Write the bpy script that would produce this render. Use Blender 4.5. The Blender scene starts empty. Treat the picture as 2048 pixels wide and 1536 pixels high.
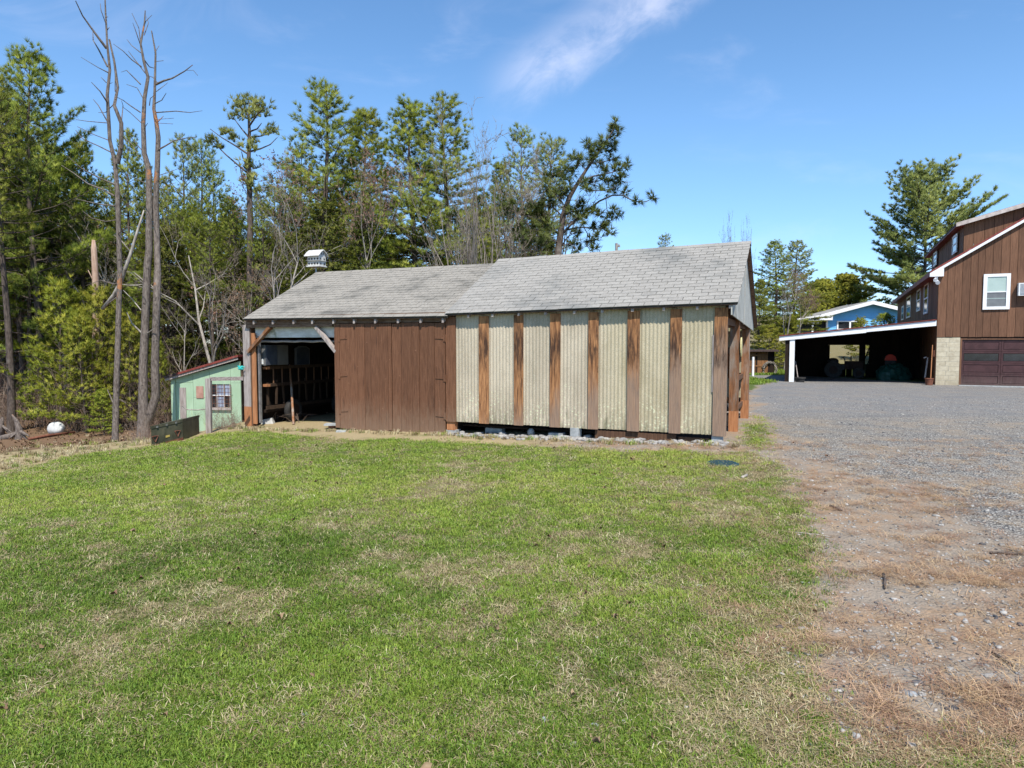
import bpy, math, random
import numpy as np
from mathutils import Vector, Matrix, Quaternion

# ------------------------------------------------------------------ camera, sky, sun
SC = bpy.context.scene
COL = SC.collection
FPX, HOR, EYE = 1380.0, 687.0, 1.75           # focal length in photo pixels, horizon row, eye height
PITCH = math.atan((768 - HOR) / FPX)
cam_d = bpy.data.cameras.new('camera')
cam_d.sensor_width = 36.0
cam_d.lens = 36.0 * FPX / 2048.0
cam_d.clip_start = 0.05
cam_d.clip_end = 3000
cam = bpy.data.objects.new('camera', cam_d)
cam.location = (0, 0, EYE)
cam.rotation_euler = (math.pi / 2 - PITCH, 0, 0)
COL.objects.link(cam)
SC.camera = cam
SC.render.engine = 'CYCLES'
SC.view_settings.view_transform = 'Standard'
SC.view_settings.look = 'None'
SC.view_settings.exposure = 0.52
SC.view_settings.gamma = 1.0
SC.view_settings.use_curve_mapping = False
SC.cycles.use_denoising = True
SC.cycles.max_bounces = 6
SC.cycles.transparent_max_bounces = 6

SUN_EL, SUN_AZ = math.radians(55), math.radians(170)      # azimuth clockwise from +Y
sun_dir = Vector((math.sin(SUN_AZ) * math.cos(SUN_EL), math.cos(SUN_AZ) * math.cos(SUN_EL), math.sin(SUN_EL)))
sd_ = bpy.data.lights.new('sun', 'SUN')
sd_.energy = 4.6
sd_.angle = math.radians(0.53)
sd_.color = (1.0, 0.95, 0.86)
sun = bpy.data.objects.new('sun', sd_)
sun.rotation_euler = sun_dir.to_track_quat('Z', 'Y').to_euler()
sun.location = (0, -20, 40)
COL.objects.link(sun)


class NT:
    """small helper to write node trees"""
    def __init__(self, tree):
        self.t = tree
        self.n = tree.nodes
        self.l = tree.links

    def node(self, typ, **kw):
        nd = self.n.new(typ)
        for k, v in kw.items():
            setattr(nd, k, v)
        return nd

    def put(self, sock, v):
        if hasattr(v, 'links') or isinstance(v, bpy.types.NodeSocket):
            self.l.new(v, sock)
        elif v is not None:
            if isinstance(v, (tuple, list)) and len(v) == 3 and sock.type == 'RGBA':
                v = (*v, 1)
            sock.default_value = v

    def math(self, op, a, b=None, c=None, clamp=False):
        nd = self.node('ShaderNodeMath', operation=op, use_clamp=clamp)
        for i, v in enumerate((a, b, c)):
            if v is not None:
                self.put(nd.inputs[i], v)
        return nd.outputs[0]

    def vmath(self, op, a, b=None):
        nd = self.node('ShaderNodeVectorMath', operation=op)
        self.put(nd.inputs[0], a)
        if b is not None:
            self.put(nd.inputs[1], b)
        return nd.outputs['Value'] if op in ('DOT_PRODUCT', 'LENGTH') else nd.outputs[0]

    def noise(self, vec, scale=1.0, detail=4.0, rough=0.55, dist=0.0):
        nd = self.node('ShaderNodeTexNoise')
        self.put(nd.inputs['Vector'], vec)
        nd.inputs['Scale'].default_value = scale
        nd.inputs['Detail'].default_value = detail
        nd.inputs['Roughness'].default_value = rough
        nd.inputs['Distortion'].default_value = dist
        return nd.outputs['Fac']

    def step(self, v, lo, hi):
        nd = self.node('ShaderNodeMapRange', interpolation_type='SMOOTHSTEP')
        self.put(nd.inputs[0], v)
        nd.inputs[1].default_value = lo
        nd.inputs[2].default_value = hi
        return nd.outputs[0]

    def mix(self, f, a, b, mode='MIX'):
        nd = self.node('ShaderNodeMix', data_type='RGBA', blend_type=mode)
        self.put(nd.inputs[0], f)
        self.put(nd.inputs[6], a)
        self.put(nd.inputs[7], b)
        return nd.outputs[2]

    def sep(self, v):
        nd = self.node('ShaderNodeSeparateXYZ')
        self.put(nd.inputs[0], v)
        return nd.outputs

    def comb(self, x, y, z):
        nd = self.node('ShaderNodeCombineXYZ')
        for i, v in enumerate((x, y, z)):
            self.put(nd.inputs[i], v)
        return nd.outputs[0]


def make_world():
    w = bpy.data.worlds.new('World')
    SC.world = w
    w.use_nodes = True
    T = NT(w.node_tree)
    T.n.clear()
    sky = T.node('ShaderNodeTexSky', sky_type='NISHITA', sun_disc=False)
    sky.sun_elevation = SUN_EL
    sky.sun_rotation = SUN_AZ
    sky.altitude = 900
    sky.air_density = 1.0
    sky.dust_density = 0.25
    sky.ozone_density = 2.0
    hs = T.node('ShaderNodeHueSaturation')
    hs.inputs['Hue'].default_value = 0.498
    hs.inputs['Saturation'].default_value = 1.16
    hs.inputs['Value'].default_value = 1.32
    T.l.new(sky.outputs[0], hs.inputs['Color'])
    lowz = T.sep(T.node('ShaderNodeTexCoord').outputs['Generated'])[2]
    hor = T.mix(T.step(lowz, -.02, .32), (.62, .74, .95), (1, 1, 1))
    skyc = T.mix(1.0, hs.outputs[0], hor, 'MULTIPLY')
    # thin cirrus, a streak and faint wisps laid out by direction on the sky
    g = T.node('ShaderNodeTexCoord').outputs['Generated']
    x, y, z = T.sep(g)
    ys = T.math('MAXIMUM', y, 0.05)
    u = T.math('DIVIDE', x, ys)
    v = T.math('DIVIDE', z, ys)
    # streak runs from (0,0.34) up to (0.30,0.54)
    ca, sa = math.cos(math.radians(32)), math.sin(math.radians(32))
    du = T.math('SUBTRACT', u, 0.06)
    dv = T.math('SUBTRACT', v, 0.405)
    al = T.math('ADD', T.math('MULTIPLY', du, ca), T.math('MULTIPLY', dv, sa))
    ac = T.math('SUBTRACT', T.math('MULTIPLY', dv, ca), T.math('MULTIPLY', du, sa))
    sv = T.comb(T.math('MULTIPLY', al, 6.0), T.math('MULTIPLY', ac, 11.0), 0.0)
    n1 = T.noise(sv, 1.5, 7, 0.62, 0.4)
    acn = T.math('ABSOLUTE', T.math('ADD', ac, T.math('MULTIPLY', T.math('SUBTRACT', n1, 0.5), 0.06)))
    across = T.step(acn, 0.062, 0.0)
    a1 = T.step(al, -0.13, -0.02)
    a2 = T.step(al, 0.62, 0.16)
    streak = T.math('MULTIPLY', T.math('MULTIPLY', across, a1), T.math('MULTIPLY', a2, T.step(n1, 0.2, 0.72)))
    wv = T.comb(T.math('MULTIPLY', u, 2.0), T.math('MULTIPLY', v, 6.0), 3.0)
    n2 = T.noise(wv, 1.6, 6, 0.6, 0.8)
    wisps = T.math('MULTIPLY', T.step(n2, 0.52, 0.82), T.step(y, 0.05, 0.4))
    fac = T.math('ADD', T.math('MULTIPLY', streak, 0.42), T.math('MULTIPLY', wisps, 0.12), clamp=True)
    col = T.mix(fac, skyc, (7.2, 7.2, 8.4))
    bg = T.node('ShaderNodeBackground')
    bg.inputs['Strength'].default_value = 0.116
    T.l.new(col, bg.inputs['Color'])
    out = T.node('ShaderNodeOutputWorld')
    T.l.new(bg.outputs[0], out.inputs[0])


make_world()

# ------------------------------------------------------------------ geometry helpers
F_ = np.array([0, math.cos(PITCH), -math.sin(PITCH)])
U_ = np.array([0, math.sin(PITCH), math.cos(PITCH)])
R_ = np.array([1.0, 0, 0])
EYEP = np.array([0, 0, EYE])


def ray(u, v):
    return R_ * (u - 1024) / FPX - U_ * (v - 768) / FPX + F_


def at(u, v, Y):
    """the point at distance Y ahead of the photographer that the photo shows at (u, v)"""
    d = ray(u, v)
    return EYEP + d * (Y / d[1])


def on_ground(u, v, z=0.0):
    d = ray(u, v)
    return EYEP + d * ((z - EYE) / d[2])


def on_plane(u, v, P, n):
    d = ray(u, v)
    return EYEP + d * (np.dot(P - EYEP, n) / np.dot(d, n))


def sstep(x, a, b):
    t = np.clip((np.asarray(x, float) - a) / (b - a), 0, 1)
    return t * t * (3 - 2 * t)


_rt = np.random.RandomState(5).rand(256, 256)


def vnoise(x, y):
    x = np.asarray(x, float); y = np.asarray(y, float)
    xi = np.floor(x).astype(int); yi = np.floor(y).astype(int)
    fx = x - xi; fy = y - yi
    fx = fx * fx * (3 - 2 * fx); fy = fy * fy * (3 - 2 * fy)
    g = lambda a, b: _rt[a & 255, b & 255]
    return (g(xi, yi) * (1 - fx) + g(xi + 1, yi) * fx) * (1 - fy) + (g(xi, yi + 1) * (1 - fx) + g(xi + 1, yi + 1) * fx) * fy


def fbm(x, y, s, o=4):
    x = np.asarray(x, float) * s; y = np.asarray(y, float) * s
    a, t, n = 0.5, 0.0, 0.0
    for i in range(o):
        t = t + a * vnoise(x + 17.3 * i, y + 5.1 * i)
        n += a
        a *= 0.5; x = x * 2.03; y = y * 2.03
    return t / n


class MB:
    """collects boxes, tubes and sheets into one mesh"""
    def __init__(self):
        self.v = []; self.f = []

    def add(self, vs, fs):
        b = len(self.v)
        self.v += [tuple(map(float, p)) for p in vs]
        self.f += [tuple(i + b for i in f) for f in fs]
        return self

    def hexa(self, c):
        """8 corners, bottom ring then top ring"""
        return self.add(c, [(3, 2, 1, 0), (4, 5, 6, 7), (0, 1, 5, 4), (1, 2, 6, 5), (2, 3, 7, 6), (3, 0, 4, 7)])

    def box(self, x0, x1, y0, y1, z0, z1):
        return self.hexa([(x0, y0, z0), (x1, y0, z0), (x1, y1, z0), (x0, y1, z0), (x0, y0, z1), (x1, y0, z1), (x1, y1, z1), (x0, y1, z1)])

    def beam(self, p, q, w, h, up=(0, 0, 1)):
        p = np.array(p, float); q = np.array(q, float)
        t = q - p; t /= np.linalg.norm(t)
        up = np.array(up, float)
        sx = np.cross(t, up)
        if np.linalg.norm(sx) < 1e-4:
            sx = np.cross(t, (1, 0, 0.0))
        sx /= np.linalg.norm(sx)
        sy = np.cross(sx, t)
        a, b = sx * w / 2, sy * h / 2
        return self.hexa([p - a - b, p + a - b, p + a + b, p - a + b, q - a - b, q + a - b, q + a + b, q - a + b])

    def tube(self, pts, rad, n=6, cap=True):
        pts = [np.array(p, float) for p in pts]
        if not hasattr(rad, '__len__'):
            rad = [rad] * len(pts)
        b = len(self.v)
        ref = None
        for i, p in enumerate(pts):
            t = pts[min(i + 1, len(pts) - 1)] - pts[max(i - 1, 0)]
            t = t / (np.linalg.norm(t) + 1e-9)
            if ref is None:
                ref = np.cross(t, (0.31, 0.2, 0.93) if abs(t[2]) < 0.9 else (1, 0.1, 0))
            sx = ref - t * np.dot(ref, t)
            sx /= np.linalg.norm(sx) + 1e-9
            ref = sx
            sy = np.cross(t, sx)
            for k in range(n):
                a = 2 * math.pi * k / n
                self.v.append(tuple(p + rad[i] * (sx * math.cos(a) + sy * math.sin(a))))
        for i in range(len(pts) - 1):
            for k in range(n):
                k2 = (k + 1) % n
                self.f.append((b + i * n + k, b + i * n + k2, b + (i + 1) * n + k2, b + (i + 1) * n + k))
        if cap:
            self.f.append(tuple(b + k for k in range(n))[::-1])
            self.f.append(tuple(b + (len(pts) - 1) * n + k for k in range(n)))
        return self

    def blob(self, c, r, seed=0, rough=0.15, nu=10, nv=6, flat=0.0):
        rng = np.random.RandomState(seed)
        r = np.array(r, float) * np.ones(3)
        ph = rng.rand(6) * 6.28
        vs = []; fs = []
        for j in range(nv + 1):
            th = math.pi * j / nv
            for i in range(nu):
                a = 2 * math.pi * i / nu
                d = np.array([math.sin(th) * math.cos(a), math.sin(th) * math.sin(a), math.cos(th)])
                k = 1 + rough * (math.sin(2 * a + ph[0]) * math.sin(th) + math.sin(3 * a + 2 * th + ph[1]) * math.sin(th) * .6 + math.sin(3 * th + ph[2] + a) * .4 * math.sin(th))
                vs.append(np.array(c) + d * r * k)
        for j in range(nv):
            for i in range(nu):
                i2 = (i + 1) % nu
                fs.append((j * nu + i, (j + 1) * nu + i, (j + 1) * nu + i2, j * nu + i2))
        return self.add(vs, fs)

    def build(self, name, mat, parent=None, smooth=False, origin=None):
        o0 = np.array(origin if origin is not None else (parent['_o'] if parent is not None and '_o' in parent else (0, 0, 0)), float)
        me = bpy.data.meshes.new(name)
        me.from_pydata([tuple(np.array(p) - o0) for p in self.v], [], self.f)
        me.materials.append(mat)
        if smooth:
            me.shade_smooth()
        return link(name, me, parent, loc=None if parent is not None else tuple(o0))


def link(name, me, parent=None, loc=None):
    o = bpy.data.objects.new(name, me)
    COL.objects.link(o)
    if parent is not None:
        o.parent = parent
        if '_o' in parent:
            o['_o'] = list(parent['_o'])
    if loc is not None:
        o.location = loc
        o['_o'] = list(loc)
    return o


def thing(name, label, cat, loc=(0, 0, 0), group=None):
    o = bpy.data.objects.new(name, None)
    o.empty_display_size = 0.2
    COL.objects.link(o)
    o.location = tuple(float(c) for c in loc)
    o['_o'] = [float(c) for c in loc]
    tag(o, label, cat, group)
    return o


def tag(o, label=None, cat=None, group=None, kind=None):
    if label: o['label'] = label
    if cat: o['category'] = cat
    if group: o['group'] = group
    if kind: o['kind'] = kind
    return o


def fast_mesh(name, verts, tris, mat, attrs=None, normals=None):
    verts = np.asarray(verts, np.float32); tris = np.asarray(tris, np.int32)
    me = bpy.data.meshes.new(name)
    n = tris.shape[1]
    me.vertices.add(len(verts)); me.loops.add(tris.size); me.polygons.add(len(tris))
    me.vertices.foreach_set('co', verts.ravel())
    me.polygons.foreach_set('loop_start', np.arange(0, tris.size, n, dtype=np.int32))
    me.loops.foreach_set('vertex_index', tris.ravel())
    me.materials.append(mat)
    for k, a in (attrs or {}).items():
        at_ = me.attributes.new(k, 'FLOAT', 'POINT')
        at_.data.foreach_set('value', np.asarray(a, np.float32))
    me.update(calc_edges=True)
    if normals is not None:
        me.polygons.foreach_set('use_smooth', np.ones(len(tris), bool))
        me.normals_split_custom_set_from_vertices(np.asarray(normals, np.float32))
    return me


class Frame:
    """a building's own axes: a along the front, d into depth, z up"""
    def __init__(self, O, a, d):
        self.O = np.array(O, float); self.a = np.array(a, float); self.d = np.array(d, float)

    def p(self, a, d, z):
        return self.O + self.a * a + self.d * d + np.array([0, 0, z])

    def box(self, m, a0, a1, d0, d1, z0, z1):
        P = self.p
        c = [P(a0, d0, z0), P(a1, d0, z0), P(a1, d1, z0), P(a0, d1, z0), P(a0, d0, z1), P(a1, d0, z1), P(a1, d1, z1), P(a0, d1, z1)]
        return m.hexa(c)

    def prism(self, m, prof, a0, a1):
        """closed (d,z) profile pulled along a"""
        n = len(prof)
        vs = [self.p(a0, d, z) for d, z in prof] + [self.p(a1, d, z) for d, z in prof]
        fs = [tuple(range(n)), tuple(range(2 * n - 1, n - 1, -1))] + [(i, i + n, (i + 1) % n + n, (i + 1) % n) for i in range(n)]
        return m.add(vs, fs)

    def plate(self, m, prof, d0, d1):
        """closed (a,z) outline given thickness d0..d1"""
        n = len(prof)
        vs = [self.p(a, d0, z) for a, z in prof] + [self.p(a, d1, z) for a, z in prof]
        fs = [tuple(range(n)), tuple(range(2 * n - 1, n - 1, -1))] + [(i, i + n, (i + 1) % n + n, (i + 1) % n) for i in range(n)]
        return m.add(vs, fs)

    def plate_d(self, m, prof, a0, a1):
        return self.prism(m, prof, a0, a1)


# ------------------------------------------------------------------ materials
def nmat(name, c1, c2, scale=(1, 1, 1), s=4.0, detail=5, lo=0.3, hi=0.7, c3=None, s3=1.0, scale3=(1, 1, 1), t3=(0.55, 0.7),
         rough=0.85, bump=0.3, rnd=0.2, metal=0.0, c4=None, s4=20., t4=(.6, .7), spec=0.3, dist=0.01):
    m = bpy.data.materials.new(name)
    m.use_nodes = True
    T = NT(m.node_tree)
    T.n.clear()
    pos = T.node('ShaderNodeNewGeometry').outputs['Position']
    oi = T.node('ShaderNodeObjectInfo').outputs['Random']
    off = T.math('MULTIPLY', oi, 37.0)
    p1 = T.vmath('ADD', T.vmath('MULTIPLY', pos, scale), T.comb(off, off, off))
    n1 = T.noise(p1, s, detail, 0.6)
    col = T.mix(T.step(n1, lo, hi), c1, c2)
    if c3 is not None:
        p3 = T.vmath('MULTIPLY', pos, scale3)
        n3 = T.noise(p3, s3, 6, 0.65)
        col = T.mix(T.step(n3, *t3), col, c3)
    if c4 is not None:
        n4 = T.noise(pos, s4, 4, 0.6)
        col = T.mix(T.step(n4, *t4), col, c4)
    if rnd:
        hs = T.node('ShaderNodeHueSaturation')
        T.l.new(col, hs.inputs['Color'])
        T.l.new(T.math('ADD', T.math('MULTIPLY', oi, rnd), 1 - rnd / 2), hs.inputs['Value'])
        col = hs.outputs[0]
    b = T.node('ShaderNodeBsdfPrincipled')
    T.put(b.inputs['Base Color'], col)
    b.inputs['Roughness'].default_value = rough
    b.inputs['Metallic'].default_value = metal
    b.inputs['Specular IOR Level'].default_value = spec
    if bump:
        bp = T.node('ShaderNodeBump')
        bp.inputs['Strength'].default_value = bump
        bp.inputs['Distance'].default_value = dist
        T.l.new(n1, bp.inputs['Height'])
        T.l.new(bp.outputs[0], b.inputs['Normal'])
    o = T.node('ShaderNodeOutputMaterial')
    T.l.new(b.outputs[0], o.inputs[0])
    m['_p'] = 1
    return m


def plain(name, c, rough=0.6, metal=0.0):
    return nmat(name, tuple(x * .85 for x in c), c, s=6, rough=rough, metal=metal, bump=0.1, rnd=0.08)


def leaf_mat(name, cols, attr_type='GEOMETRY', rnd=0.25, trans=0.42):
    """foliage: colour from a per-clump tone, slightly different on each plant"""
    m = bpy.data.materials.new(name)
    m.use_nodes = True
    T = NT(m.node_tree)
    T.n.clear()
    a = T.node('ShaderNodeAttribute', attribute_type=attr_type, attribute_name='tone')
    r = T.node('ShaderNodeValToRGB')
    T.l.new(a.outputs['Fac'], r.inputs[0])
    el = r.color_ramp.elements
    while len(el) < len(cols):
        el.new(0.5)
    for i, c in enumerate(cols):
        el[i].position = i / (len(cols) - 1)
        el[i].color = (*c, 1)
    oi = T.node('ShaderNodeObjectInfo').outputs['Random']
    hs = T.node('ShaderNodeHueSaturation')
    T.l.new(r.outputs[0], hs.inputs['Color'])
    T.l.new(T.math('ADD', T.math('MULTIPLY', oi, rnd), 1 - rnd / 2), hs.inputs['Value'])
    T.l.new(T.math('ADD', T.math('MULTIPLY', oi, 0.03), 0.485), hs.inputs['Hue'])
    b = T.node('ShaderNodeBsdfPrincipled')
    T.l.new(hs.outputs[0], b.inputs['Base Color'])
    b.inputs['Roughness'].default_value = 0.55
    b.inputs['Specular IOR Level'].default_value = 0.25
    tr = T.node('ShaderNodeBsdfTranslucent')
    T.l.new(hs.outputs[0], tr.inputs[0])
    mx = T.node('ShaderNodeMixShader')
    mx.inputs[0].default_value = trans
    T.l.new(b.outputs[0], mx.inputs[1]); T.l.new(tr.outputs[0], mx.inputs[2])
    o = T.node('ShaderNodeOutputMaterial')
    T.l.new(mx.outputs[0], o.inputs[0])
    return m


GV = (14, 14, 1.0)          # grain running up
M = {}
M['door_brown'] = nmat('brown_painted_wood', (.110, .047, .023), (.175, .079, .041), GV, 3, c3=(.07, .03, .016), s3=3, scale3=(6, 6, .6), t3=(.56, .72), c4=(.24, .115, .065), s4=19, t4=(.64, .74), rough=.75, bump=.8, rnd=.26)
M['house_brown'] = nmat('brown_house_siding', (.115, .056, .031), (.175, .086, .048), (8, 8, .7), 3, c3=(.2, .11, .06), s3=2.2, scale3=(3, 3, .5), t3=(.60, .80), rough=.8, bump=.5, rnd=.36)
M['batten'] = None
M['raw_wood'] = nmat('rough_sawn_wood', (.14, .062, .030), (.30, .135, .06), GV, 3, c3=(.30, .26, .22), s3=1.3, scale3=(3, 3, .8), t3=(.45, .7), rough=.9, bump=.6, rnd=.3)
M['new_wood'] = nmat('orange_new_wood', (.30, .12, .05), (.46, .21, .095), GV, 3, rough=.85, bump=.4, rnd=.15)
M['grey_wood'] = nmat('weathered_grey_wood', (.22, .18, .165), (.42, .37, .34), GV, 3, c3=(.12, .09, .08), s3=2, scale3=(4, 4, .7), t3=(.58, .75), rough=.95, bump=.7, rnd=.2)
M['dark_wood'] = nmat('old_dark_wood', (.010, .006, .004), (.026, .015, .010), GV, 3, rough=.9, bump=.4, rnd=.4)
M['dim_wood'] = nmat('aged_brown_wood', (.08, .04, .022), (.16, .085, .048), GV, 3, rough=.9, bump=.4, rnd=.4)
M['beam_wood'] = nmat('long_weathered_beam', (.12, .065, .04), (.24, .16, .11), (2, 2, 14), 3, rough=.9, bump=.5, rnd=.3)
M['shingle'] = nmat('grey_asphalt_shingle', (.232, .218, .194), (.32, .303, .275), (1, 1, 1), 30, c3=(.165, .165, .155), s3=.7, t3=(.5, .75), c4=(.34, .34, .32), s4=60, t4=(.64, .72), rough=.95, bump=.25, rnd=.14)
M['shingle_old'] = nmat('mossy_stained_shingle', (.205, .188, .162), (.30, .276, .238), (1, 1, 1), 26, c3=(.045, .046, .042), s3=1.25, scale3=(.6, .6, 2.2), t3=(.46, .82), c4=(.37, .355, .32), s4=50, t4=(.62, .72), rough=.95, bump=.3, rnd=.16)
M['deck'] = nmat('dark_roof_felt', (.035, .035, .034), (.06, .06, .057), s=10, rnd=0)
M['soffit'] = nmat('brown_roof_boards', (.10, .055, .035), (.20, .12, .08), (3, 3, 10), 3, rnd=.2)
M['white_paint'] = nmat('white_paint', (.72, .72, .72), (.82, .82, .81), s=5, rough=.5, bump=.05, rnd=.04)
M['white_metal'] = nmat('white_painted_metal', (.66, .67, .66), (.78, .79, .78), s=8, c3=(.45, .44, .4), s3=3, t3=(.62, .8), rough=.5, bump=.08, rnd=.05)
M['header_white'] = nmat('dirty_white_panel', (.50, .48, .42), (.68, .665, .61), (1.5, 1.5, 4), 2, c3=(.20, .21, .13), s3=2.2, scale3=(2, 2, 1.5), t3=(.52, .75), rough=.7, bump=.1, rnd=0)
M['steel'] = nmat('dull_steel', (.25, .25, .25), (.4, .4, .4), s=12, rough=.5, metal=.6, bump=.1)
M['black_iron'] = nmat('black_iron', (.015, .015, .015), (.04, .035, .03), s=9, rough=.6, bump=.1)
M['concrete'] = nmat('grey_concrete', (.24, .25, .25), (.40, .41, .40), s=9, c4=(.5, .5, .48), s4=40, t4=(.62, .7), rough=.95, bump=.4, rnd=.15)
M['stone'] = nmat('pale_field_stone', (.24, .23, .22), (.44, .42, .39), s=7, c4=(.14, .14, .13), s4=30, t4=(.62, .72), rough=.95, bump=.5, rnd=.5)
M['white_stone'] = nmat('white_boulder', (.40, .40, .385), (.60, .60, .575), s=5, c4=(.25, .26, .23), s4=7, t4=(.55, .70), rough=.9, bump=.3, rnd=0)
M['bark_dark'] = nmat('dark_ridged_bark', (.045, .034, .028), (.13, .10, .082), (9, 9, 2), 3, c3=(.17, .15, .13), s3=1.5, t3=(.55, .75), rough=.95, bump=.9, rnd=.3, dist=.03)
M['bark_dead'] = nmat('grey_dead_bark', (.085, .066, .056), (.21, .175, .15), (9, 9, 2.5), 3, c3=(.36, .16, .07), s3=.9, scale3=(1, 1, .8), t3=(.61, .655), c4=(.045, .036, .032), s4=14, t4=(.58, .68), rough=.95, bump=.9, rnd=.1, dist=.03)
M['bark_pale'] = nmat('pale_grey_bark', (.20, .175, .15), (.40, .36, .31), (3, 3, 1), 4, c3=(.10, .085, .07), s3=3, t3=(.55, .72), rough=.95, bump=.4, rnd=.3)
M['bark_mid'] = nmat('grey_brown_bark', (.12, .10, .085), (.27, .235, .20), (3, 3, 1), 4, rough=.95, bump=.4, rnd=.3)
M['bark_snag'] = nmat('bare_pinkish_trunk', (.30, .19, .13), (.46, .33, .25), (6, 6, 1), 3, rough=.9, bump=.5, rnd=.1)
M['twig'] = nmat('brown_twigs', (.10, .068, .05), (.22, .165, .13), s=3, rough=.95, bump=0, rnd=.4)
M['twig_red'] = nmat('reddish_twigs', (.13, .062, .042), (.24, .125, .085), s=3, rough=.95, bump=0, rnd=.4)
M['blue_siding'] = nmat('blue_siding', (.16, .46, .80), (.19, .51, .86), s=3, rough=.6, bump=.05, rnd=.06)
M['glass'] = nmat('dark_window_glass', (.012, .014, .018), (.03, .034, .04), s=2, rough=.08, bump=0, rnd=0, spec=.6)
M['shade_glass'] = nmat('window_shade_green', (.36, .46, .42), (.42, .52, .48), s=2, rough=.25, bump=0, rnd=0)
M['sash_grey'] = nmat('grey_lower_sash', (.13, .135, .14), (.19, .20, .205), s=2, rough=.15, bump=0, rnd=0)
M['garage'] = nmat('maroon_garage_door', (.050, .022, .022), (.075, .034, .034), s=3, rough=.5, bump=.05, rnd=.1)
M['block'] = nmat('tan_painted_block', (.44, .38, .27), (.56, .50, .37), s=6, c3=(.24, .18, .10), s3=1.6, t3=(.60, .78), rough=.9, bump=.3, rnd=.15)
M['red_roof'] = nmat('rusty_red_metal', (.14, .028, .022), (.24, .055, .042), (3, 3, 1), 4, c3=(.30, .20, .17), s3=3, t3=(.6, .75), rough=.6, bump=.2, rnd=.1)
M['dark_roof'] = nmat('dark_brown_shingle', (.05, .035, .032), (.1, .07, .06), s=20, rnd=.1)
M['green_paint'] = nmat('pale_green_paint', (.29, .415, .28), (.35, .485, .34), (1.5, 1.5, .7), 3, c3=(.34, .42, .20), s3=2.5, scale3=(3, 3, .5), t3=(.60, .8), c4=(.15, .24, .15), s4=8, t4=(.66, .76), rough=.8, bump=.15, rnd=.06)
M['pink'] = nmat('faded_pink_board', (.32, .17, .13), (.42, .25, .20), s=8, rough=.9, bump=.2, rnd=0)
M['olive'] = nmat('olive_drab_steel', (.05, .05, .032), (.105, .10, .066), s=5, c3=(.16, .14, .09), s3=2.4, scale3=(1.5, 1.5, 1), t3=(.56, .75), c4=(.13, .06, .03), s4=7, t4=(.66, .76), rough=.55, bump=.15, rnd=0)
M['yellow'] = plain('yellow_plate', (.62, .45, .12))
M['manhole'] = nmat('blue_green_lid', (.015, .05, .062), (.03, .085, .10), s=12, rough=.6, bump=.3, rnd=0)
M['turquoise'] = plain('turquoise_rope', (.03, .48, .45))
M['tarp'] = nmat('dark_green_tarp', (.004, .034, .026), (.010, .062, .046), s=5, rough=.5, bump=.6, rnd=0)
M['red'] = plain('red_plastic', (.55, .045, .02))
M['rust'] = nmat('rusty_pail', (.12, .045, .028), (.22, .09, .055), s=9, rough=.85, bump=.3, rnd=0)
M['rubber'] = nmat('black_rubber', (.02, .019, .018), (.045, .042, .04), s=10, rough=.8, bump=.2, rnd=0)
M['disc'] = plain('yellowed_disc', (.62, .55, .28))
M['dim_white'] = plain('dim_white_enamel', (.15, .148, .142))
M['inner_wood'] = nmat('shade_darkened_wood', (.030, .018, .011), (.07, .042, .026), GV, 3, rough=.9, bump=.4, rnd=.4)  # brown wood darkened, the bay's shade put into its colour
M['inner_dark'] = nmat('shade_darkened_paint', (.02, .013, .010), (.04, .022, .016), s=5, rnd=.1)  # indoor shade put into the colour of hub and tractor
M['mirror'] = nmat('dusty_mirror', (.05, .06, .08), (.08, .09, .11), s=3, rough=.15, bump=0, rnd=0)
M['fibre'] = None


def batten_mat():
    m = nmat('weathered_batten_wood', (.13, .055, .024), (.42, .205, .088), GV, 3, c3=(.07, .034, .02), s3=3.2, scale3=(3, 3, .7), t3=(.56, .70), c4=(.05, .026, .018), s4=13, t4=(.70, .76), rough=.9, bump=.9, rnd=.35)
    T = NT(m.node_tree)
    b = [n for n in T.n if n.type == 'BSDF_PRINCIPLED'][0]
    col = b.inputs['Base Color'].links[0].from_socket
    pos = T.node('ShaderNodeNewGeometry').outputs['Position']
    oi = T.node('ShaderNodeObjectInfo').outputs['Random']
    z = T.sep(pos)[2]
    x = T.sep(pos)[0]
    n = T.noise(T.vmath('MULTIPLY', pos, (5, 5, 1.2)), 1.5, 6, .7)
    zz = T.math('ADD', z, T.math('MULTIPLY', T.math('SUBTRACT', n, .5), 1.3))
    # tops kept orange, a burnt looking weathering front below, greyed feet
    grey = T.mix(T.noise(T.vmath('MULTIPLY', pos, (30, 30, 2)), 2, 4, .6), (.15, .105, .078), (.36, .27, .205))
    lim = T.math('ADD', T.math('MULTIPLY', x, .42), .20)
    gf = T.math('SUBTRACT', 1.0, T.step(T.math('SUBTRACT', zz, lim), -.25, .45))
    c = T.mix(T.math('MULTIPLY', gf, .74), col, grey)
    band = T.math('MULTIPLY', T.step(zz, 1.15, 1.65), T.math('SUBTRACT', 1.0, T.step(zz, 1.75, 2.2)))
    c = T.mix(T.math('MULTIPLY', T.math('MULTIPLY', band, T.step(T.noise(T.vmath('MULTIPLY', pos, (9, 9, 1.0)), 2, 5, .7), .38, .58)), .9), c, (.035, .019, .014))
    T.l.new(c, b.inputs['Base Color'])
    return m


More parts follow.
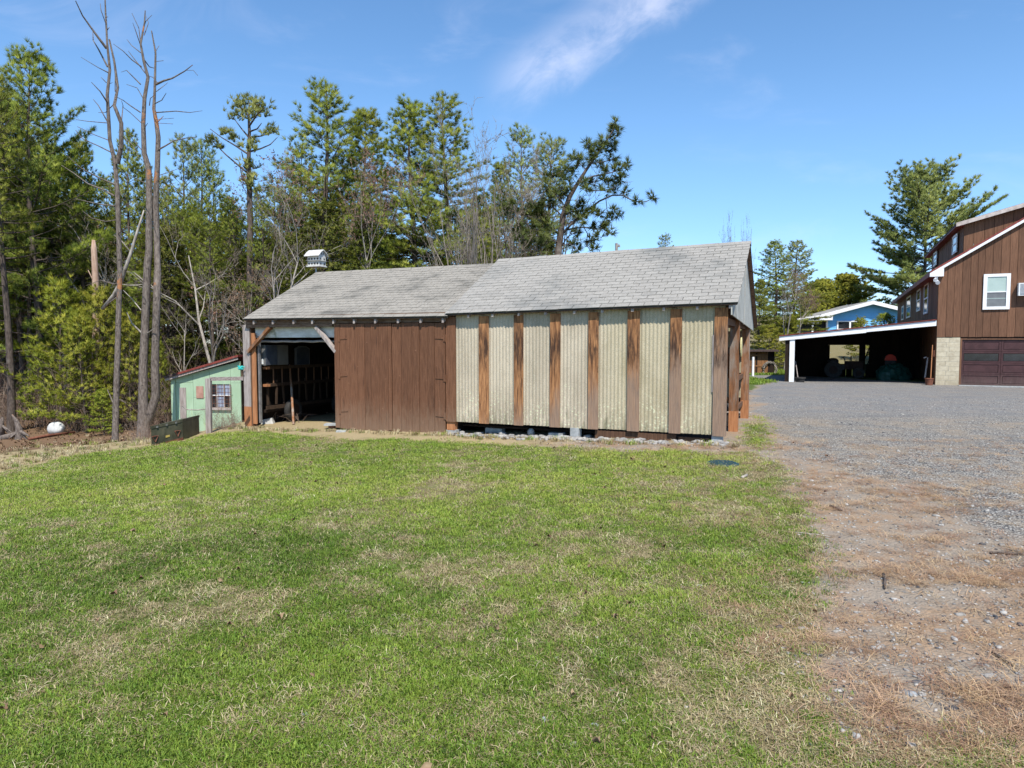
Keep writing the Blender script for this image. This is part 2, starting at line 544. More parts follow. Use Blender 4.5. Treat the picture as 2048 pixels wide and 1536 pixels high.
def fibre_mat():
    """old corrugated fibreglass, speckled with lichen"""
    m = bpy.data.materials.new('lichen_speckled_fibreglass')
    m.use_nodes = True
    T = NT(m.node_tree)
    T.n.clear()
    pos = T.node('ShaderNodeNewGeometry').outputs['Position']
    oi = T.node('ShaderNodeObjectInfo').outputs['Random']
    x, y, z = T.sep(pos)
    big = T.noise(T.vmath('MULTIPLY', pos, (1.2, 1.2, .6)), 1.2, 5, .6)
    grey = T.mix(T.step(big, .35, .65), (.40, .335, .245), (.52, .445, .335))
    oliv = T.mix(T.step(big, .35, .65), (.36, .305, .19), (.47, .405, .275))
    # the sheets nearer the corner are the greener ones
    col = T.mix(T.step(T.math('ADD', x, T.math('MULTIPLY', oi, .6)), 1.75, 2.6), grey, oliv)
    sp = T.noise(pos, 70, 3, .6)
    col = T.mix(T.math('MULTIPLY', T.step(sp, .50, .64), .48), col, (.15, .145, .11))
    sp2 = T.noise(T.vmath('ADD', pos, (7, 3, 1)), 85, 2, .5)
    col = T.mix(T.math('MULTIPLY', T.step(sp2, .56, .66), .42), col, (.62, .60, .50))
    # lichen rosettes thicker near the foot
    vor = T.node('ShaderNodeTexVoronoi')
    T.l.new(T.vmath('ADD', pos, T.comb(0, 0, 0)), vor.inputs['Vector'])
    vor.inputs['Scale'].default_value = 19
    spot = T.math('SUBTRACT', 1.0, T.step(vor.outputs['Distance'], .22, .36))
    dens = T.step(T.math('ADD', T.noise(pos, 2.0, 4, .6), T.math('MULTIPLY', z, -.42)), .12, .42)
    col = T.mix(T.math('MULTIPLY', T.math('MULTIPLY', spot, dens), .8), col, (.60, .62, .42))
    drk = T.step(T.math('ADD', T.noise(T.vmath('MULTIPLY', pos, (6, 6, 1.5)), 2, 5, .65), T.math('MULTIPLY', z, -.35)), .34, .62)
    col = T.mix(T.math('MULTIPLY', drk, .75), col, (.14, .13, .075))
    streak = T.step(T.noise(T.vmath('MULTIPLY', pos, (16, 16, .5)), 2, 4, .6), .6, .75)
    col = T.mix(T.math('MULTIPLY', streak, .6), col, (.2, .19, .13))
    b = T.node('ShaderNodeBsdfPrincipled')
    T.l.new(col, b.inputs['Base Color'])
    b.inputs['Roughness'].default_value = .7
    b.inputs['Specular IOR Level'].default_value = .25
    bp = T.node('ShaderNodeBump')
    bp.inputs['Strength'].default_value = .2
    bp.inputs['Distance'].default_value = .006
    T.l.new(sp, bp.inputs['Height'])
    T.l.new(bp.outputs[0], b.inputs['Normal'])
    o = T.node('ShaderNodeOutputMaterial')
    T.l.new(b.outputs[0], o.inputs[0])
    return m


def dusty_foot(m, lo, hi, col, amt):
    T = NT(m.node_tree)
    b = [n for n in T.n if n.type == 'BSDF_PRINCIPLED'][0]
    c = b.inputs['Base Color'].links[0].from_socket
    pos = T.node('ShaderNodeNewGeometry').outputs['Position']
    n = T.noise(T.vmath('MULTIPLY', pos, (7, 7, 2)), 2.0, 6, .7)
    z = T.math('ADD', T.sep(pos)[2], T.math('MULTIPLY', T.math('SUBTRACT', n, .5), 1.1))
    T.l.new(T.mix(T.math('MULTIPLY', T.math('SUBTRACT', 1.0, T.step(z, lo, hi)), amt), c, col), b.inputs['Base Color'])


dusty_foot(M['door_brown'], -.25, .65, (.24, .165, .11), .55)
dusty_foot(M['garage'], -.2, .7, (.16, .12, .10), .4)
dusty_foot(M['block'], -.2, .6, (.27, .22, .15), .5)
M['batten'] = batten_mat()
M['fibre'] = fibre_mat()

# ------------------------------------------------------------------ terrain
def terrain(x, y):
    x = np.asarray(x, float); y = np.asarray(y, float)
    near = sstep(y, 2.5, 11)
    z = -(0.026 * np.clip(3.65 - x, 0, 14) + 0.055 * np.clip(-6.6 - x, 0, 7)) * (0.25 + 0.75 * near)
    z = z - 0.34 * sstep(y, 14.5, 20) * sstep(-x, 6.9, 8.6)
    z = z + np.clip(y - 27, 0, 60) * 0.028 * sstep(-x, -1, 8)
    z = z + np.clip(y - 46, 0, 40) * 0.13 * sstep(x, 4, 9)
    z = z + (fbm(x, y, .35, 3) - .5) * .09 * sstep(y, 1, 5) + (fbm(x + 40, y, 1.4, 3) - .5) * .03
    return z


def tz(x, y):
    return float(terrain(np.array([x]), np.array([y]))[0])


def ground_at(u, v):
    """where the photo's (u, v) meets the terrain"""
    z = 0.0
    for _ in range(12):
        p = on_ground(u, v, z)
        z = 0.5 * z + 0.5 * tz(p[0], p[1])
    return np.array([p[0], p[1], tz(p[0], p[1])])


def gpoly(px):
    return np.array([ground_at(u, v)[:2] if v > 720 else (u, v) for u, v in px])


def sdf(poly, x, y):
    """signed distance, positive inside"""
    x = np.asarray(x, float); y = np.asarray(y, float)
    d = np.full(x.shape, 1e9); inside = np.zeros(x.shape, bool)
    n = len(poly)
    for i in range(n):
        ax, ay = poly[i]; bx, by = poly[(i + 1) % n]
        ex, ey = bx - ax, by - ay
        t = np.clip(((x - ax) * ex + (y - ay) * ey) / (ex * ex + ey * ey + 1e-12), 0, 1)
        d = np.minimum(d, np.hypot(x - ax - t * ex, y - ay - t * ey))
        c = ((ay > y) != (by > y)) & (x < (bx - ax) * (y - ay) / (by - ay + 1e-12) + ax)
        inside ^= c
    return np.where(inside, d, -d)


LAWN = gpoly([(-700, 1090), (0, 945), (130, 917), (235, 902), (300, 890), (372, 881), (430, 868), (520, 864), (600, 872), (700, 880), (900, 884),
              (1150, 897), (1440, 908), (1500, 902), (1545, 925), (1566, 962), (1606, 1034), (1640, 1100), (1650, 1160), (1590, 1215),
              (1550, 1239), (1563, 1320), (1614, 1413), (1716, 1455), (2023, 1500), (2600, 1560)])
LAWN = np.vstack([LAWN, [(6, 1.0), (6, -30), (-60, -30), (-60, 4)]])
GRAVEL = gpoly([(1504, 774), (1506, 800), (1530, 832), (1556, 872), (1572, 916), (1668, 938), (1790, 972), (1880, 1050), (1990, 1150), (2300, 1330)])
GRAVEL = np.vstack([GRAVEL, [(60, 6), (60, 34), (28, 30), (19.6, 30.5), (17.5, 31.5), (16, 39), (12, 38), (11.9, 31.0), (10.4, 29.0)]])
SIDE = gpoly([(1470, 890), (1530, 905), (1556, 880), (1545, 850), (1530, 836), (1502, 832), (1488, 850)])
WOODS = np.vstack([gpoly([(-700, 1050), (0, 906), (100, 893), (215, 888), (290, 872), (350, 850)]), [(-7.6, 18.0), (-5, 19.5), (6, 18), (9, 26), (9.5, 90), (-150, 90), (-150, 5)]])


def masks(x, y):
    w = (fbm(x, y, 1.1, 4) - .5) * 1.1 + (fbm(x + 9, y, 5, 3) - .5) * .35
    k = 1.0
    lawn = sstep(sdf(LAWN, x, y) + w * .55, -.28, .28)
    lawn = np.maximum(lawn, .75 * sstep(sdf(SIDE, x, y) + w * .4, -.2, .3))
    gravel = sstep(sdf(GRAVEL, x, y) + w * 1.2, -.55, .75)
    far = (y > 26) & (x > 4)
    lawn = np.where(far, 1 - gravel, lawn)
    woods = sstep(sdf(WOODS, x, y) + w * .8, -.4, .4)
    lawn = lawn * (1 - gravel)
    dry = fbm(x * .8 + 3, y + 60, .85, 4) + (fbm(x, y, 3.6, 3) - .5) * .45
    bias = .10 * np.exp(-((x - 1.2) / 2.2) ** 2) * sstep(y, 2, 4) - .07 * sstep(-x, 1.0, 4.0) * sstep(-y, -9, -5)
    bias = bias + .22 * np.exp(-((x - .5) / 1.6) ** 2 - ((y - 2.9) / 1.2) ** 2) - .05 * sstep(y, 7, 11)
    edge = 1 - sstep(sdf(LAWN, x, y), .0, .9)
    dry = sstep(dry + bias + .14 * edge, .44, .98)
    dry = np.where(far, np.where(y > 45.5, 1.0, .1), dry)
    return lawn, gravel, woods, dry


def axis(lo, hi, step, far_lo, far_hi, g=1.16):
    a = list(np.arange(lo, hi, step))
    s = step
    while a[-1] < far_hi:
        s *= g; a.append(a[-1] + s)
    s = step
    while a[0] > far_lo:
        s *= g; a.insert(0, a[0] - s)
    return np.array(a)


def ground_mat():
    m = bpy.data.materials.new('ground_surface')
    m.use_nodes = True
    T = NT(m.node_tree)
    T.n.clear()
    A = lambda k: T.node('ShaderNodeAttribute', attribute_name=k).outputs['Fac']
    pos = T.node('ShaderNodeNewGeometry').outputs['Position']
    fl = T.vmath('MULTIPLY', pos, (1, 1, .3))
    # lawn soil and thatch under the blades
    n_f = T.noise(fl, 22, 4, .7)
    n_m = T.noise(fl, 5, 5, .65)
    n_b = T.noise(fl, 1.1, 5, .6)
    green = T.mix(n_f, (.045, .066, .016), (.12, .155, .04))
    thatch = T.mix(n_f, (.10, .074, .040), (.34, .275, .155))
    dry = T.math('MULTIPLY', T.step(T.math('ADD', A('dry'), T.math('MULTIPLY', T.math('SUBTRACT', n_m, .5), 1.8)), .1, 1.1), .8)
    lawn = T.mix(dry, green, thatch)
    # bare soil with orange pine needles
    soil = T.mix(n_m, (.185, .15, .115), (.335, .285, .23))
    stre = T.noise(T.vmath('MULTIPLY', fl, (1, 5, 1)), 9, 5, .7, 1.5)
    ndl = T.mix(stre, (.20, .125, .07), (.40, .265, .16))
    nm = T.math('ADD', n_b, T.math('MULTIPLY', T.math('SUBTRACT', n_m, .5), .8))
    dirt = T.mix(T.math('MULTIPLY', T.step(nm, .42, .70), .75), soil, ndl)
    # gravel: small stones of several greys
    v = T.node('ShaderNodeTexVoronoi')
    T.l.new(fl, v.inputs['Vector'])
    v.inputs['Scale'].default_value = 46
    cs = T.sep(v.outputs['Color'])
    stone = T.mix(cs[0], (.19, .18, .16), (.46, .435, .39))
    joint = T.step(v.outputs['Distance'], .62, .35)
    stone = T.mix(joint, (.09, .085, .08), stone)
    tan_ = T.step(T.math('ADD', n_b, T.math('MULTIPLY', n_m, .25)), .54, .80)
    stone = T.mix(T.math('MULTIPLY', tan_, .6), stone, (.30, .235, .165))
    # tyre-worn darker bands
    wear = T.noise(T.vmath('MULTIPLY', fl, (.25, 1.6, 1)), 1.0, 4, .6)
    stone = T.mix(T.math('MULTIPLY', T.step(wear, .5, .68), .45), stone, (.115, .115, .118))
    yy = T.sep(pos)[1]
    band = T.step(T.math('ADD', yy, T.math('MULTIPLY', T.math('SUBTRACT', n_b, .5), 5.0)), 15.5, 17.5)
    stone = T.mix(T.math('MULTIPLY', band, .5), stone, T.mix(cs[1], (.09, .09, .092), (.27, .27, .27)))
    # woodland litter
    lit = T.mix(n_f, (.075, .045, .027), (.27, .17, .10))
    lit = T.mix(T.math('MULTIPLY', T.step(n_m, .55, .72), .6), lit, (.05, .036, .024))
    lit = T.mix(T.math('MULTIPLY', T.step(n_b, .52, .72), .5), lit, (.10, .12, .045))
    # dry straw strip at the wood's edge
    straw = T.mix(n_f, (.20, .15, .075), (.46, .37, .22))
    straw = T.mix(T.math('MULTIPLY', T.step(n_b, .5, .66), .55), straw, (.13, .15, .05))
    x = T.sep(pos)[0]
    base = T.mix(T.step(x, -.6, 1.6), straw, dirt)
    jig = T.math('MULTIPLY', T.math('SUBTRACT', n_m, .5), .55)
    f = lambda k: T.step(T.math('ADD', A(k), jig), .3, .7)
    c = T.mix(f('lawn'), base, lawn)
    c = T.mix(f('woods'), c, lit)
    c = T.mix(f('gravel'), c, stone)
    b = T.node('ShaderNodeBsdfPrincipled')
    T.l.new(c, b.inputs['Base Color'])
    b.inputs['Roughness'].default_value = .97
    b.inputs['Specular IOR Level'].default_value = .15
    bp = T.node('ShaderNodeBump')
    bp.inputs['Strength'].default_value = .75
    bp.inputs['Distance'].default_value = .03
    hh = T.math('ADD', T.math('MULTIPLY', n_f, .6), T.math('MULTIPLY', T.math('SUBTRACT', 1.0, v.outputs['Distance']), .45))
    T.l.new(T.math('ADD', hh, n_m), bp.inputs['Height'])
    T.l.new(bp.outputs[0], b.inputs['Normal'])
    o = T.node('ShaderNodeOutputMaterial')
    T.l.new(b.outputs[0], o.inputs[0])
    return m


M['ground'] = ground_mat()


def build_ground():
    xs = axis(-12, 13, .15, -500, 500)
    ys = axis(1.2, 22, .15, -90, 900)
    X, Y = np.meshgrid(xs, ys)
    Z = terrain(X, Y)
    lawn, gravel, woods, dry = masks(X, Y)
    nx, ny = len(xs), len(ys)
    idx = np.arange(nx * ny).reshape(ny, nx)
    quads = np.stack([idx[:-1, :-1], idx[:-1, 1:], idx[1:, 1:], idx[1:, :-1]], -1).reshape(-1, 4)
    V = np.stack([X, Y, Z], -1).reshape(-1, 3)
    at_ = dict(lawn=lawn.ravel(), gravel=gravel.ravel(), woods=woods.ravel(), dry=dry.ravel())
    mean = lambda a: a.ravel()[quads].mean(1)
    ml, mg, mw = mean(lawn), mean(gravel), mean(woods)
    kinds = np.where(mg > .5, 1, np.where(mw > .5, 2, np.where(ml > .5, 3, 0)))
    for k, nm in enumerate(('bare_soil', 'gravel_driveway', 'woodland_floor', 'lawn')):
        q = quads[kinds == k]
        used, inv = np.unique(q, return_inverse=True)
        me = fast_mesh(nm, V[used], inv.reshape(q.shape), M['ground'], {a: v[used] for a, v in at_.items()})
        me.shade_smooth()
        tag(link(nm, me), kind='structure')


build_ground()

# ------------------------------------------------------------------ the barn
T_L = np.array([-math.sin(math.radians(64.7)), math.cos(math.radians(64.7)), 0])      # along the front, towards the left
D_B = np.array([math.sin(math.radians(22.8)), math.cos(math.radians(22.8)), 0])       # into the barn
BO = on_ground(1443, 888, 0.0)
BF = Frame(BO, T_L, D_B)
NF = np.array([-T_L[1], T_L[0], 0])


def FS(px, py=740):
    """distance along the barn front that the photo shows at this pixel"""
    return float((on_plane(px, py, BO, NF) - BO) @ T_L)


def FZ(px, py):
    return float(on_plane(px, py, BO, NF)[2])


RIDGE_D, EAVE_D, BACK_D = 2.55, -0.15, 5.55


def roof_z(s, d, lower):
    if lower:
        ze = 2.300 + (s - 5.4) / 5.6 * .03; zr = 3.635 + (s - 5.4) / 5.6 * .03; zb = 2.05
    else:
        ze = 2.435 - s / 5.5 * .085; zr = 3.805 - s / 5.5 * .07; zb = 2.17
    if d <= RIDGE_D:
        return ze + (zr - ze) * (d - EAVE_D) / (RIDGE_D - EAVE_D)
    return zr + (zb - zr) * (d - RIDGE_D) / (BACK_D - RIDGE_D)


def build_barn():
    P = BF.p
    barn = thing('barn', 'long low open barn of brown doors and corrugated sheets under grey shingle roofs', 'barn', BO)
    B = lambda m, n, mat, par=barn, **k: m.build(n, mat, par, **k)
    rng = random.Random(3)

    def slope(m, s0, s1, d0, d1, lower, t0, t1, ns=6):
        """piece of roof between thickness offsets t0 and t1 below the surface"""
        for i in range(ns):
            a, b = s0 + (s1 - s0) * i / ns, s0 + (s1 - s0) * (i + 1) / ns
            c = []
            for t in (t1, t0):
                c += [P(a, d0, roof_z(a, d0, lower) - t), P(b, d0, roof_z(b, d0, lower) - t), P(b, d1, roof_z(b, d1, lower) - t), P(a, d1, roof_z(a, d1, lower) - t)]
            m.hexa(c)
        return m
    RU = (-.25, 5.50); RL = (5.43, 11.09)
    for (s0, s1), low in ((RU, False), (RL, True)):
        B(slope(MB(), s0 + .01, s1 - .01, EAVE_D + .02, RIDGE_D, low, .0, .03), 'roof_deck', M['deck'])
        B(slope(MB(), s0 + .01, s1 - .01, RIDGE_D, BACK_D, low, .0, .03), 'roof_deck', M['deck'])
        # boards seen from below under the overhang
        nb = 7
        for k in range(nb):
            m = MB()
            a0 = RIDGE_D + (BACK_D - RIDGE_D) * k / nb; a1 = RIDGE_D + (BACK_D - RIDGE_D) * (k + 1) / nb - .03
            B(slope(m, s0 + .02, s1 - .02, a0, a1, low, .032, .05, 2), 'roof_board', M['soffit'])
        m = MB(); slope(m, s0 + .02, s1 - .02, EAVE_D + .03, RIDGE_D - .02, low, .032, .05)
        B(m, 'roof_board', M['soffit'])
        # pale worn roof edge along the ridge
        m = MB()
        n = 18
        for k in range(n):
            a, b = s0 + (s1 - s0) * k / n, s0 + (s1 - s0) * (k + 1) / n - .006
            z0, z1 = roof_z(a, RIDGE_D, low), roof_z(b, RIDGE_D, low)
            j = .004 * (k % 3)
            m.add([P(a, RIDGE_D - .14, roof_z(a, RIDGE_D - .14, low) + .016 + j), P(b, RIDGE_D - .14, roof_z(b, RIDGE_D - .14, low) + .016 + j), P(b, RIDGE_D, z1 + .026 + j), P(a, RIDGE_D, z0 + .026 + j),
                   P(b, RIDGE_D + .14, roof_z(b, RIDGE_D + .14, low) + .016 + j), P(a, RIDGE_D + .14, roof_z(a, RIDGE_D + .14, low) + .016 + j)], [(0, 1, 2, 3), (3, 2, 4, 5)])
        B(m, 'ridge_cap', M['shingle_old' if low else 'shingle'])

    # shingles: each its own piece, the nearest 300 single, the rest joined
    W, EXP = .272, .152
    sm = {}
    for low in (False, True):
        mm = MB().box(-W / 2 + .0055, W / 2 - .0055, 0, .19, 0, .009)
        me = bpy.data.meshes.new('shingle')
        me.from_pydata(mm.v, [], mm.f)
        me.materials.append(M['shingle_old' if low else 'shingle'])
        sm[low] = me
    todo = []
    for (s0, s1), low in ((RU, False), (RL, True)):
        L = math.hypot(RIDGE_D - EAVE_D, roof_z(s0, RIDGE_D, low) - roof_z(s0, EAVE_D, low))
        k = 0
        while k * EXP < L - .03:
            dd = EAVE_D + (RIDGE_D - EAVE_D) * (k * EXP) / L - (.012 if k == 0 else 0)
            s = s0 + (0 if k % 2 else W / 2) + rng.uniform(-.008, .008)
            first = True
            while s - W / 2 < s1 - .01:
                a = max(s - W / 2, s0); b = min(s + W / 2, s1)
                if b - a > .012:
                    todo.append((dd + rng.uniform(-.003, .003), (a + b) / 2, (b - a) / W, low, rng.uniform(0, .005), rng.uniform(-.012, .012)))
                s += W
            k += 1
    def smat(d, s, sc, low, lift, rot):
        z = roof_z(s, d, low)
        e = .01
        p = P(s, d, z + .004 + lift)
        up = P(s, d + .1, roof_z(s, d + .1, low) + .004) - P(s, d, z + .004)
        up /= np.linalg.norm(up)
        al = P(s - .1, d, roof_z(s - .1, d, low)) - P(s, d, z)
        al /= np.linalg.norm(al)
        n = np.cross(al, up); n /= np.linalg.norm(n)
        # butt edge lifted a little, like a lapped course
        up2 = up - n * .045; up2 /= np.linalg.norm(up2)
        n2 = np.cross(al, up2); n2 /= np.linalg.norm(n2)
        al2 = al + up2 * rot; al2 /= np.linalg.norm(al2)
        p = p + n2 * .006
        m = Matrix.Identity(4)
        for i in range(3):
            m[i][0] = al2[i] * sc; m[i][1] = up2[i]; m[i][2] = n2[i]; m[i][3] = p[i] - BO[i]
        return m
    todo.sort(key=lambda t: np.linalg.norm(P(t[1], t[0], roof_z(t[1], t[0], t[3])) - EYEP) / (1 if not t[3] else 1.0))
    for i, t in enumerate(todo[:300]):
        o = link('shingle', sm[t[3]], barn)
        o.matrix_local = smat(*t)
    rest = {False: MB(), True: MB()}
    cube = MB().box(-W / 2 + .0055, W / 2 - .0055, 0, .19, 0, .009)
    for t in todo[300:]:
        mt = smat(*t)
        rest[t[3]].add([tuple(mt @ Vector(v) + Vector(BO)) for v in cube.v], cube.f)
    both = bpy.data.meshes.new('shingles')
    v = rest[False].v + rest[True].v
    nf = len(rest[False].f); off = len(rest[False].v)
    both.from_pydata([tuple(np.array(p) - BO) for p in v], [], rest[False].f + [tuple(i + off for i in f) for f in rest[True].f])
    both.materials.append(M['shingle']); both.materials.append(M['shingle_old'])
    both.polygons.foreach_set('material_index', [0] * nf + [1] * len(rest[True].f))
    tag(link('shingles', both, barn), kind='stuff')

    # corrugated sheets and the boards between them
    edges = [(1430, 1460), (1340, 1363), (1255, 1279), (1177, 1197), (1101, 1121), (1029, 1047), (959, 978)]
    bs = [(FS(b), FS(a)) for a, b in edges]
    bs[0] = (-.075, FS(1428))
    ends = [-.03] + [(a + b) / 2 for a, b in bs[1:]] + [5.325]
    for i in range(7):
        s0, s1 = ends[i] + .004, ends[i + 1] - .004
        n = 64
        vs = []; fs = []
        zb = .148 - .002 * i + rng.uniform(-.008, .008); zt = 2.40 - .012 * i
        nz = 5
        lean = rng.uniform(-.006, .006)
        for r in range(nz):
            for k in range(n + 1):
                s = s0 + (s1 - s0) * k / n
                ph = s / .072 * 2 * math.pi
                rag = rng.uniform(-.004, .004) if r == 0 else 0
                vs.append(P(s, .012 + .0068 * math.sin(ph) + lean * r / nz, zb + rag + (zt - zb) * r / (nz - 1)))
        for r in range(nz - 1):
            for k in range(n):
                a = r * (n + 1) + k
                fs.append((a + 1, a, a + n + 1, a + n + 2))
        m = MB().add(vs, fs)
        o = B(m, 'corrugated_sheet', M['fibre'], smooth=True)
    for i, (s0, s1) in enumerate(bs):
        zb = .135 if i == 0 else .146 - .003 * i
        m = MB()
        zt = 2.37 - .012 * i
        nz = 5
        tilt = rng.uniform(-.012, .012)
        for k in range(nz):
            pass
        c = [P(s0 + tilt, -.034, zb), P(s1 + tilt, -.034, zb), P(s1 + tilt, -.002, zb), P(s0 + tilt, -.002, zb), P(s0, -.034, zt), P(s1, -.034, zt), P(s1, -.002, zt), P(s0, -.002, zt)]
        m.hexa(c)
        B(m, 'batten_board', M['batten'])
    # split grey sliver beside the corner board
    m = MB(); BF.box(m, bs[0][1] + .004, bs[0][1] + .035, -.016, -.002, .9, 1.9)
    B(m, 'wood_strip', M['grey_wood'])
    # girts behind the sheets
    for z in (.25, 1.2, 2.2):
        m = MB(); BF.box(m, .05, 5.3, .03, .08, z, z + .09)
        B(m, 'wall_girt', M['dim_wood'])
    # rafter tails, fascia and header under both eaves
    for px, py in ((509, 643), (547, 643), (588, 642), (625, 642), (667, 641), (708, 641), (750, 640), (795, 639), (840, 638), (884, 637)):
        s = FS(px, py) - .08
        m = MB()
        z1 = roof_z(s, -.12, True) - .055; z2 = roof_z(s, .4, True) - .055
        m.hexa([P(s - .022, -.12, z1 - .085), P(s + .022, -.12, z1 - .085), P(s + .022, .4, z2 - .11), P(s - .022, .4, z2 - .11), P(s - .022, -.12, z1), P(s + .022, -.12, z1), P(s + .022, .4, z2), P(s - .022, .4, z2)])
        B(m, 'rafter_tail', M['grey_wood'])
    for px in (935, 983, 1035, 1088, 1145, 1200, 1260, 1322, 1388, 1453):
        s = FS(px, 618) - .07
        m = MB()
        z1 = roof_z(s, -.115, False) - .055; z2 = roof_z(s, .4, False) - .055
        m.hexa([P(s - .022, -.115, z1 - .05), P(s + .022, -.115, z1 - .05), P(s + .022, .4, z2 - .07), P(s - .022, .4, z2 - .07), P(s - .022, -.115, z1), P(s + .022, -.115, z1), P(s + .022, .4, z2), P(s - .022, .4, z2)])
        B(m, 'rafter_tail', M['grey_wood'])
    m = MB(); BF.box(m, 5.55, 11.12, -.03, .10, 2.20, 2.40)
    B(m, 'eave_beam', M['beam_wood'])
    m = MB(); BF.box(m, 8.5, 11.12, -.036, .02, 2.13, 2.195)
    B(m, 'eave_beam', M['beam_wood'])
    m = MB(); BF.box(m, -.06, 5.5, .045, .14, 2.32, 2.44)
    B(m, 'eave_beam', M['dim_wood'])

    # fixed plank beside the doors, with its new foot and block
    m = MB(); BF.box(m, FS(912), FS(893), -.03, .0, .13, 2.30)
    B(m, 'plank', M['door_brown'])
    zt = tz(*P(5.45, 0, 0)[:2])
    m = MB(); BF.box(m, FS(909), FS(893), .0, .14, zt + .06, .14)
    B(m, 'post_foot', M['new_wood'])
    for px, w, dd in ((902, .12, .0), (1150, .085, -.02), (1436, .09, .0)):
        s = FS(px); q = P(s, dd, 0); z = tz(q[0], q[1])
        top = z + .07 if px == 902 else .14
        m = MB(); BF.box(m, s - w, s + w, dd, dd + .2, z - .15, top)
        B(m, 'footing_block', M['concrete'])
    # doors
    lefts = [672, 682, 717, 732, 745, 761, 779, 786]; rights = [787, 805, 827, 841, 858, 871, 892]
    for arr, swing in ((lefts, .0), (rights, .0)):
        dr = bpy.data.objects.new('door', None); COL.objects.link(dr); dr.parent = barn; dr['_o'] = list(BO)
        for a, b in zip(arr[:-1], arr[1:]):
            s1, s0 = FS(a, 760) - .004, FS(b, 760) + .004
            zb = -.155 + rng.uniform(-.03, .025) + (.0 if arr is lefts else .0); zt2 = 2.185 + rng.uniform(-.01, .01)
            off = rng.uniform(-.006, .006)
            m = MB(); BF.box(m, s0, s1, -.045 + off, -.018 + off, zb, zt2)
            B(m, 'plank', M['door_brown'], dr)
        for z in (.3, 1.75):
            m = MB(); BF.box(m, FS(arr[-1], 760) + .02, FS(arr[0], 760) - .02, -.016, .02, z, z + .12)
            B(m, 'cross_rail', M['dim_wood'], dr)
        for z in (1.86, 1.03, .24):
            m = MB()
            se = FS(682 if arr is lefts else 891, 760)
            sg = -1 if arr is lefts else 1
            BF.box(m, se - .022, se + .022, -.054, -.046, z - .07, z + .07)
            c0, c1 = se + sg * .024, se + sg * .22
            m.hexa([P(c0, -.053, z - .022), P(c1, -.053, z - .008), P(c1, -.044, z - .008), P(c0, -.044, z - .022), P(c0, -.053, z + .022), P(c1, -.053, z + .008), P(c1, -.044, z + .008), P(c0, -.044, z + .022)])
            m.tube([P(se - sg * .03, -.05, z - .075), P(se - sg * .03, -.05, z + .075)], .007, 6)
            B(m, 'hinge', M['door_brown'], dr)
    # little notch board at the foot of the meeting stiles
    # opening: left post with newer foot, jamb board, steel track
    s0, s1 = FS(500, 740), FS(487, 740)
    zf = tz(*P(11, 0, 0)[:2])
    m = MB(); BF.box(m, s0, s1, .0, .2, .22, 2.2)
    B(m, 'post', M['grey_wood'])
    m = MB(); BF.box(m, s0 - .005, s1, -.002, .2, zf - .1, .22)
    B(m, 'post_foot', M['new_wood'])
    m = MB(); BF.box(m, FS(509, 740), FS(502, 740), .03, .07, zf + .06, 2.0)
    B(m, 'jamb_board', M['new_wood'])
    m = MB(); BF.box(m, FS(502.5, 740) + .003, FS(500, 740) - .003, .02, .12, zf - .05, 2.12)
    B(m, 'jamb_board', M['dim_wood'])
    m = MB(); BF.box(m, FS(513, 740), FS(510, 740), .10, .16, zf + .08, 1.93)
    B(m, 'door_track', M['steel'])
    m = MB(); BF.box(m, 8.35, 10.95, .10, .14, 1.89, 2.19)
    B(m, 'header_panel', M['header_white'])
    m = MB()
    pts = [P(8.3 + 2.6 * k / 14, .18, 1.80 + .008 * math.sin(k * 2.1)) for k in range(15)]
    m.tube(pts, .028, 6)
    B(m, 'roll_bar', M['steel'])
    for (ax, ay), (bx, by), mt in (((497, 704), (541, 654), 'raw_wood'), ((673, 704), (633, 654), 'grey_wood')):
        p, q = P(FS(ax, ay), -.0, FZ(ax, ay)), P(FS(bx, by), -.0, FZ(bx, by))
        m = MB(); m.beam(p, q, .07, .10, up=tuple(NF))
        B(m, 'brace', M[mt])
    # inside walls: floor beam, back and left walls, partition behind the doors
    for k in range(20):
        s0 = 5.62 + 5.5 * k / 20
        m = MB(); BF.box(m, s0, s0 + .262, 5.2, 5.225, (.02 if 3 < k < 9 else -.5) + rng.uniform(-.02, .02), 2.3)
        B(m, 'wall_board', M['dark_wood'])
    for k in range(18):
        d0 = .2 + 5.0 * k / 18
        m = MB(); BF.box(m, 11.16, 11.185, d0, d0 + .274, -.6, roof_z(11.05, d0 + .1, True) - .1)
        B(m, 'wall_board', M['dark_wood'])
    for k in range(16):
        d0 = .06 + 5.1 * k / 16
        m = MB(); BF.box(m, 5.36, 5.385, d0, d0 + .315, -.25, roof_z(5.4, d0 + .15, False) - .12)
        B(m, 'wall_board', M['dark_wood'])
    # back sheets seen through the open end, girts and shelf inside the right bay
    for k in range(7):
        s0, s1 = .05 + .75 * k, .05 + .75 * k + .70
        n = 30
        vs = [P(s0 + (s1 - s0) * i / n, 5.2 + .01 * math.sin(i * 1.9), z) for z in (.1, 2.05) for i in range(n + 1)]
        fs = [(i, i + 1, i + n + 2, i + n + 1) for i in range(n)]
        B(MB().add(vs, fs), 'corrugated_sheet', M['fibre'], smooth=True)
    for z in (.35, .95, 1.5):
        m = MB(); BF.box(m, .0, 5.3, 5.08, 5.16, z, z + .09)
        B(m, 'wall_girt', M['dim_wood'])
    for z in (.30, .78, 1.02):
        m = MB(); BF.box(m, .35, 2.6, 2.1, 2.6, z, z + .04)
        B(m, 'shelf', M['dim_wood'])
    for d0 in (2.1, 2.6):
        for s in (.4, 2.5):
            m = MB(); BF.box(m, s, s + .07, d0 - .035, d0 + .035, -.05, 2.0)
            B(m, 'post', M['dim_wood'])
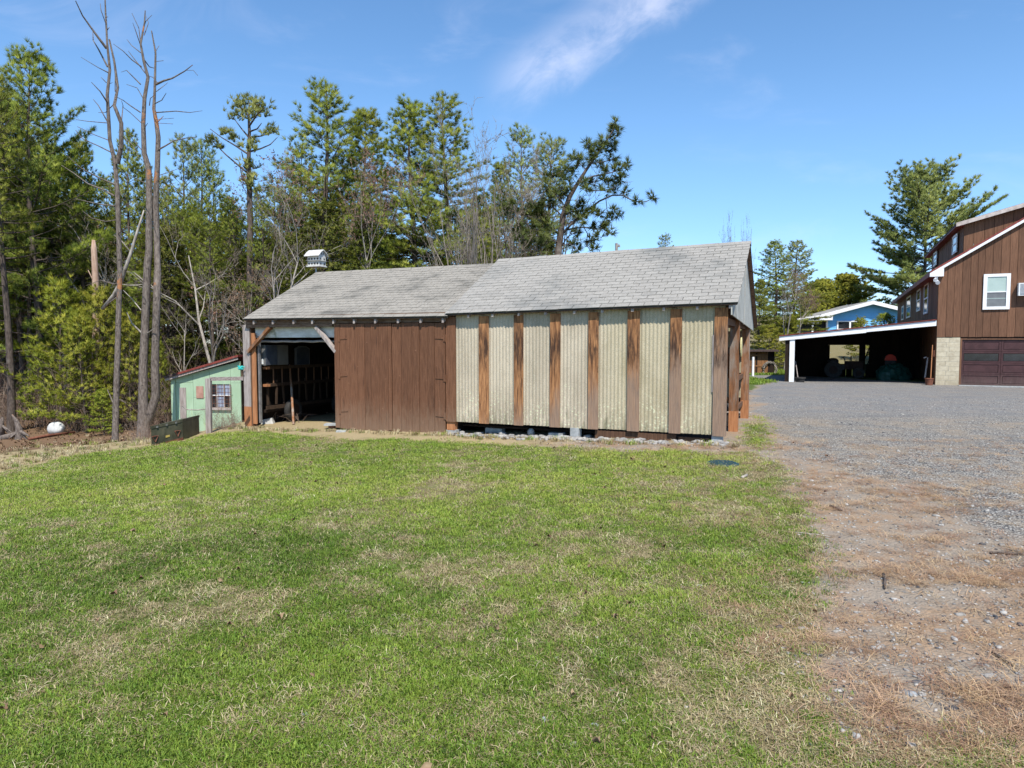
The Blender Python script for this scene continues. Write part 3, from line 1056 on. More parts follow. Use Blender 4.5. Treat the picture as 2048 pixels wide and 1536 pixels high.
    for p, q in (((.25, 1.9, 2.0), (.3, 3.6, 1.2)), ((.5, 2.2, 1.75), (.9, 3.2, 1.15)), ((.2, 3.0, 1.6), (.3, 4.4, 1.0))):
        m = MB(); m.beam(P(*p), P(*q), .06, .14)
        B(m, 'brace', M['dim_wood'])
    # right end: three posts with newer feet, gable of grey sheets, plate
    z = tz(*P(0, 1.87, 0)[:2])
    for d, w in ((1.72, .2), (4.55, .24)):
        zz = tz(*P(0, d, 0)[:2])
        m = MB(); BF.box(m, -.12, .05, d, d + w, .42, 2.25)
        B(m, 'post', M['raw_wood'])
        m = MB(); BF.box(m, -.123, .05, d - .003, d + w + .003, zz - .1, .42)
        B(m, 'post_foot', M['new_wood'])
    m = MB(); BF.box(m, -.06, .08, .0, .16, .14, 2.36)
    B(m, 'post', M['raw_wood'])
    m = MB(); BF.box(m, -.05, .03, .1, 5.3, 2.08, 2.2)
    B(m, 'end_plate', M['dim_wood'])
    for z in (.3, .95):
        m = MB(); BF.box(m, .0, .05, 2.6, 5.2, z, z + .1)
        B(m, 'wall_girt', M['dim_wood'])
    zlow = lambda d: 2.235 - d * .032
    for d0, d1 in ((-.12, 2.50), (2.62, 5.45)):
        prof = [(d0, zlow(d0)), (d1, zlow(d1)), (d1, roof_z(-.13, d1, False) - .06), (d0, max(roof_z(-.13, d0, False) - .06, zlow(d0) + .02))]
        m = MB(); BF.prism(m, prof, -.150, -.130)
        B(m, 'gable_sheet', M['gable'])
    m = MB(); BF.box(m, -.142, -.128, 2.44, 2.68, 2.72, 3.66)
    B(m, 'gable_strip', M['raw_wood'])
    m = MB(); BF.box(m, -.127, -.12, 2.40, 2.72, 2.14, 3.66)
    B(m, 'gable_strip', M['dim_wood'])
    # rough plank closing the gap at the foot
    p = P(2.3, .06, .02); q = P(.85, .06, .02)
    m = MB(); BF.box(m, .8, 2.32, .03, .09, -.055, .115)
    B(m, 'sill_plank', M['dim_wood'])
    m = MB(); BF.box(m, .1, .79, .05, .11, -.07, .08)
    B(m, 'sill_plank', M['dark_wood'])
    # deck added to keep the foot of the sheets dark
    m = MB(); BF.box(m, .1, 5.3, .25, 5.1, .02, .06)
    B(m, 'shade_deck', M['dark_wood'])
    return barn


M['gable'] = nmat('grey_lichened_sheet', (.30, .30, .27), (.46, .46, .42), (6, 6, 1), 3, c3=(.22, .22, .19), s3=2, t3=(.5, .7), c4=(.55, .54, .48), s4=40, t4=(.62, .7), rough=.85, bump=.3, rnd=.05)
build_barn()


def build_in_barn():
    """what stands and hangs in the open bay, and around the barn's foot"""
    P = BF.p
    def fp(u, v, d):
        """point on the plane d metres behind the front"""
        o = P(0, d, 0)
        q = on_plane(u, v, o, NF)
        r = q - o
        return q, float(r @ T_L), float(q[2])
    def sp(u, v, s):
        """point on the plane parallel to the left inside wall"""
        o = P(s, 0, 0)
        nS = np.array([D_B[1], -D_B[0], 0])
        q = on_plane(u, v, o, nS)
        return q, float((q - o) @ D_B), float(q[2])
    # white cabinet on the left inside wall
    _, d0, zt = sp(532, 690, 10.75); _, d1, _ = sp(577, 690, 10.75); zb = sp(532, 731, 10.75)[2]
    c = thing('wall_cabinet', 'white enamel wall cabinet hanging inside the open barn bay', 'cabinet', P(10.9, (d0 + d1) / 2, zb))
    m = MB(); BF.box(m, 10.78, 11.15, d0, d1, zb, zt); m.build('carcass', M['dim_white'], c)
    w = d1 - d0
    m = MB(); BF.box(m, 10.755, 10.777, d0 + .01, d0 + w * .48, zb + .01, zt - .01); m.build('recess', M['mirror'], c)
    m = MB(); BF.box(m, 10.755, 10.777, d0 + w * .52, d1 - .01, zb + .01, zt - .01); m.build('door', M['dim_white'], c)
    m = MB(); BF.box(m, 10.84, 10.88, d0 - .03, d0 - .002, zb + .03, zb + .16); m.build('handle', M['white_metal'], c)
    # framed mirror
    _, d0, zt = sp(592, 692, 11.0); _, d1, _ = sp(621, 700, 11.0); zb = sp(592, 732, 11.0)[2]
    c = thing('framed_mirror', 'dim arched mirror in a pale frame beside the cabinet in the barn', 'mirror', P(11.0, (d0 + d1) / 2, zb))
    pr = [(d0, zb), (d1, zb), (d1, zt - .06), (d0 + (d1 - d0) * .75, zt), (d0 + (d1 - d0) * .25, zt), (d0, zt - .06)]
    m = MB(); BF.prism(m, pr, 11.03, 11.06); m.build('frame', M['sash_grey'], c)
    cx, cz = (d0 + d1) / 2, (zt + zb) / 2
    m = MB(); BF.prism(m, [(cx + (a - cx) * .84, cz + (b - cz) * .86) for a, b in pr], 11.015, 11.027); m.build('glass', M['mirror'], c)
    # ladder hung sideways along the left inside wall
    _, d0, z1 = sp(527, 736, 10.9); z0 = sp(527, 771, 10.9)[2]
    d1 = 4.9
    c = thing('wooden_ladder', 'long wooden ladder hung sideways across the dark barn bay', 'ladder', P(10.9, (d0 + d1) / 2, z0))
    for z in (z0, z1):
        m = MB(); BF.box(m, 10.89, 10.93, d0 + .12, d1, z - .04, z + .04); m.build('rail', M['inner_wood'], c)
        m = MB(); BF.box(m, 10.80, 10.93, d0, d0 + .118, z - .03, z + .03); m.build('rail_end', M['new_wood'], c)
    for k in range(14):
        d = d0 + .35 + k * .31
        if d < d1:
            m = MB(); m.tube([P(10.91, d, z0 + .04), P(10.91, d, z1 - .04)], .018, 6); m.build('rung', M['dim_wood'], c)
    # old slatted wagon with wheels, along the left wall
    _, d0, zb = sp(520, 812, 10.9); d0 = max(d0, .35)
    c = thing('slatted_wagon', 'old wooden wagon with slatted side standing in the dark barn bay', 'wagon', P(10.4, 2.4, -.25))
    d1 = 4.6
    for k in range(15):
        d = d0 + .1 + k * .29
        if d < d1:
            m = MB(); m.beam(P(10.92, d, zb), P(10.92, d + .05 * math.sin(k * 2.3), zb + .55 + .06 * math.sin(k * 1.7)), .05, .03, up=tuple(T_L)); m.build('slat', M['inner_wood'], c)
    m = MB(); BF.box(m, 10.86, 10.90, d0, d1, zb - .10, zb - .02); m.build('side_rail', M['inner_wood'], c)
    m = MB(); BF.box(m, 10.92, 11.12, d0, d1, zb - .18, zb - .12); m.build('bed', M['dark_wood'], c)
    for k in range(2):
        d = sp(585, 829, 10.8)[1] + 1.9 * k
        R = .29
        z = tz(*P(10.75, d, 0)[:2]) + R
        ring = lambda r, s: [P(s, d + r * math.cos(a), z + r * math.sin(a)) for a in np.linspace(0, 2 * math.pi, 24, endpoint=False)]
        rings = [ring(R * .62, 10.71), ring(R * .9, 10.69), ring(R, 10.73), ring(R, 10.82), ring(R * .62, 10.84)]
        vs = [p for r_ in rings for p in r_]
        fs = [(j * 24 + i, j * 24 + (i + 1) % 24, (j + 1) * 24 + (i + 1) % 24, (j + 1) * 24 + i) for j in range(4) for i in range(24)]
        wo = MB().add(vs, fs).build('wheel', M['rubber'], c, smooth=True)
        m = MB(); m.tube([P(10.72, d, z), P(10.83, d, z)], R * .60, 20); m.build('hub', M['inner_dark'], wo)
    # leaning pole
    p = P(fp(587, 848, .5)[1], .5, tz(*P(10, .5, 0)[:2])); q = P(fp(577, 712, 1.7)[1], 1.7, fp(577, 712, 1.7)[2])
    m = MB(); m.tube([p, p * .5 + q * .5 + np.array([.015, 0, 0]), q], [.03, .028, .022], 8)
    tag(m.build('wooden_pole', M['raw_wood'], None, origin=p), 'slender wooden pole leaning inside the open barn bay', 'pole')
    # rest of the foot
    g = ground_at(523, 848)
    m = MB()
    m.hexa([g + np.array(a) for a in ((-.32, -.05, -.02), (.3, -.02, .0), (.28, .2, .0), (-.25, .18, 0), (-.2, .0, .06), (.26, .0, .15), (.24, .16, .15), (-.1, .14, .07))])
    tag(m.build('stone_slab', M['white_stone'], None, origin=g), 'wedge of white stone by the left post of the open bay', 'stone')
    g = ground_at(661, 858)
    c = thing('red_block', 'red block capped with a grey slab beside the brown door', 'block', g)
    m = MB(); m.box(g[0] - .05, g[0] + .09, g[1], g[1] + .18, g[2] - .03, g[2] + .075); m.build('body', M['rust'], c)
    m = MB(); m.box(g[0] - .14, g[0] + .15, g[1] - .06, g[1] + .2, g[2] + .08, g[2] + .12); m.build('cap', M['concrete'], c)
    g = ground_at(683, 864)
    m = MB(); m.box(g[0] - .11, g[0] + .1, g[1] - .05, g[1] + .12, g[2] - .04, g[2] + .035)
    tag(m.build('flat_stone', M['concrete'], None, origin=g), 'flat grey stone under the left edge of the brown door', 'stone')
    for u, v, w, h, lb in ((987, 866, .19, .10, 'squared grey block on the stones, nearer the brown door'), (1111, 874, .15, .075, 'low grey block on the stones beside the middle pier')):
        g = ground_at(u, v)
        m = MB(); R = BF
        c = [g + T_L * a + D_B * b + np.array([0, 0, z]) for z in (-.04, h) for a, b in ((-w, 0), (w, 0), (w, .18), (-w, .18))]
        m.hexa(c)
        tag(m.build('concrete_block', M['concrete'], None, origin=g), lb, 'block', 'loose blocks under the corrugated wall')
    g = ground_at(1062, 870)
    m = MB().blob(g + np.array([0, 0, .05]), (.075, .06, .09), 4, .12)
    tag(m.build('upright_stone', M['concrete'], None, smooth=True, origin=g), 'rounded upright grey stone between the two loose blocks', 'stone')
    # pebbles along the foot, countless
    rng = np.random.RandomState(8)
    m = MB()
    for k in range(420):
        s = rng.uniform(-.1, 5.4); d = rng.normal(-.16, .13)
        q = P(s, d, 0); r = rng.uniform(.014, .05) * (1 if rng.rand() < .8 else 1.5)
        m.blob((q[0], q[1], tz(q[0], q[1]) + r * .25), (r * 1.2, r, r * .6), k, .2, 6, 4)
    tag(m.build('pebbles', M['stone'], None, smooth=True), kind='stuff')
    # oval disc on the middle post
    p = P(-.17, 1.80, 1.68)
    m = MB()
    n = 20
    vs = [p + D_B * (.125 * math.cos(2 * math.pi * i / n)) + np.array([0, 0, .19 * math.sin(2 * math.pi * i / n)]) + T_L * o for o in (0, .022) for i in range(n)]
    m.add(vs, [tuple(range(n)), tuple(range(2 * n - 1, n - 1, -1))] + [(i, i + n, (i + 1) % n + n, (i + 1) % n) for i in range(n)])
    tag(m.build('yellow_disc', M['disc'], None, origin=p), 'yellowed oval disc hung on a post at the barn end', 'disc')
    p = P(.2, 2.35, .345)
    m = MB().blob(p + np.array([0, 0, .09]), (.17, .13, .09), 2, .2)
    tag(m.build('black_bag', M['rubber'], None, smooth=True, origin=p), 'crumpled black bag on a low shelf at the open barn end', 'bag')
    # brush on the bay floor
    m = MB()
    for k in range(26):
        g = ground_at(rng.uniform(540, 605), rng.uniform(838, 846))
        a = rng.uniform(-1, 1)
        m.tube([g, g + np.array([a * .2, .05, rng.uniform(.1, .22)]), g + np.array([a * .5, .1, rng.uniform(.02, .3)])], [.007, .005, .003], 4, cap=False)
    tag(m.build('dry_brush', M['twig'], None), kind='stuff')


build_in_barn()


M['bird_white'] = nmat('weathered_white_tin', (.46, .45, .42), (.62, .61, .575), s=7, c3=(.34, .33, .29), s3=4, t3=(.55, .75), rough=.6, bump=.1, rnd=.1)


def build_birdhouse():
    # stands on a pole just behind the lower roof
    d = 3.3
    o = BF.p(10.55, d, 0)
    Y = o[1] - .2
    c0 = at(632, 533, Y)
    g = np.array([c0[0], Y, tz(c0[0], Y)])
    t = thing('birdhouse', 'white many-holed birdhouse on a pole behind the lower roof', 'birdhouse', g)
    m = MB(); m.tube([g, c0], .025, 8); m.build('pole', M['steel'], t)
    yaw = math.radians(-38)
    ax = np.array([math.cos(yaw), math.sin(yaw), 0]); ay = np.array([-math.sin(yaw), math.cos(yaw), 0])
    k = Y / FPX
    W, D, H = 27 * k, 16 * k, 26 * k
    # long side faces left-front, gable end right-front
    fr = Frame(c0 - ax * 0, -ax * 1.0, ay)
    la = np.array([math.cos(math.radians(-22)), math.sin(math.radians(-22)), 0]); da = np.array([math.sin(math.radians(22)), math.cos(math.radians(22)), 0])
    fr = Frame(c0 - la * W * .5 - da * D * .5, la, da)
    m = MB(); fr.box(m, -.03, W + .03, -.03, D * 1.4, -.015, .015); m.build('floor', M['bird_white'], t)
    lower, up = (.018, H * .40), (H * .42, H * .74)
    for z0, z1 in (lower, up):
        m = MB(); fr.box(m, 0, W, 0, D * 1.35, z0, z1); m.build('storey', M['bird_white'], t)
        m = MB()
        for i in range(4):
            cx = W * (i + .5) / 4
            vs = [fr.p(cx + .026 * math.cos(a), -.004, z0 + (z1 - z0) * .4 + .03 * math.sin(a)) for a in np.linspace(0, 2 * math.pi, 10, endpoint=False)]
            hh = MB().add(vs, [tuple(range(10))[::-1]]); hh.build('hole', M['black_iron'], t)
        for i in range(2):
            cy = D * 1.35 * (i + .5) / 2
            vs = [fr.p(W + .004, cy + .026 * math.cos(a), z0 + (z1 - z0) * .4 + .03 * math.sin(a)) for a in np.linspace(0, 2 * math.pi, 10, endpoint=False)]
            hh = MB().add(vs, [tuple(range(10))]); hh.build('hole', M['black_iron'], t)
    m = MB(); fr.box(m, -.035, W + .035, -.05, D * 1.42, H * .405, H * .415); m.build('ledge', M['bird_white'], t)
    # gambrel gable and roof
    DD = D * 1.35
    prof = [(0, H * .745), (DD, H * .745), (DD * .84, H * .98), (DD * .5, H * 1.16), (DD * .16, H * .98)]
    m = MB(); fr.prism(m, prof, .0, W); m.build('gable', M['bird_white'], t)
    rp = [(-.07, H * .74), (DD * .13, H * 1.03), (DD * .5, H * 1.22), (DD * .87, H * 1.03), (DD + .07, H * .74)]
    for i in range(4):
        (d0, z0), (d1, z1) = rp[i], rp[i + 1]
        m = MB(); fr.prism(m, [(d0, z0), (d1, z1), (d1, z1 + .018), (d0, z0 + .018)], -.07, W + .05); m.build('roof_panel', M['bird_white'], t)
    for cy in (.38, .62):
        vs = [fr.p(W + .004, DD * cy + .022 * math.cos(a), H * .95 + .026 * math.sin(a)) for a in np.linspace(0, 2 * math.pi, 10, endpoint=False)]
        MB().add(vs, [tuple(range(10))]).build('hole', M['black_iron'], t)


build_birdhouse()


def build_green_shed():
    Y = 19.0
    a0 = at(346, 756, Y); a1 = at(484, 720, Y)
    ya = math.radians(6)
    fr = Frame((a0[0], Y, 0), (math.cos(ya), -math.sin(ya), 0), (math.sin(ya), math.cos(ya), 0))
    k = Y / FPX
    X = lambda u: (u - 346) * k
    Z = lambda v: EYE - (v - HOR) * k
    W = X(488)
    zb = -.95
    t = thing('green_shed', 'small pale green lean-to shed with rusty red roof beside the barn', 'shed', fr.p(W / 2, 0, zb))
    B = lambda m, n, mat: m.build(n, mat, t)
    zl, zr = Z(757), Z(722)
    top = lambda a: zl + (zr - zl) * a / W
    # wall panels round the window opening, recessed joints
    w0, w1, v0, v1 = X(424), X(466), Z(768), Z(814)
    seams = [0, X(388), w0 - .01, w1 + .01, W]
    for i in range(4):
        a, b = seams[i] + .004, seams[i + 1] - .004
        if i == 2:
            m = MB(); fr.plate(m, [(a, v0 + .004), (b, v0 + .004), (b, top(b)), (a, top(a))], 0, .04); B(m, 'wall_panel', M['green_paint'])
            m = MB(); fr.plate(m, [(a, zb), (b, zb), (b, v1 - .004), (a, v1 - .004)], 0, .04); B(m, 'wall_panel', M['green_paint'])
        else:
            zm = Z(795) if i == 1 else Z(765)
            m = MB(); fr.plate(m, [(a, zb), (b, zb), (b, zm - .003), (a, zm - .003)], 0, .04); B(m, 'wall_panel', M['green_paint'])
            m = MB(); fr.plate(m, [(a, zm + .003), (b, zm + .003), (b, top(b)), (a, top(a))], 0, .04); B(m, 'wall_panel', M['green_paint'])
    m = MB(); fr.box(m, .01, W, .045, 2.6, zb, zl - .1); B(m, 'inner_walls', M['dark_wood'])
    m = MB(); fr.box(m, -.05, .07, -.03, -.004, zb, zl - .01); B(m, 'corner_board', M['green_paint'])
    # roof: rusty red sheet over most, black felt at the low end
    zt = lambda a: Z(757) + .03 + (Z(717) - Z(757)) * a / W
    for a, b, mt, n in ((-.16, X(360), 'dark_roof', 'roof_felt'), (X(360) + .005, W + .02, 'red_roof', 'roof_sheet')):
        m = MB(); fr.plate(m, [(a, zt(a) + .02), (b, zt(b) + .02), (b, zt(b) + .075), (a, zt(a) + .075)], -.16, 2.7); B(m, n, M[mt])
    m = MB(); fr.plate(m, [(-.15, zt(-.15) - .05), (W, zt(W) - .05), (W, zt(W) + .018), (-.15, zt(-.15) + .018)], -.13, -.10); B(m, 'rake_board', M['grey_wood'])
    # pieces on the wall
    m = MB(); fr.box(m, X(360), X(373), -.025, -.003, Z(837), Z(775)); B(m, 'weathered_board', M['grey_wood'])
    m = MB(); fr.box(m, X(395), X(410), -.02, -.003, Z(796), Z(772)); B(m, 'pink_patch', M['pink'])
    # window: frame, curtain, panes, wire mesh, sill
    w = bpy.data.objects.new('window', None); COL.objects.link(w); w.parent = t; w['_o'] = list(t['_o'])
    m = MB(); fr.box(m, w0, w1, .035, .04, v1, v0); m.build('pane', M['glass'], w)
    m = MB(); fr.box(m, X(438), X(453), .026, .033, v1, v0); m.build('curtain', M['curtain'], w)
    m = MB(); fr.box(m, X(454), w1, .026, .033, Z(790), v0); m.build('curtain', M['curtain'], w)
    for u in (424, 437.5, 452.5, 465):
        m = MB(); fr.box(m, X(u) - .01, X(u) + .012, -.004, .024, v1, v0); m.build('muntin', M['grey_wood'], w)
    m = MB(); fr.box(m, w0 + .013, w1, .0, .022, Z(790) - .01, Z(790) + .01); m.build('muntin', M['white_paint'], w)
    m = MB(); fr.box(m, w0 - .03, w1 + .03, -.06, .0, v1 - .07, v1 - .004); m.build('sill', M['grey_wood'], w)
    m = MB()
    for i in range(8):
        a = w0 - .02 + (w1 - w0 + .06) * i / 7
        m.tube([fr.p(a, -.03, v1 - .03), fr.p(a, -.03, v0 - .02)], .004, 4)
    for i in range(7):
        z = v1 + (v0 - v1) * i / 6.3
        m.tube([fr.p(w0 - .03, -.035, z), fr.p(w1 + .05, -.035, z + .01)], .004, 4)
    m.build('wire_mesh', M['rust'], w)
    return fr


M['curtain'] = nmat('blue_grey_curtain', (.20, .24, .33), (.30, .35, .46), (10, 1, 1), 2, rnd=.1)
build_green_shed()


def build_yard_left():
    # weathered post and crossbar in front of the shed
    g = ground_at(418, 866)
    Y = g[1]
    k = Y / FPX
    t = thing('gate_post', 'grey weathered wooden post with a crossbar in front of the green shed', 'post', g)
    top = at(417, 757, Y)
    m = MB(); m.beam(g - np.array([0, 0, .2]), top, .115, .1, up=(0, 1, 0)); m.build('upright', M['grey_wood'], t)
    m = MB(); m.beam(at(419, 758, Y + .01) , at(486, 757, Y + .35), .085, .05, up=(0, 1, 0)); m.build('crossbar', M['grey_wood2'], t)
    # branch nailed level
    m = MB(); m.tube([at(364, 812, Y + .1), at(374, 819, Y), at(395, 820, Y + .05), at(413, 818, Y - .02)], [.012, .014, .013, .012], 6)
    tag(m.build('grey_stick', M['bark_pale'], None, smooth=True, origin=at(390, 819, Y)), 'bent pale stick tied level to the grey post', 'stick')
    # turquoise rope on the barn post
    c = BF.p(FS(489, 735), -.03, FZ(489, 735))
    m = MB()
    rng = np.random.RandomState(1)
    for j in range(5):
        pts = [c + np.array([rng.uniform(-.13, .05), -.04 - rng.uniform(0, .05), rng.uniform(-.05, .05)]) for _ in range(5)]
        m.tube(pts, .012, 5)
    tag(m.build('turquoise_rope', M['turquoise'], None, smooth=True, origin=c), 'knotted turquoise rope on the left barn post', 'rope')
    # olive steel chest, half sunk behind the lawn's crest
    p0 = ground_at(303, 892); p1 = ground_at(366, 880)
    ax = p1 - p0; ax[2] = 0; L = np.linalg.norm(ax); ax /= L
    dx = np.array([-ax[1], ax[0], 0]); dx = dx if dx[1] > 0 else -dx
    fr = Frame((p0[0], p0[1], 0), ax, np.array([-.26, 1.30, 0]))
    kk = p0[1] / FPX
    zb = p0[2] - .02
    H = 42 * kk
    t = thing('steel_chest', 'olive green steel chest with two triangular handles at the lawn edge', 'chest', p0)
    tilt = lambda a: .075 * a
    def bx(m, a0, a1, d0, d1, z0, z1):
        P = lambda a, d, z: fr.p(a, d, z + tilt(a) - .05 * d)
        return m.hexa([P(a0, d0, z0), P(a1, d0, z0), P(a1, d1, z0), P(a0, d1, z0), P(a0, d0, z1), P(a1, d0, z1), P(a1, d1, z1), P(a0, d1, z1)])
    m = MB(); bx(m, 0, L, 0, 1.05, zb - .15, zb + H * .86); m.build('body', M['olive'], t)
    m = MB(); bx(m, -.012, L + .012, -.012, 1.06, zb + H * .865, zb + H); m.build('lid', M['olive'], t)
    m = MB(); bx(m, -.01, L + .01, -.01, -.001, zb - .03, zb + .035); m.build('bottom_rail', M['rust'], t)
    m = MB(); bx(m, L * .45, L * .58, -.012, -.001, zb + H * .28, zb + H * .38); m.build('plate', M['yellow'], t)
    m = MB()
    for a in (.2, .5, .8):
        m = MB(); bx(m, L * a - .02, L * a + .03, -.03, -.013, zb + H * .86, zb + H * .94); m.build('latch', M['steel'], t)
    for a in (.13, .84):
        cz = zb + H * .36
        P = lambda aa, z: fr.p(L * a + aa, -.016, z + tilt(L * a))
        m = MB(); m.tube([P(-.07, cz + .05), P(.07, cz + .05), P(.0, cz - .07), P(-.07, cz + .05)], .010, 6); m.build('handle', M['rust'], t)
    # white boulder at the wood's edge
    g = ground_at(113, 868)
    r = 14 * g[1] / FPX
    m = MB().blob(g + np.array([0, 0, r * .8]), (r, r * .9, r * .95), 11, .16, 18, 12)
    tag(m.build('white_boulder', M['white_stone'], None, smooth=True, origin=g), 'round white boulder under the young pines', 'boulder')
    # uprooted stump and log
    g = ground_at(40, 878)
    t = thing('tree_stump', 'torn grey stump with splayed roots at the edge of the wood', 'stump', g)
    rng = np.random.RandomState(4)
    Y = g[1]
    m = MB(); m.tube([g - np.array([0, 0, .1]), at(38, 858, Y), at(33, 842, Y), at(24, 829, Y)], [.12, .09, .06, .02], 8); m.build('snag', M['bark_dead'], t)
    for u, v in ((54, 880), (20, 876), (45, 884), (30, 884), (58, 872)):
        q = at(u, v, Y - .1 + rng.uniform(-.2, .1))
        m = MB(); m.tube([at(38, 862, Y), (at(38, 868, Y) + q) / 2 + np.array([0, 0, .05]), q], [.07, .05, .02], 6); m.build('root', M['bark_dead'], t)
    m = MB(); m.tube([at(-30, 886, Y + .1), at(0, 878, Y + .1), at(33, 868, Y + .05)], [.11, .10, .08], 8)
    tag(m.build('fallen_log', M['bark_dead'], None, smooth=True, origin=at(0, 880, Y)), 'grey fallen log running into the torn stump', 'log')
    m = MB()
    pts = [ground_at(u, v) + np.array([0, 0, .05]) for u, v in ((58, 880), (95, 874), (150, 867))]
    m.tube(pts, [.035, .045, .03], 6)
    tag(m.build('fallen_branch', M['rust'], None, smooth=True, origin=pts[1]), 'reddish fallen branch lying before the white boulder', 'branch')
    # second snag at the frame's left edge
    g = ground_at(3, 872)
    m = MB(); m.tube([g, at(2, 848, g[1]), at(5, 835, g[1])], [.11, .08, .03], 7)
    for q in ((22, 872), (14, 862), (28, 868)):
        m.tube([at(3, 850, g[1]), at(q[0], q[1], g[1] - .1)], [.04, .012], 5)
    tag(m.build('broken_snag', M['bark_dead'], None, smooth=True, origin=g), 'short broken grey snag at the very left of the wood edge', 'stump')
    # lid in the lawn
    g = ground_at(1445, 928)
    t = thing('access_lid', 'blue green round lid set in the lawn beside the driveway', 'lid', g)
    R = 32 * g[1] / FPX
    m = MB(); m.tube([g - np.array([0, 0, .1]), g + np.array([0, 0, .014])], R, 28); m.build('ring', M['manhole'], t)
    m = MB(); m.tube([g + np.array([0, 0, .015]), g + np.array([0, 0, .024])], R * .88, 28); m.build('cover', M['manhole'], t)
    m = MB()
    for i in range(9):
        x = -R * .7 + R * 1.4 * i / 8
        l = math.sqrt(max(.01, (R * .8) ** 2 - x * x))
        m.box(g[0] + x - .012, g[0] + x + .012, g[1] - l, g[1] + l, g[2] + .025, g[2] + .031)
    m.build('rib', M['manhole'], t)


M['grey_wood2'] = nmat('grey_crossbar_wood', (.16, .13, .12), (.34, .29, .27), (2, 14, 14), 3, rough=.95, bump=.5, rnd=.2)
build_yard_left()


# ------------------------------------------------------------------ the brown house, its carport and what lies beyond
A_H = np.array([0.904, -0.427, 0]); A_H /= np.linalg.norm(A_H)
D_H = np.array([-A_H[1], A_H[0], 0])
HO = on_ground(1873, 770, 0.0)
HF = Frame(HO, A_H, D_H)


def h_front(u, v, d=0.0):
    o = HF.p(0, d, 0)
    r = on_plane(u, v, o, D_H) - o
    return float(r @ A_H), float(r[2])


def h_side(u, v, a=0.0):
    o = HF.p(a, 0, 0)
    r = on_plane(u, v, o, A_H) - o
    return float(r @ D_H), float(r[2])


def sash_window(parent, fr_box, w, h, two_tone=True):
    pass


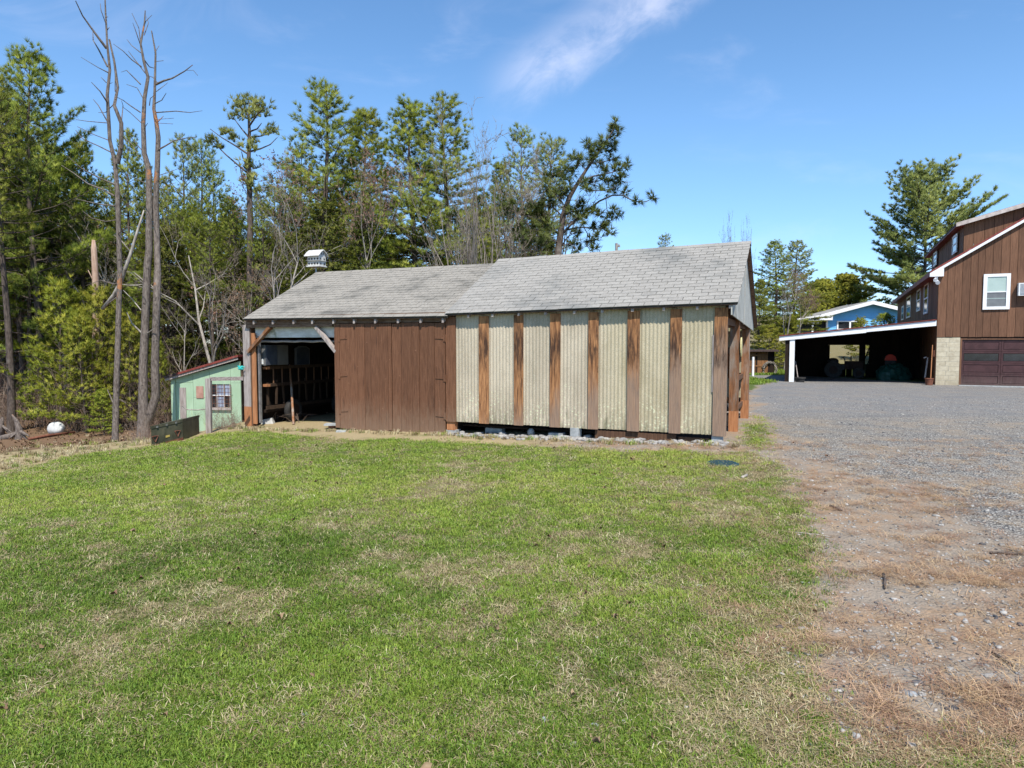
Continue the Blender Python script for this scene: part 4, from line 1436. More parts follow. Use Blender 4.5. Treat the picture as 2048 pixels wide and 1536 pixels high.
def build_house():
    P = HF.p
    rng = random.Random(12)
    t = thing('brown_house', 'big brown board sided house with white trim over a maroon garage door', 'house', HO)
    B = lambda m, n, mat, par=t: m.build(n, mat, par)
    rake = lambda a: 4.83 + .63 * (a + .15) if a <= 5 else 4.83 + .63 * (10.15 - a)
    xs = [-.06] + [h_front(u, 600)[0] for u in (1893.4, 1907.8, 1923, 1939, 1953.5, 1967, 1983, 1999, 2016, 2032)]
    while xs[-1] < 10:
        xs.append(xs[-1] + rng.uniform(.24, .34))
    for a, b in zip(xs[:-1], xs[1:]):
        a1, b1 = a + .006, b - .006
        off = rng.uniform(0, .012)
        m = MB(); HF.plate(m, [(a1, 2.02 + rng.uniform(-.008, .008)), (b1, 2.02), (b1, rake(b1) - .1), (a1, rake(a1) - .1)], -.03 - off, .0)
        B(m, 'siding_board', M['house_brown'])
    m = MB(); HF.plate(m, [(-.05, 1.98), (10.0, 1.98), (10.0, rake(10) - .12), (5, rake(5) - .12), (-.05, rake(-.05) - .12)], .004, .10); B(m, 'wall_sheathing', M['dark_wood'])
    # side wall boards
    nb = 54
    for k in range(nb):
        d0 = 22.0 * k / nb; d1 = 22.0 * (k + 1) / nb - .012
        m = MB(); HF.box(m, -.06 - rng.uniform(0, .012), -.03, d0, d1, 0, 4.62)
        B(m, 'siding_board', M['house_brown'])
    m = MB(); HF.box(m, -.02, .1, .12, 22, 0, 4.7); B(m, 'wall_sheathing', M['dark_wood'])
    m = MB(); HF.box(m, 9.9, 10, .12, 22, 0, 4.7); B(m, 'wall_sheathing', M['house_brown'])
    m = MB(); HF.box(m, -.02, 10, 21.9, 22, 0, 4.7); B(m, 'wall_sheathing', M['house_brown'])
    # main roof, two slopes; white rake boards
    for (a0, a1) in ((-.40, 5.0), (10.4, 5.0)):
        c = []
        for dz in (.02, .10):
            c += [P(a0, -.16, rake(a0) + dz), P(a1, -.16, rake(a1) + dz), P(a1, 22.3, rake(a1) + dz), P(a0, 22.3, rake(a0) + dz)]
        B(MB().hexa(c), 'roof', M['red_roof'])
        m = MB(); HF.plate(m, [(a0, rake(a0) - .10), (a1, rake(a1) - .10), (a1, rake(a1) + .015), (a0, rake(a0) + .015)], -.18, -.14)
        B(m, 'rake_board', M['white_paint'])
    m = MB(); HF.plate(m, [(-.40, rake(-.4) - .13), (.10, rake(-.4) - .13), (.10, rake(.1) - .11), (-.40, rake(-.4) - .04)], -.177, -.02); B(m, 'eave_return', M['white_paint'])
    m = MB(); HF.box(m, -.40, -.07, -.02, 22.2, 4.56, 4.60); B(m, 'soffit', M['red_roof'])
    m = MB(); HF.box(m, -.42, -.404, -.02, 22.2, 4.55, 4.72); B(m, 'fascia', M['red_roof'])
    # upper shed roof with its own gable and side wall
    ud0 = .14
    dend = min(h_side(1849.5, 515, .54)[0], 20)
    up = lambda a: 6.68 + .272 * (a - .54)
    xs2 = [.80]
    while xs2[-1] < 5.2:
        xs2.append(xs2[-1] + rng.uniform(.30, .38))
    for a, b in zip(xs2[:-1], xs2[1:]):
        m = MB(); HF.plate(m, [(a + .006, rake(a) - .1 if a < 5 else 7.9), (b - .006, rake(min(b, 5)) - .1), (b - .006, max(up(b) - .05, rake(min(b, 5)))), (a + .006, max(up(a) - .05, rake(min(a, 5))))], ud0, ud0 + .03)
        B(m, 'siding_board', M['house_brown'])
    for k in range(36):
        d0 = ud0 + .035 + (dend - 1.2) * k / 36; d1 = ud0 + .035 + (dend - 1.2) * (k + 1) / 36 - .012
        m = MB(); HF.box(m, .79 - rng.uniform(0, .01), .83, d0, d1, rake(.8) - .1, up(.8) - .02); B(m, 'siding_board', M['house_brown'])
    c = []
    for dz in (-.03, .06):
        c += [P(.50, -.12, up(.5) + dz), P(5.3, -.12, up(5.3) + dz), P(5.3, dend, up(5.3) + dz), P(.50, dend, up(.5) + dz)]
    B(MB().hexa(c), 'dormer_roof', M['dark_roof'])
    m = MB(); HF.plate(m, [(.48, up(.48) - .11), (5.3, up(5.3) - .11), (5.3, up(5.3) + .05), (.48, up(.48) + .05)], -.15, -.122); B(m, 'dormer_rake', M['trim_old'])
    m = MB(); HF.box(m, .505, .78, -.11, dend - .05, up(.5) - .075, up(.5) - .035); B(m, 'dormer_soffit', M['red_roof'])

    def side_window(u0, u1, v0, v1, a, panes=2, n='window'):
        d1, zt = h_side(u0, v0, a); d0, _ = h_side(u1, v0, a)
        dm = (d0 + d1) / 2
        zb = h_side((u0 + u1) / 2, v1, a)[1]; zt = h_side((u0 + u1) / 2, v0, a)[1]
        w = bpy.data.objects.new(n, None); COL.objects.link(w); w.parent = t; w['_o'] = list(t['_o'])
        fwd = .10
        for q in ((d0, d0 + .10, zb, zt), (d1 - .10, d1, zb, zt), (d0 + .101, d1 - .101, zt - .1, zt), (d0 + .101, d1 - .101, zb, zb + .09), (d0 + .101, d1 - .101, (zb + zt) / 2 - .03, (zb + zt) / 2 + .03)):
            m = MB(); HF.box(m, a - fwd, a - .065, *q); m.build('frame', M['white_paint'], w)
        m = MB(); HF.box(m, a - .085, a - .066, d0 + .101, d1 - .101, zb + .091, zt - .101); m.build('pane', M['glass'], w)
    for u0, u1, v0, v1 in ((1853, 1861, 566, 627), (1838, 1845, 578, 622), (1817, 1825, 592, 635), (1806.5, 1810.5, 612, 640)):
        side_window(u0, u1, v0, v1, .0)
    for u0, u1, v0, v1 in ((1910, 1919, 470, 506), (1871, 1877.5, 504, 531)):
        side_window(u0, u1, v0, v1, .79)
    # front window
    a0, zt = h_front(1967, 548); a1, zb = h_front(2018, 619)
    zt = h_front(1992, 548)[1]; zb = h_front(1992, 619)[1]
    w = bpy.data.objects.new('window', None); COL.objects.link(w); w.parent = t; w['_o'] = list(t['_o'])
    for q in ((a0, a0 + .13, zb, zt), (a1 - .13, a1, zb, zt), (a0 + .131, a1 - .131, zt - .12, zt), (a0 + .131, a1 - .131, zb, zb + .12)):
        m = MB(); HF.box(m, q[0], q[1], -.10, -.045, q[2], q[3]); m.build('frame', M['white_paint'], w)
    zm = h_front(1992, 584)[1]; zq = h_front(1992, 597)[1]
    m = MB(); HF.box(m, a0 + .132, a1 - .132, -.075, -.05, zm + .021, zt - .122); m.build('upper_pane', M['shade_glass'], w)
    m = MB(); HF.box(m, a0 + .132, a1 - .132, -.09, -.05, zm - .02, zm + .02); m.build('meeting_rail', M['white_paint'], w)
    m = MB(); HF.box(m, a0 + .132, a1 - .132, -.07, -.05, zb + .122, zm - .021); m.build('lower_pane', M['sash_grey'], w)
    m = MB(); HF.box(m, a0 + .135, a1 - .135, -.076, -.072, zq - .012, zq + .012); m.build('screen_bar', M['shade_glass'], w)
    # block piers, garage door
    aL = h_front(1919, 720)[0]; aG = h_front(1923, 720)[0]
    for base, wid in ((-.05, aL + .05), (aG + 2.95, 6.8 - .3)):
        for r in range(10):
            n = 2 if wid < 2 else 14
            cut = [0, .55, 1] if r % 2 else [0, .42, 1]
            if n > 2:
                cut = [i / n for i in range(n + 1)]
            for c0, c1 in zip(cut[:-1], cut[1:]):
                m = MB(); HF.box(m, base + wid * c0 + .004, base + wid * c1 - .004, -.02 - rng.uniform(0, .003), .16, .2 * r - (.1 if r == 0 else 0) + .004, .2 * r + .197)
                B(m, 'block', M['block'])
        m = MB(); HF.box(m, base + .01, base + wid - .01, -.014, .15, -.1, 1.99); B(m, 'mortar', M['concrete'])
    m = MB(); HF.box(m, aL + .005, aG, -.0, .12, 0, 1.97); B(m, 'door_jamb', M['house_brown'])
    m = MB(); HF.box(m, aG + .003, aG + 2.92, .0, .12, 1.90, 1.975); B(m, 'door_head', M['house_brown'])
    g = bpy.data.objects.new('garage_door', None); COL.objects.link(g); g.parent = t; g['_o'] = list(t['_o'])
    cw = h_front(2002, 720)[0] - aG
    ncol = 2
    m = MB(); HF.box(m, aG + .005, aG + 2.92, .09, .12, .03, 1.895); m.build('back_panel', M['garage'], g)
    zrow = [.035, .49, .955, 1.42, 1.89]
    for r in range(4):
        z0, z1 = zrow[r] + .004, zrow[r + 1] - .004
        m = MB()
        for c in range(2):
            x0, x1 = aG + .006 + c * cw, aG + c * cw + cw - .004
            for q in ((x0, x0 + .07, z0, z1), (x1 - .07, x1, z0, z1), (x0 + .07, x1 - .07, z0, z0 + .07), (x0 + .07, x1 - .07, z1 - .07, z1)):
                HF.box(m, q[0], q[1], .04, .085, q[2], q[3])
        mm = m.build('section_frame', M['garage'], g)
        for c in range(2):
            x0, x1 = aG + .006 + c * cw, aG + c * cw + cw - .004
            m = MB(); HF.box(m, x0 + .085, x1 - .085, .055, .088, z0 + .085, z1 - .085); m.build('pane' if r == 2 else 'panel', M['glass' if r == 2 else 'garage'], g)
    m = MB(); HF.box(m, aG - .1, aG + 3.0, -.35, .09, -.06, .025); B(m, 'door_sill', M['concrete'])
    # floodlight pair under the eave return
    f = bpy.data.objects.new('floodlight', None); COL.objects.link(f); f.parent = t; f['_o'] = list(t['_o'])
    for a, z in ((-.20, 4.43), (-.12, 4.32)):
        m = MB(); p = P(a, -.2, z)
        m.tube([p + np.array([0, 0, .06]), p, p + np.array([-.05, -.10, -.05])], [.03, .055, .085], 10); m.build('lamp_head', M['white_paint'], f)
    m = MB(); HF.box(m, -.18, -.10, -.12, -.04, 4.42, 4.52); m.build('bracket', M['white_paint'], f)
    # iron hook on the block pier
    # window air conditioner
    a0 = h_front(2034, 580)[0]; z0 = h_front(2040, 592)[1]; z1 = h_front(2040, 567)[1]
    ac = thing('air_conditioner', 'white air conditioner sticking out of the brown house front', 'air conditioner', P(a0 + .33, -.2, z0))
    m = MB(); HF.box(m, a0, a0 + .72, -.30, -.045, z0, z1); m.build('casing', M['white_metal'], ac)
    for i in range(9):
        z = z0 + .05 + (z1 - z0 - .1) * i / 8
        m = MB(); HF.box(m, a0 + .05, a0 + .67, -.312, -.302, z - .012, z + .012); m.build('grille_slat', M['steel'], ac)


M['trim_old'] = nmat('worn_pale_trim', (.36, .30, .27), (.55, .48, .44), s=6, rough=.8, bump=.2, rnd=0)
build_house()


def build_carport():
    P = HF.p
    rng = random.Random(7)
    t = thing('carport', 'low carport with white fascia and red metal roof against the brown house', 'carport', P(-3, 0, 0))
    B = lambda m, n, mat, par=t: m.build(n, mat, par)
    zt = lambda a: 2.735 + (2.735 - 2.085) / 6.17 * (a + .08)
    A0, A1, DE = -6.25, -.09, 6.6
    # white fascia in two lengths, red sheet roof in strips, rafters
    for a, b in ((A0, -2.7), (-2.696, A1)):
        m = MB(); HF.plate(m, [(a, zt(a) - .21), (b, zt(b) - .24), (b, zt(b) - .02), (a, zt(a) - .02)], -.06, -.02); B(m, 'fascia', M['white_paint'])
    n = 9
    for k in range(n):
        a, b = A0 + (A1 - A0) * k / n, A0 + (A1 - A0) * (k + 1) / n - .006
        m = MB(); HF.plate(m, [(a, zt(a)), (b, zt(b)), (b, zt(b) + .035), (a, zt(a) + .035)], -.11, DE); B(m, 'roof_sheet', M['red_roof'])
    for k in range(8):
        d = .1 + k * .9
        m = MB(); HF.plate(m, [(A0 + .1, zt(A0 + .1) - .2), (A1, zt(A1) - .2), (A1, zt(A1) - .03), (A0 + .1, zt(A0 + .1) - .03)], d, d + .05); B(m, 'rafter', M['dark_wood'])
    zg = lambda a, d: tz(*P(a, d, 0)[:2])
    a = h_front(1584, 720)[0]
    m = MB(); HF.box(m, a - .11, a + .10, -.015, .1, zg(a, 0) - .1, zt(a) - .2); B(m, 'post', M['white_paint'])
    m = MB(); HF.box(m, a - .30, a - .12, .05, .2, zg(a, 0) - .1, zt(a) - .22); B(m, 'post', M['dark_wood'])
    # hanging side boards, then side and back walls of dark boards
    a2 = h_front(1571, 720)[0]
    for k in range(4):
        m = MB(); HF.box(m, a2 - .02 - .004 * (k % 2), a2 + .02, .1 + k * .3, .39 + k * .3, .18, 1.76); B(m, 'wall_board', M['dim_wood'])
    for k in range(18):
        d0 = .45 + 6.1 * k / 18
        m = MB(); HF.box(m, A0 + .42, A0 + .45, d0, d0 + .335, -.2, zt(A0 + .4) - .04); B(m, 'wall_board', M['dark_wood'])
    m = MB(); HF.box(m, A0 + .37, A0 + .41, .45, DE, -.3, zt(A0 + .4) - .01); B(m, 'side_light_stop', M['dark_wood'])  # backing added behind the boards to stop light leaking through
    w0, zu = h_front(1660, 690, DE); w1, zl = h_front(1718, 728, DE)
    v0 = h_front(1725, 700, DE)[0]; v1 = h_front(1738, 700, DE)[0]
    a = A0 + .45
    while a < .9:
        b = min(a + .30, .9)
        m = MB()
        mid = (a + b) / 2
        inside = (w0 < mid < w1) or (v0 < mid < v1)
        if inside:
            m.v = []; m2 = MB()
            HF.box(m, a + .004, b - .004, DE - .05, DE - .02, -.2, zl); B(m, 'wall_board', M['dark_wood'])
            HF.box(m2, a + .004, b - .004, DE - .05, DE - .02, zu, zt(b) - .01); B(m2, 'wall_board', M['dark_wood'])
        else:
            HF.box(m, a + .002, b - .002, DE - .05, DE - .02, -.2, zt(b) - .01); B(m, 'wall_board', M['dark_wood'])
        a = b
    m = MB(); HF.plate(m, [(A0 + .42, zu), (.9, zu), (.9, zt(.9) + .02), (A0 + .42, zt(A0 + .42) + .02)], DE - .015, DE + .02); B(m, 'back_light_stop', M['dark_wood'])  # backing added to close the light gaps of the back wall
    for c0, c1 in ((A0 + .42, w0), (w1, v0), (v1, .9)):
        m = MB(); HF.plate(m, [(c0, -.2), (c1, -.2), (c1, zu - .002), (c0, zu - .002)], DE - .015, DE + .02); B(m, 'back_light_stop', M['dark_wood'])
    for k in range(2):
        m = MB(); m.beam(P(v0 + .02 + .22 * k, DE - .3, zl), P(v0 + .35 + .22 * k, DE - .3, zu), .05, .05); B(m, 'brace', M['dark_wood'])
    # tools and stores inside
    def on(u, v, d):
        o = HF.p(0, d, 0)
        return on_plane(u, v, o, D_H)
    # pole by the white post
    m = MB(); p = on(1597, 764, .3); q = on(1591, 722, .75)
    m.tube([p, q], [.022, .018], 6); tag(m.build('pale_pole', M['grey_wood'], None, origin=p), 'pale pole leaning inside the carport by its white post', 'pole')
    p = on(1600, 767, .15); p[2] = zg(-5.2, .15)
    m = MB(); m.tube([p, p + np.array([0, 0, .17]), p + np.array([0, 0, .171]), p + np.array([0, 0, .22])], [.18, .22, .25, .25], 14)
    tag(m.build('black_tub', M['rubber'], None, origin=p), 'black rubber tub on the ground by the white carport post', 'tub')
    # rusty pail with a long handled shovel
    p = on(1858, 772, -.45); p[2] = zg(-.3, -.45)
    c = thing('rusty_pail', 'rusty brown pail standing at the carport corner by the block pier', 'pail', p)
    m = MB(); m.tube([p, p + np.array([0, 0, .27])], [.13, .16], 16); m.build('body', M['rust'], c)
    m = MB(); m.tube([p + np.array([0, 0, .255]), p + np.array([0, 0, .29])], .172, 16); m.build('rim', M['rust'], c)
    p2 = on(1861, 762, -.2); q2 = on(1865, 690, .02)
    c = thing('shovel', 'long handled shovel leaning on the dark carport wall by the pail', 'shovel', p2)
    m = MB(); m.tube([p2, q2], [.02, .018], 6); m.build('shaft', M['new_wood'], c)
    m = MB(); r = on(1866, 706, .0); m.beam(r - np.array([0, 0, .16]), r + np.array([0, 0, .12]), .16, .03); m.build('blade', M['rust'], c)
    p = on(1850, 755, .5); q = on(1856, 715, .7)
    m = MB(); m.beam(p, q, .05, .04); m.beam(on(1847, 716, .65), on(1853, 714, .65), .04, .05)
    tag(m.build('long_tool', M['grey_wood'], None, origin=p), 'grey wooden tool leaning beside the shovel in the carport', 'tool')
    # tarp heap
    p = on(1786, 765, 3.2); p[2] = zg(-1.6, 3.2)
    m = MB().blob(p + np.array([0, 0, .15]), (.72, .6, .62), 5, .16, 26, 16)
    rr = np.random.RandomState(2)
    m.v = [tuple(np.array(v) + rr.normal(0, .022, 3)) for v in m.v]
    tag(m.build('green_tarp', M['tarp'], None, origin=p), 'rumpled dark green tarp heaped over something in the carport', 'tarp')
    # tractor in front of the back opening
    p = on(1692, 764, 5.0); p[2] = zg(-4, 5.0)
    c = thing('garden_tractor', 'small tractor in silhouette before the back opening of the carport', 'tractor', p)
    a0 = float((p - HO) @ A_H)
    m = MB(); HF.box(m, a0 - .1, a0 + .75, 4.7, 5.3, .45, .86); m.build('hood', M['inner_dark'], c)
    m = MB(); HF.box(m, a0 - .8, a0 - .1, 4.75, 5.25, .42, .62); m.build('chassis', M['black_iron'], c)
    m = MB().blob(P(a0 - .62, 5, .86), (.28, .22, .16), 3, .08); m.build('seat', M['rubber'], c)
    m = MB(); m.tube([P(a0 - .05, 5, .8), P(a0 - .15, 5, 1.05)], .02, 6)
    w = m.build('steering_column', M['black_iron'], c)
    m = MB(); m.tube([P(a0 - .16 + .13 * math.cos(x) * .4, 5 + .15 * math.sin(x), 1.06 + .05 * math.cos(x)) for x in np.linspace(0, 6.283, 17)], .014, 5, cap=False); m.build('steering_wheel', M['rubber'], w)
    m = MB(); m.tube([P(a0 + .2, 5.05, .86), P(a0 + .2, 5.05, 1.12)], .03, 8); m.build('exhaust', M['black_iron'], c)
    for da, r in ((-.6, .42), (.55, .27)):
        for dd in (4.58, 5.30):
            m = MB(); m.tube([P(a0 + da, dd, r), P(a0 + da, dd + .14, r)], r, 20)
            wl = m.build('wheel', M['rubber'], c)
            m = MB(); m.tube([P(a0 + da, dd - .012, r), P(a0 + da, dd - .002, r)], r * .5, 16); m.build('rim', M['inner_dark'], wl)
    p = on(1781, 722, 3.2)
    a1, z1 = h_front(1781, 715, 4.2)
    c = thing('red_hood', 'rounded red hood glowing dimly behind the green tarp', 'machine hood', P(a1, 4.2, zg(-2, 4.2)))
    m = MB(); prof = [(a1 - .26, z1 - .14), (a1 + .26, z1 - .14), (a1 + .20, z1 + .06), (a1 + .06, z1 + .15), (a1 - .08, z1 + .15), (a1 - .20, z1 + .06)]
    HF.plate(m, prof, 4.1, 4.45); m.build('cover', M['red'], c)
    m = MB(); HF.box(m, a1 - .22, a1 + .22, 4.12, 4.43, 0, z1 - .142); m.build('base', M['black_iron'], c)


build_carport()


def build_far_right():
    # small wooden shed
    Y = 40.0
    k = Y / FPX
    g = at(1508, 750, Y); zg = tz(g[0], g[1]) - .05
    ya = math.radians(-16)
    fr = Frame((at(1480, 750, Y)[0], Y, 0), (math.cos(ya), math.sin(ya), 0), (-math.sin(ya), math.cos(ya), 0))
    X = lambda u: (u - 1480) * k
    Z = lambda v: EYE - (v - HOR) * k
    t = thing('wooden_shed', 'little orange brown wooden shed with flat roof beyond the barn end', 'shed', fr.p(X(1508), 0, zg))
    w0, w1 = X(1482), X(1532)
    xs = np.linspace(w0, w1, 9)
    for a, b in zip(xs[:-1], xs[1:]):
        m = MB(); fr.box(m, a + .005, b - .005, -.03, 0, zg, Z(704)); m.build('wall_board', M['orange_wood'], t)
    m = MB(); fr.box(m, w0, w1 + .35, .003, 1.6, zg, Z(703)); m.build('inner_walls', M['dark_wood'], t)
    m = MB(); fr.box(m, w0 - .2, w1 + .55, -.35, 1.8, Z(703), Z(699.5)); m.build('roof', M['dark_roof'], t)
    for v in (709, 730):
        m = MB(); fr.box(m, w0 + .3, w1 - .08, -.055, -.032, Z(v) - .08, Z(v)); m.build('door_rail', M['orange_wood'], t)
    m = MB(); fr.box(m, X(1509), X(1512), -.05, -.0, zg, Z(706)); m.build('door_post', M['dark_wood'], t)
    rng = np.random.RandomState(3)
    m = MB()
    c0 = at(1539, 738, Y - .5)
    for i in range(16):
        a = rng.uniform(0, 6.28); r = rng.uniform(.25, .45)
        pts = [c0 + np.array([r * math.cos(a + s), rng.uniform(-.1, .1), r * 1.1 * math.sin(a + s)]) for s in np.linspace(0, 1.6, 5)]
        m.tube(pts, rng.uniform(.015, .04), 5, cap=False)
    tag(m.build('root_tangle', M['bark_pale'], None, origin=c0), 'pale tangle of roots leaning on the little wooden shed', 'roots')
    p = at(1506.5, 740, 37)
    m = MB(); z = tz(p[0], p[1]); m.box(p[0] - .05, p[0] + .05, 37, 37.1, z - .2, z + 1.05)
    tag(m.build('white_stake', M['white_paint'], None, origin=p), 'short white stake standing in the grass beyond the barn', 'stake')
    # blue house
    Y = 60.0
    k = Y / FPX
    x0 = at(1655, 650, Y)[0]
    fr = Frame((x0, Y, 0), (.985, -.17, 0), (.17, .985, 0))
    X = lambda u: (u - 1655) * k
    Z = lambda v: EYE - (v - HOR) * k
    t = thing('blue_house', 'bright blue sided house with white eaves beyond the carport roof', 'house', (x0, Y, 1.0))
    B = lambda m, n, mat, par=t: m.build(n, mat, par)
    pk = (X(1733), Z(607))
    el = (X(1638), Z(633)); er = (X(1822), Z(631))
    line = lambda a: el[1] + (pk[1] - el[1]) * (a - el[0]) / (pk[0] - el[0]) if a <= pk[0] else pk[1] + (er[1] - pk[1]) * (a - pk[0]) / (er[0] - pk[0])
    z = .6
    aw0, aw1 = X(1655), X(1815)
    while z < pk[1]:
        z1 = z + .17
        # lap boards clipped by the gable
        lo = aw0; hi = aw1
        zz = min(z1, pk[1] - .1)
        if zz > line(aw0) - .1:
            s = (zz + .1 - el[1]) / (pk[1] - el[1])
            lo = max(aw0, el[0] + (pk[0] - el[0]) * s)
            s2 = (zz + .1 - pk[1]) / (er[1] - pk[1])
            hi = min(aw1, pk[0] + (er[0] - pk[0]) * s2)
        if hi - lo > .2:
            m = MB()
            c = [fr.p(lo, -.045, z), fr.p(hi, -.045, z), fr.p(hi, .0, z), fr.p(lo, .0, z), fr.p(lo, -.02, z1), fr.p(hi, -.02, z1), fr.p(hi, .0, z1), fr.p(lo, .0, z1)]
            m.hexa(c); B(m, 'lap_board', M['blue_siding'])
        z = z1
    m = MB(); fr.plate(m, [(aw0, 0), (aw1, 0), (aw1, line(aw1) - .1), (pk[0], pk[1] - .1), (aw0, line(aw0) - .1)], .004, 9); B(m, 'walls', M['blue_siding'])
    for a, b in (((el[0], el[1]), pk), (pk, (er[0], er[1]))):
        m = MB(); fr.plate(m, [(a[0], a[1] - .0), (b[0], b[1] - .0), (b[0], b[1] + .16), (a[0], a[1] + .16)], -.75, 9.5); B(m, 'roof', M['shingle'])
        m = MB(); fr.plate(m, [(a[0], a[1] - .16), (b[0], b[1] - .16), (b[0], b[1] + .14), (a[0], a[1] + .14)], -.80, -.76); B(m, 'rake_board', M['white_paint'])
    m = MB(); fr.box(m, el[0] - .1, X(1655) + .2, -.81, -.3, el[1] - .35, el[1] + .06); B(m, 'eave_return', M['white_paint'])
    # porch on the left
    pl_, pr_ = X(1589), X(1650)
    m = MB(); fr.plate(m, [(pl_, Z(641)), (pr_, Z(632)), (pr_, Z(628)), (pl_, Z(637))], -.6, 5); B(m, 'porch_roof', M['shingle'])
    m = MB(); fr.plate(m, [(pl_, Z(642)), (pr_, Z(634)), (pr_, Z(629)), (pl_, Z(638))], -.64, -.61); B(m, 'porch_fascia', M['white_paint'])
    for u in (1598, 1626, 1653):
        m = MB(); fr.box(m, X(u) - .07, X(u) + .07, -.2, -.06, 0, Z(638)); B(m, 'porch_post', M['white_paint'])
    for u0, u1 in ((1600, 1624), (1628, 1651)):
        m = MB(); fr.box(m, X(u0) - .01, X(u1) + .01, -.1, -.07, 1.2, Z(641)); B(m, 'porch_screen', M['glass'])
    m = MB(); fr.box(m, X(1598), X(1653), .0, 4, 0, Z(641)); B(m, 'porch_wall', M['dark_wood'])
    w = bpy.data.objects.new('window', None); COL.objects.link(w); w.parent = t; w['_o'] = list(t['_o'])
    u0, u1, v0, v1 = 1672, 1721, 642, 660
    for q in ((X(u0), X(u0) + .12, Z(v1), Z(v0)), (X(u1) - .12, X(u1), Z(v1), Z(v0)), ((X(u0) + X(u1)) / 2 - .07, (X(u0) + X(u1)) / 2 + .07, Z(v1), Z(v0)), (X(u0) + .121, X(u1) - .121, Z(v0) - .1, Z(v0) - .003), (X(u0) + .121, X(u1) - .121, Z(v1), Z(v1) + .1)):
        m = MB(); fr.box(m, q[0], q[1], -.11, -.05, q[2], q[3]); m.build('frame', M['white_paint'], w)
    m = MB(); fr.box(m, X(u0) + .121, X(u1) - .121, -.08, -.055, Z(v1) + .1, Z(v0) - .1); m.build('pane', M['glass'], w)
    # vent pipe on the roof, white post near the shrub
    p = at(1775, 655, 54)
    m = MB(); m.tube([np.array([p[0], p[1], tz(p[0], p[1])]), at(1775, 640, 54)], .05, 6)
    tag(m.build('white_pipe', M['white_paint'], None, origin=p), 'thin white upright pipe before the blue house', 'pipe')
    # power wires and the pole whose tip shows over the ridge
    pa = at(1470, 640, 52); pb = at(1640, 646, 56)
    for i, dz in enumerate((0, .22)):
        m = MB()
        pts = []
        for s in np.linspace(0, 1, 9):
            q = pa * (1 - s) + pb * s
            q = q + np.array([0, 0, dz - .4 * 4 * s * (1 - s) * .3])
            pts.append(q)
        m.tube(pts, .014, 4, cap=False)
        tag(m.build('power_wire', M['white_metal'], None, origin=pts[0]), ('upper' if i else 'lower') + ' of two thin wires running to the blue house porch', 'wire', 'wires to the blue house')
    Yp = 46
    g = at(1236, 690, Yp); g[2] = tz(g[0], g[1])
    t = thing('utility_pole', 'grey utility pole tip just showing over the barn ridge', 'pole', g)
    m = MB(); m.tube([g, at(1233, 486.5, Yp)], [.16, .09], 8); m.build('mast', M['bark_pale'], t)
    m = MB(); q = at(1238, 494, Yp); m.tube([q, q + np.array([0, 0, .18])], [.09, .05], 8); m.build('insulator', M['stone'], t)


M['orange_wood'] = nmat('orange_old_boards', (.17, .08, .035), (.32, .16, .07), GV, 3, rough=.9, bump=.4, rnd=.3)
build_far_right()


# ------------------------------------------------------------------ trees
NR = []


def needles(rng, pos, dirs, n, L, w, spread, up=0.25, axis_pt=None):
    """n thin needle bundles round every tuft; returns verts, tris, tone"""
    pos = np.asarray(pos, float); dirs = np.asarray(dirs, float)
    N = len(pos)
    d = dirs[:, None, :] + rng.normal(0, spread, (N, n, 3))
    d[..., 2] += up
    d /= np.linalg.norm(d, axis=2, keepdims=True) + 1e-9
    ln = L * rng.uniform(.65, 1.2, (N, n, 1))
    base = pos[:, None, :] + d * (ln * .08)
    tip = pos[:, None, :] + d * ln
    s = np.cross(d, rng.normal(0, 1, (N, n, 3)))
    s /= np.linalg.norm(s, axis=2, keepdims=True) + 1e-9
    # the leaf faces turn with the outside of the crown
    out = pos - axis_pt if axis_pt is not None else dirs
    out = out * np.array([1, 1, 0])
    out = out / (np.linalg.norm(out, axis=1, keepdims=True) + .35)
    nr = out[:, None, :] * .75 + d * .45 + np.array([0, 0, .5]) + rng.normal(0, .22, d.shape)
    nr /= np.linalg.norm(nr, axis=2, keepdims=True) + 1e-9
    geo = np.cross(tip - base, -s)
    sg = np.where((geo * nr).sum(2, keepdims=True) > 0, 1.0, -1.0)
    V = np.stack([base + s * sg * w * .5, tip, base - s * sg * w * .5], 2).reshape(-1, 3)
    NR.append(np.repeat(nr.reshape(-1, 3), 3, 0))
    tris = np.arange(N * n * 3).reshape(-1, 3)
    tone = np.repeat(np.clip(rng.normal(.5, .22, N), 0, 1), n * 3)
    return V, tris, tone


def ribbons(rng, p, q, w):
    """fine twigs as slim three sided slivers"""
    p = np.asarray(p, float); q = np.asarray(q, float)
    d = q - p
    s = np.cross(d, rng.normal(0, 1, d.shape)); s /= np.linalg.norm(s, axis=1, keepdims=True) + 1e-9
    s2 = np.cross(d, s); s2 /= np.linalg.norm(s2, axis=1, keepdims=True) + 1e-9
    N = len(p)
    w = np.broadcast_to(np.asarray(w, float).reshape(-1, 1), (N, 1))
    V = np.stack([p + s * w, p - s * w * .5 + s2 * w * .8, p - s * w * .5 - s2 * w * .8, q], 1).reshape(-1, 3)
    k = np.arange(N)[:, None] * 4
    return V, np.concatenate([k + np.array([[0, 1, 3]]), k + np.array([[1, 2, 3]]), k + np.array([[2, 0, 3]])], 0)


class Tree:
    def __init__(self, trunk, crown, H):
        self.trunk = trunk; self.crown = crown; self.H = H


def mesh_of(m, name, mat):
    me = bpy.data.meshes.new(name)
    me.from_pydata(m.v, [], m.f)
    me.materials.append(mat)
    me.shade_smooth()
    return me


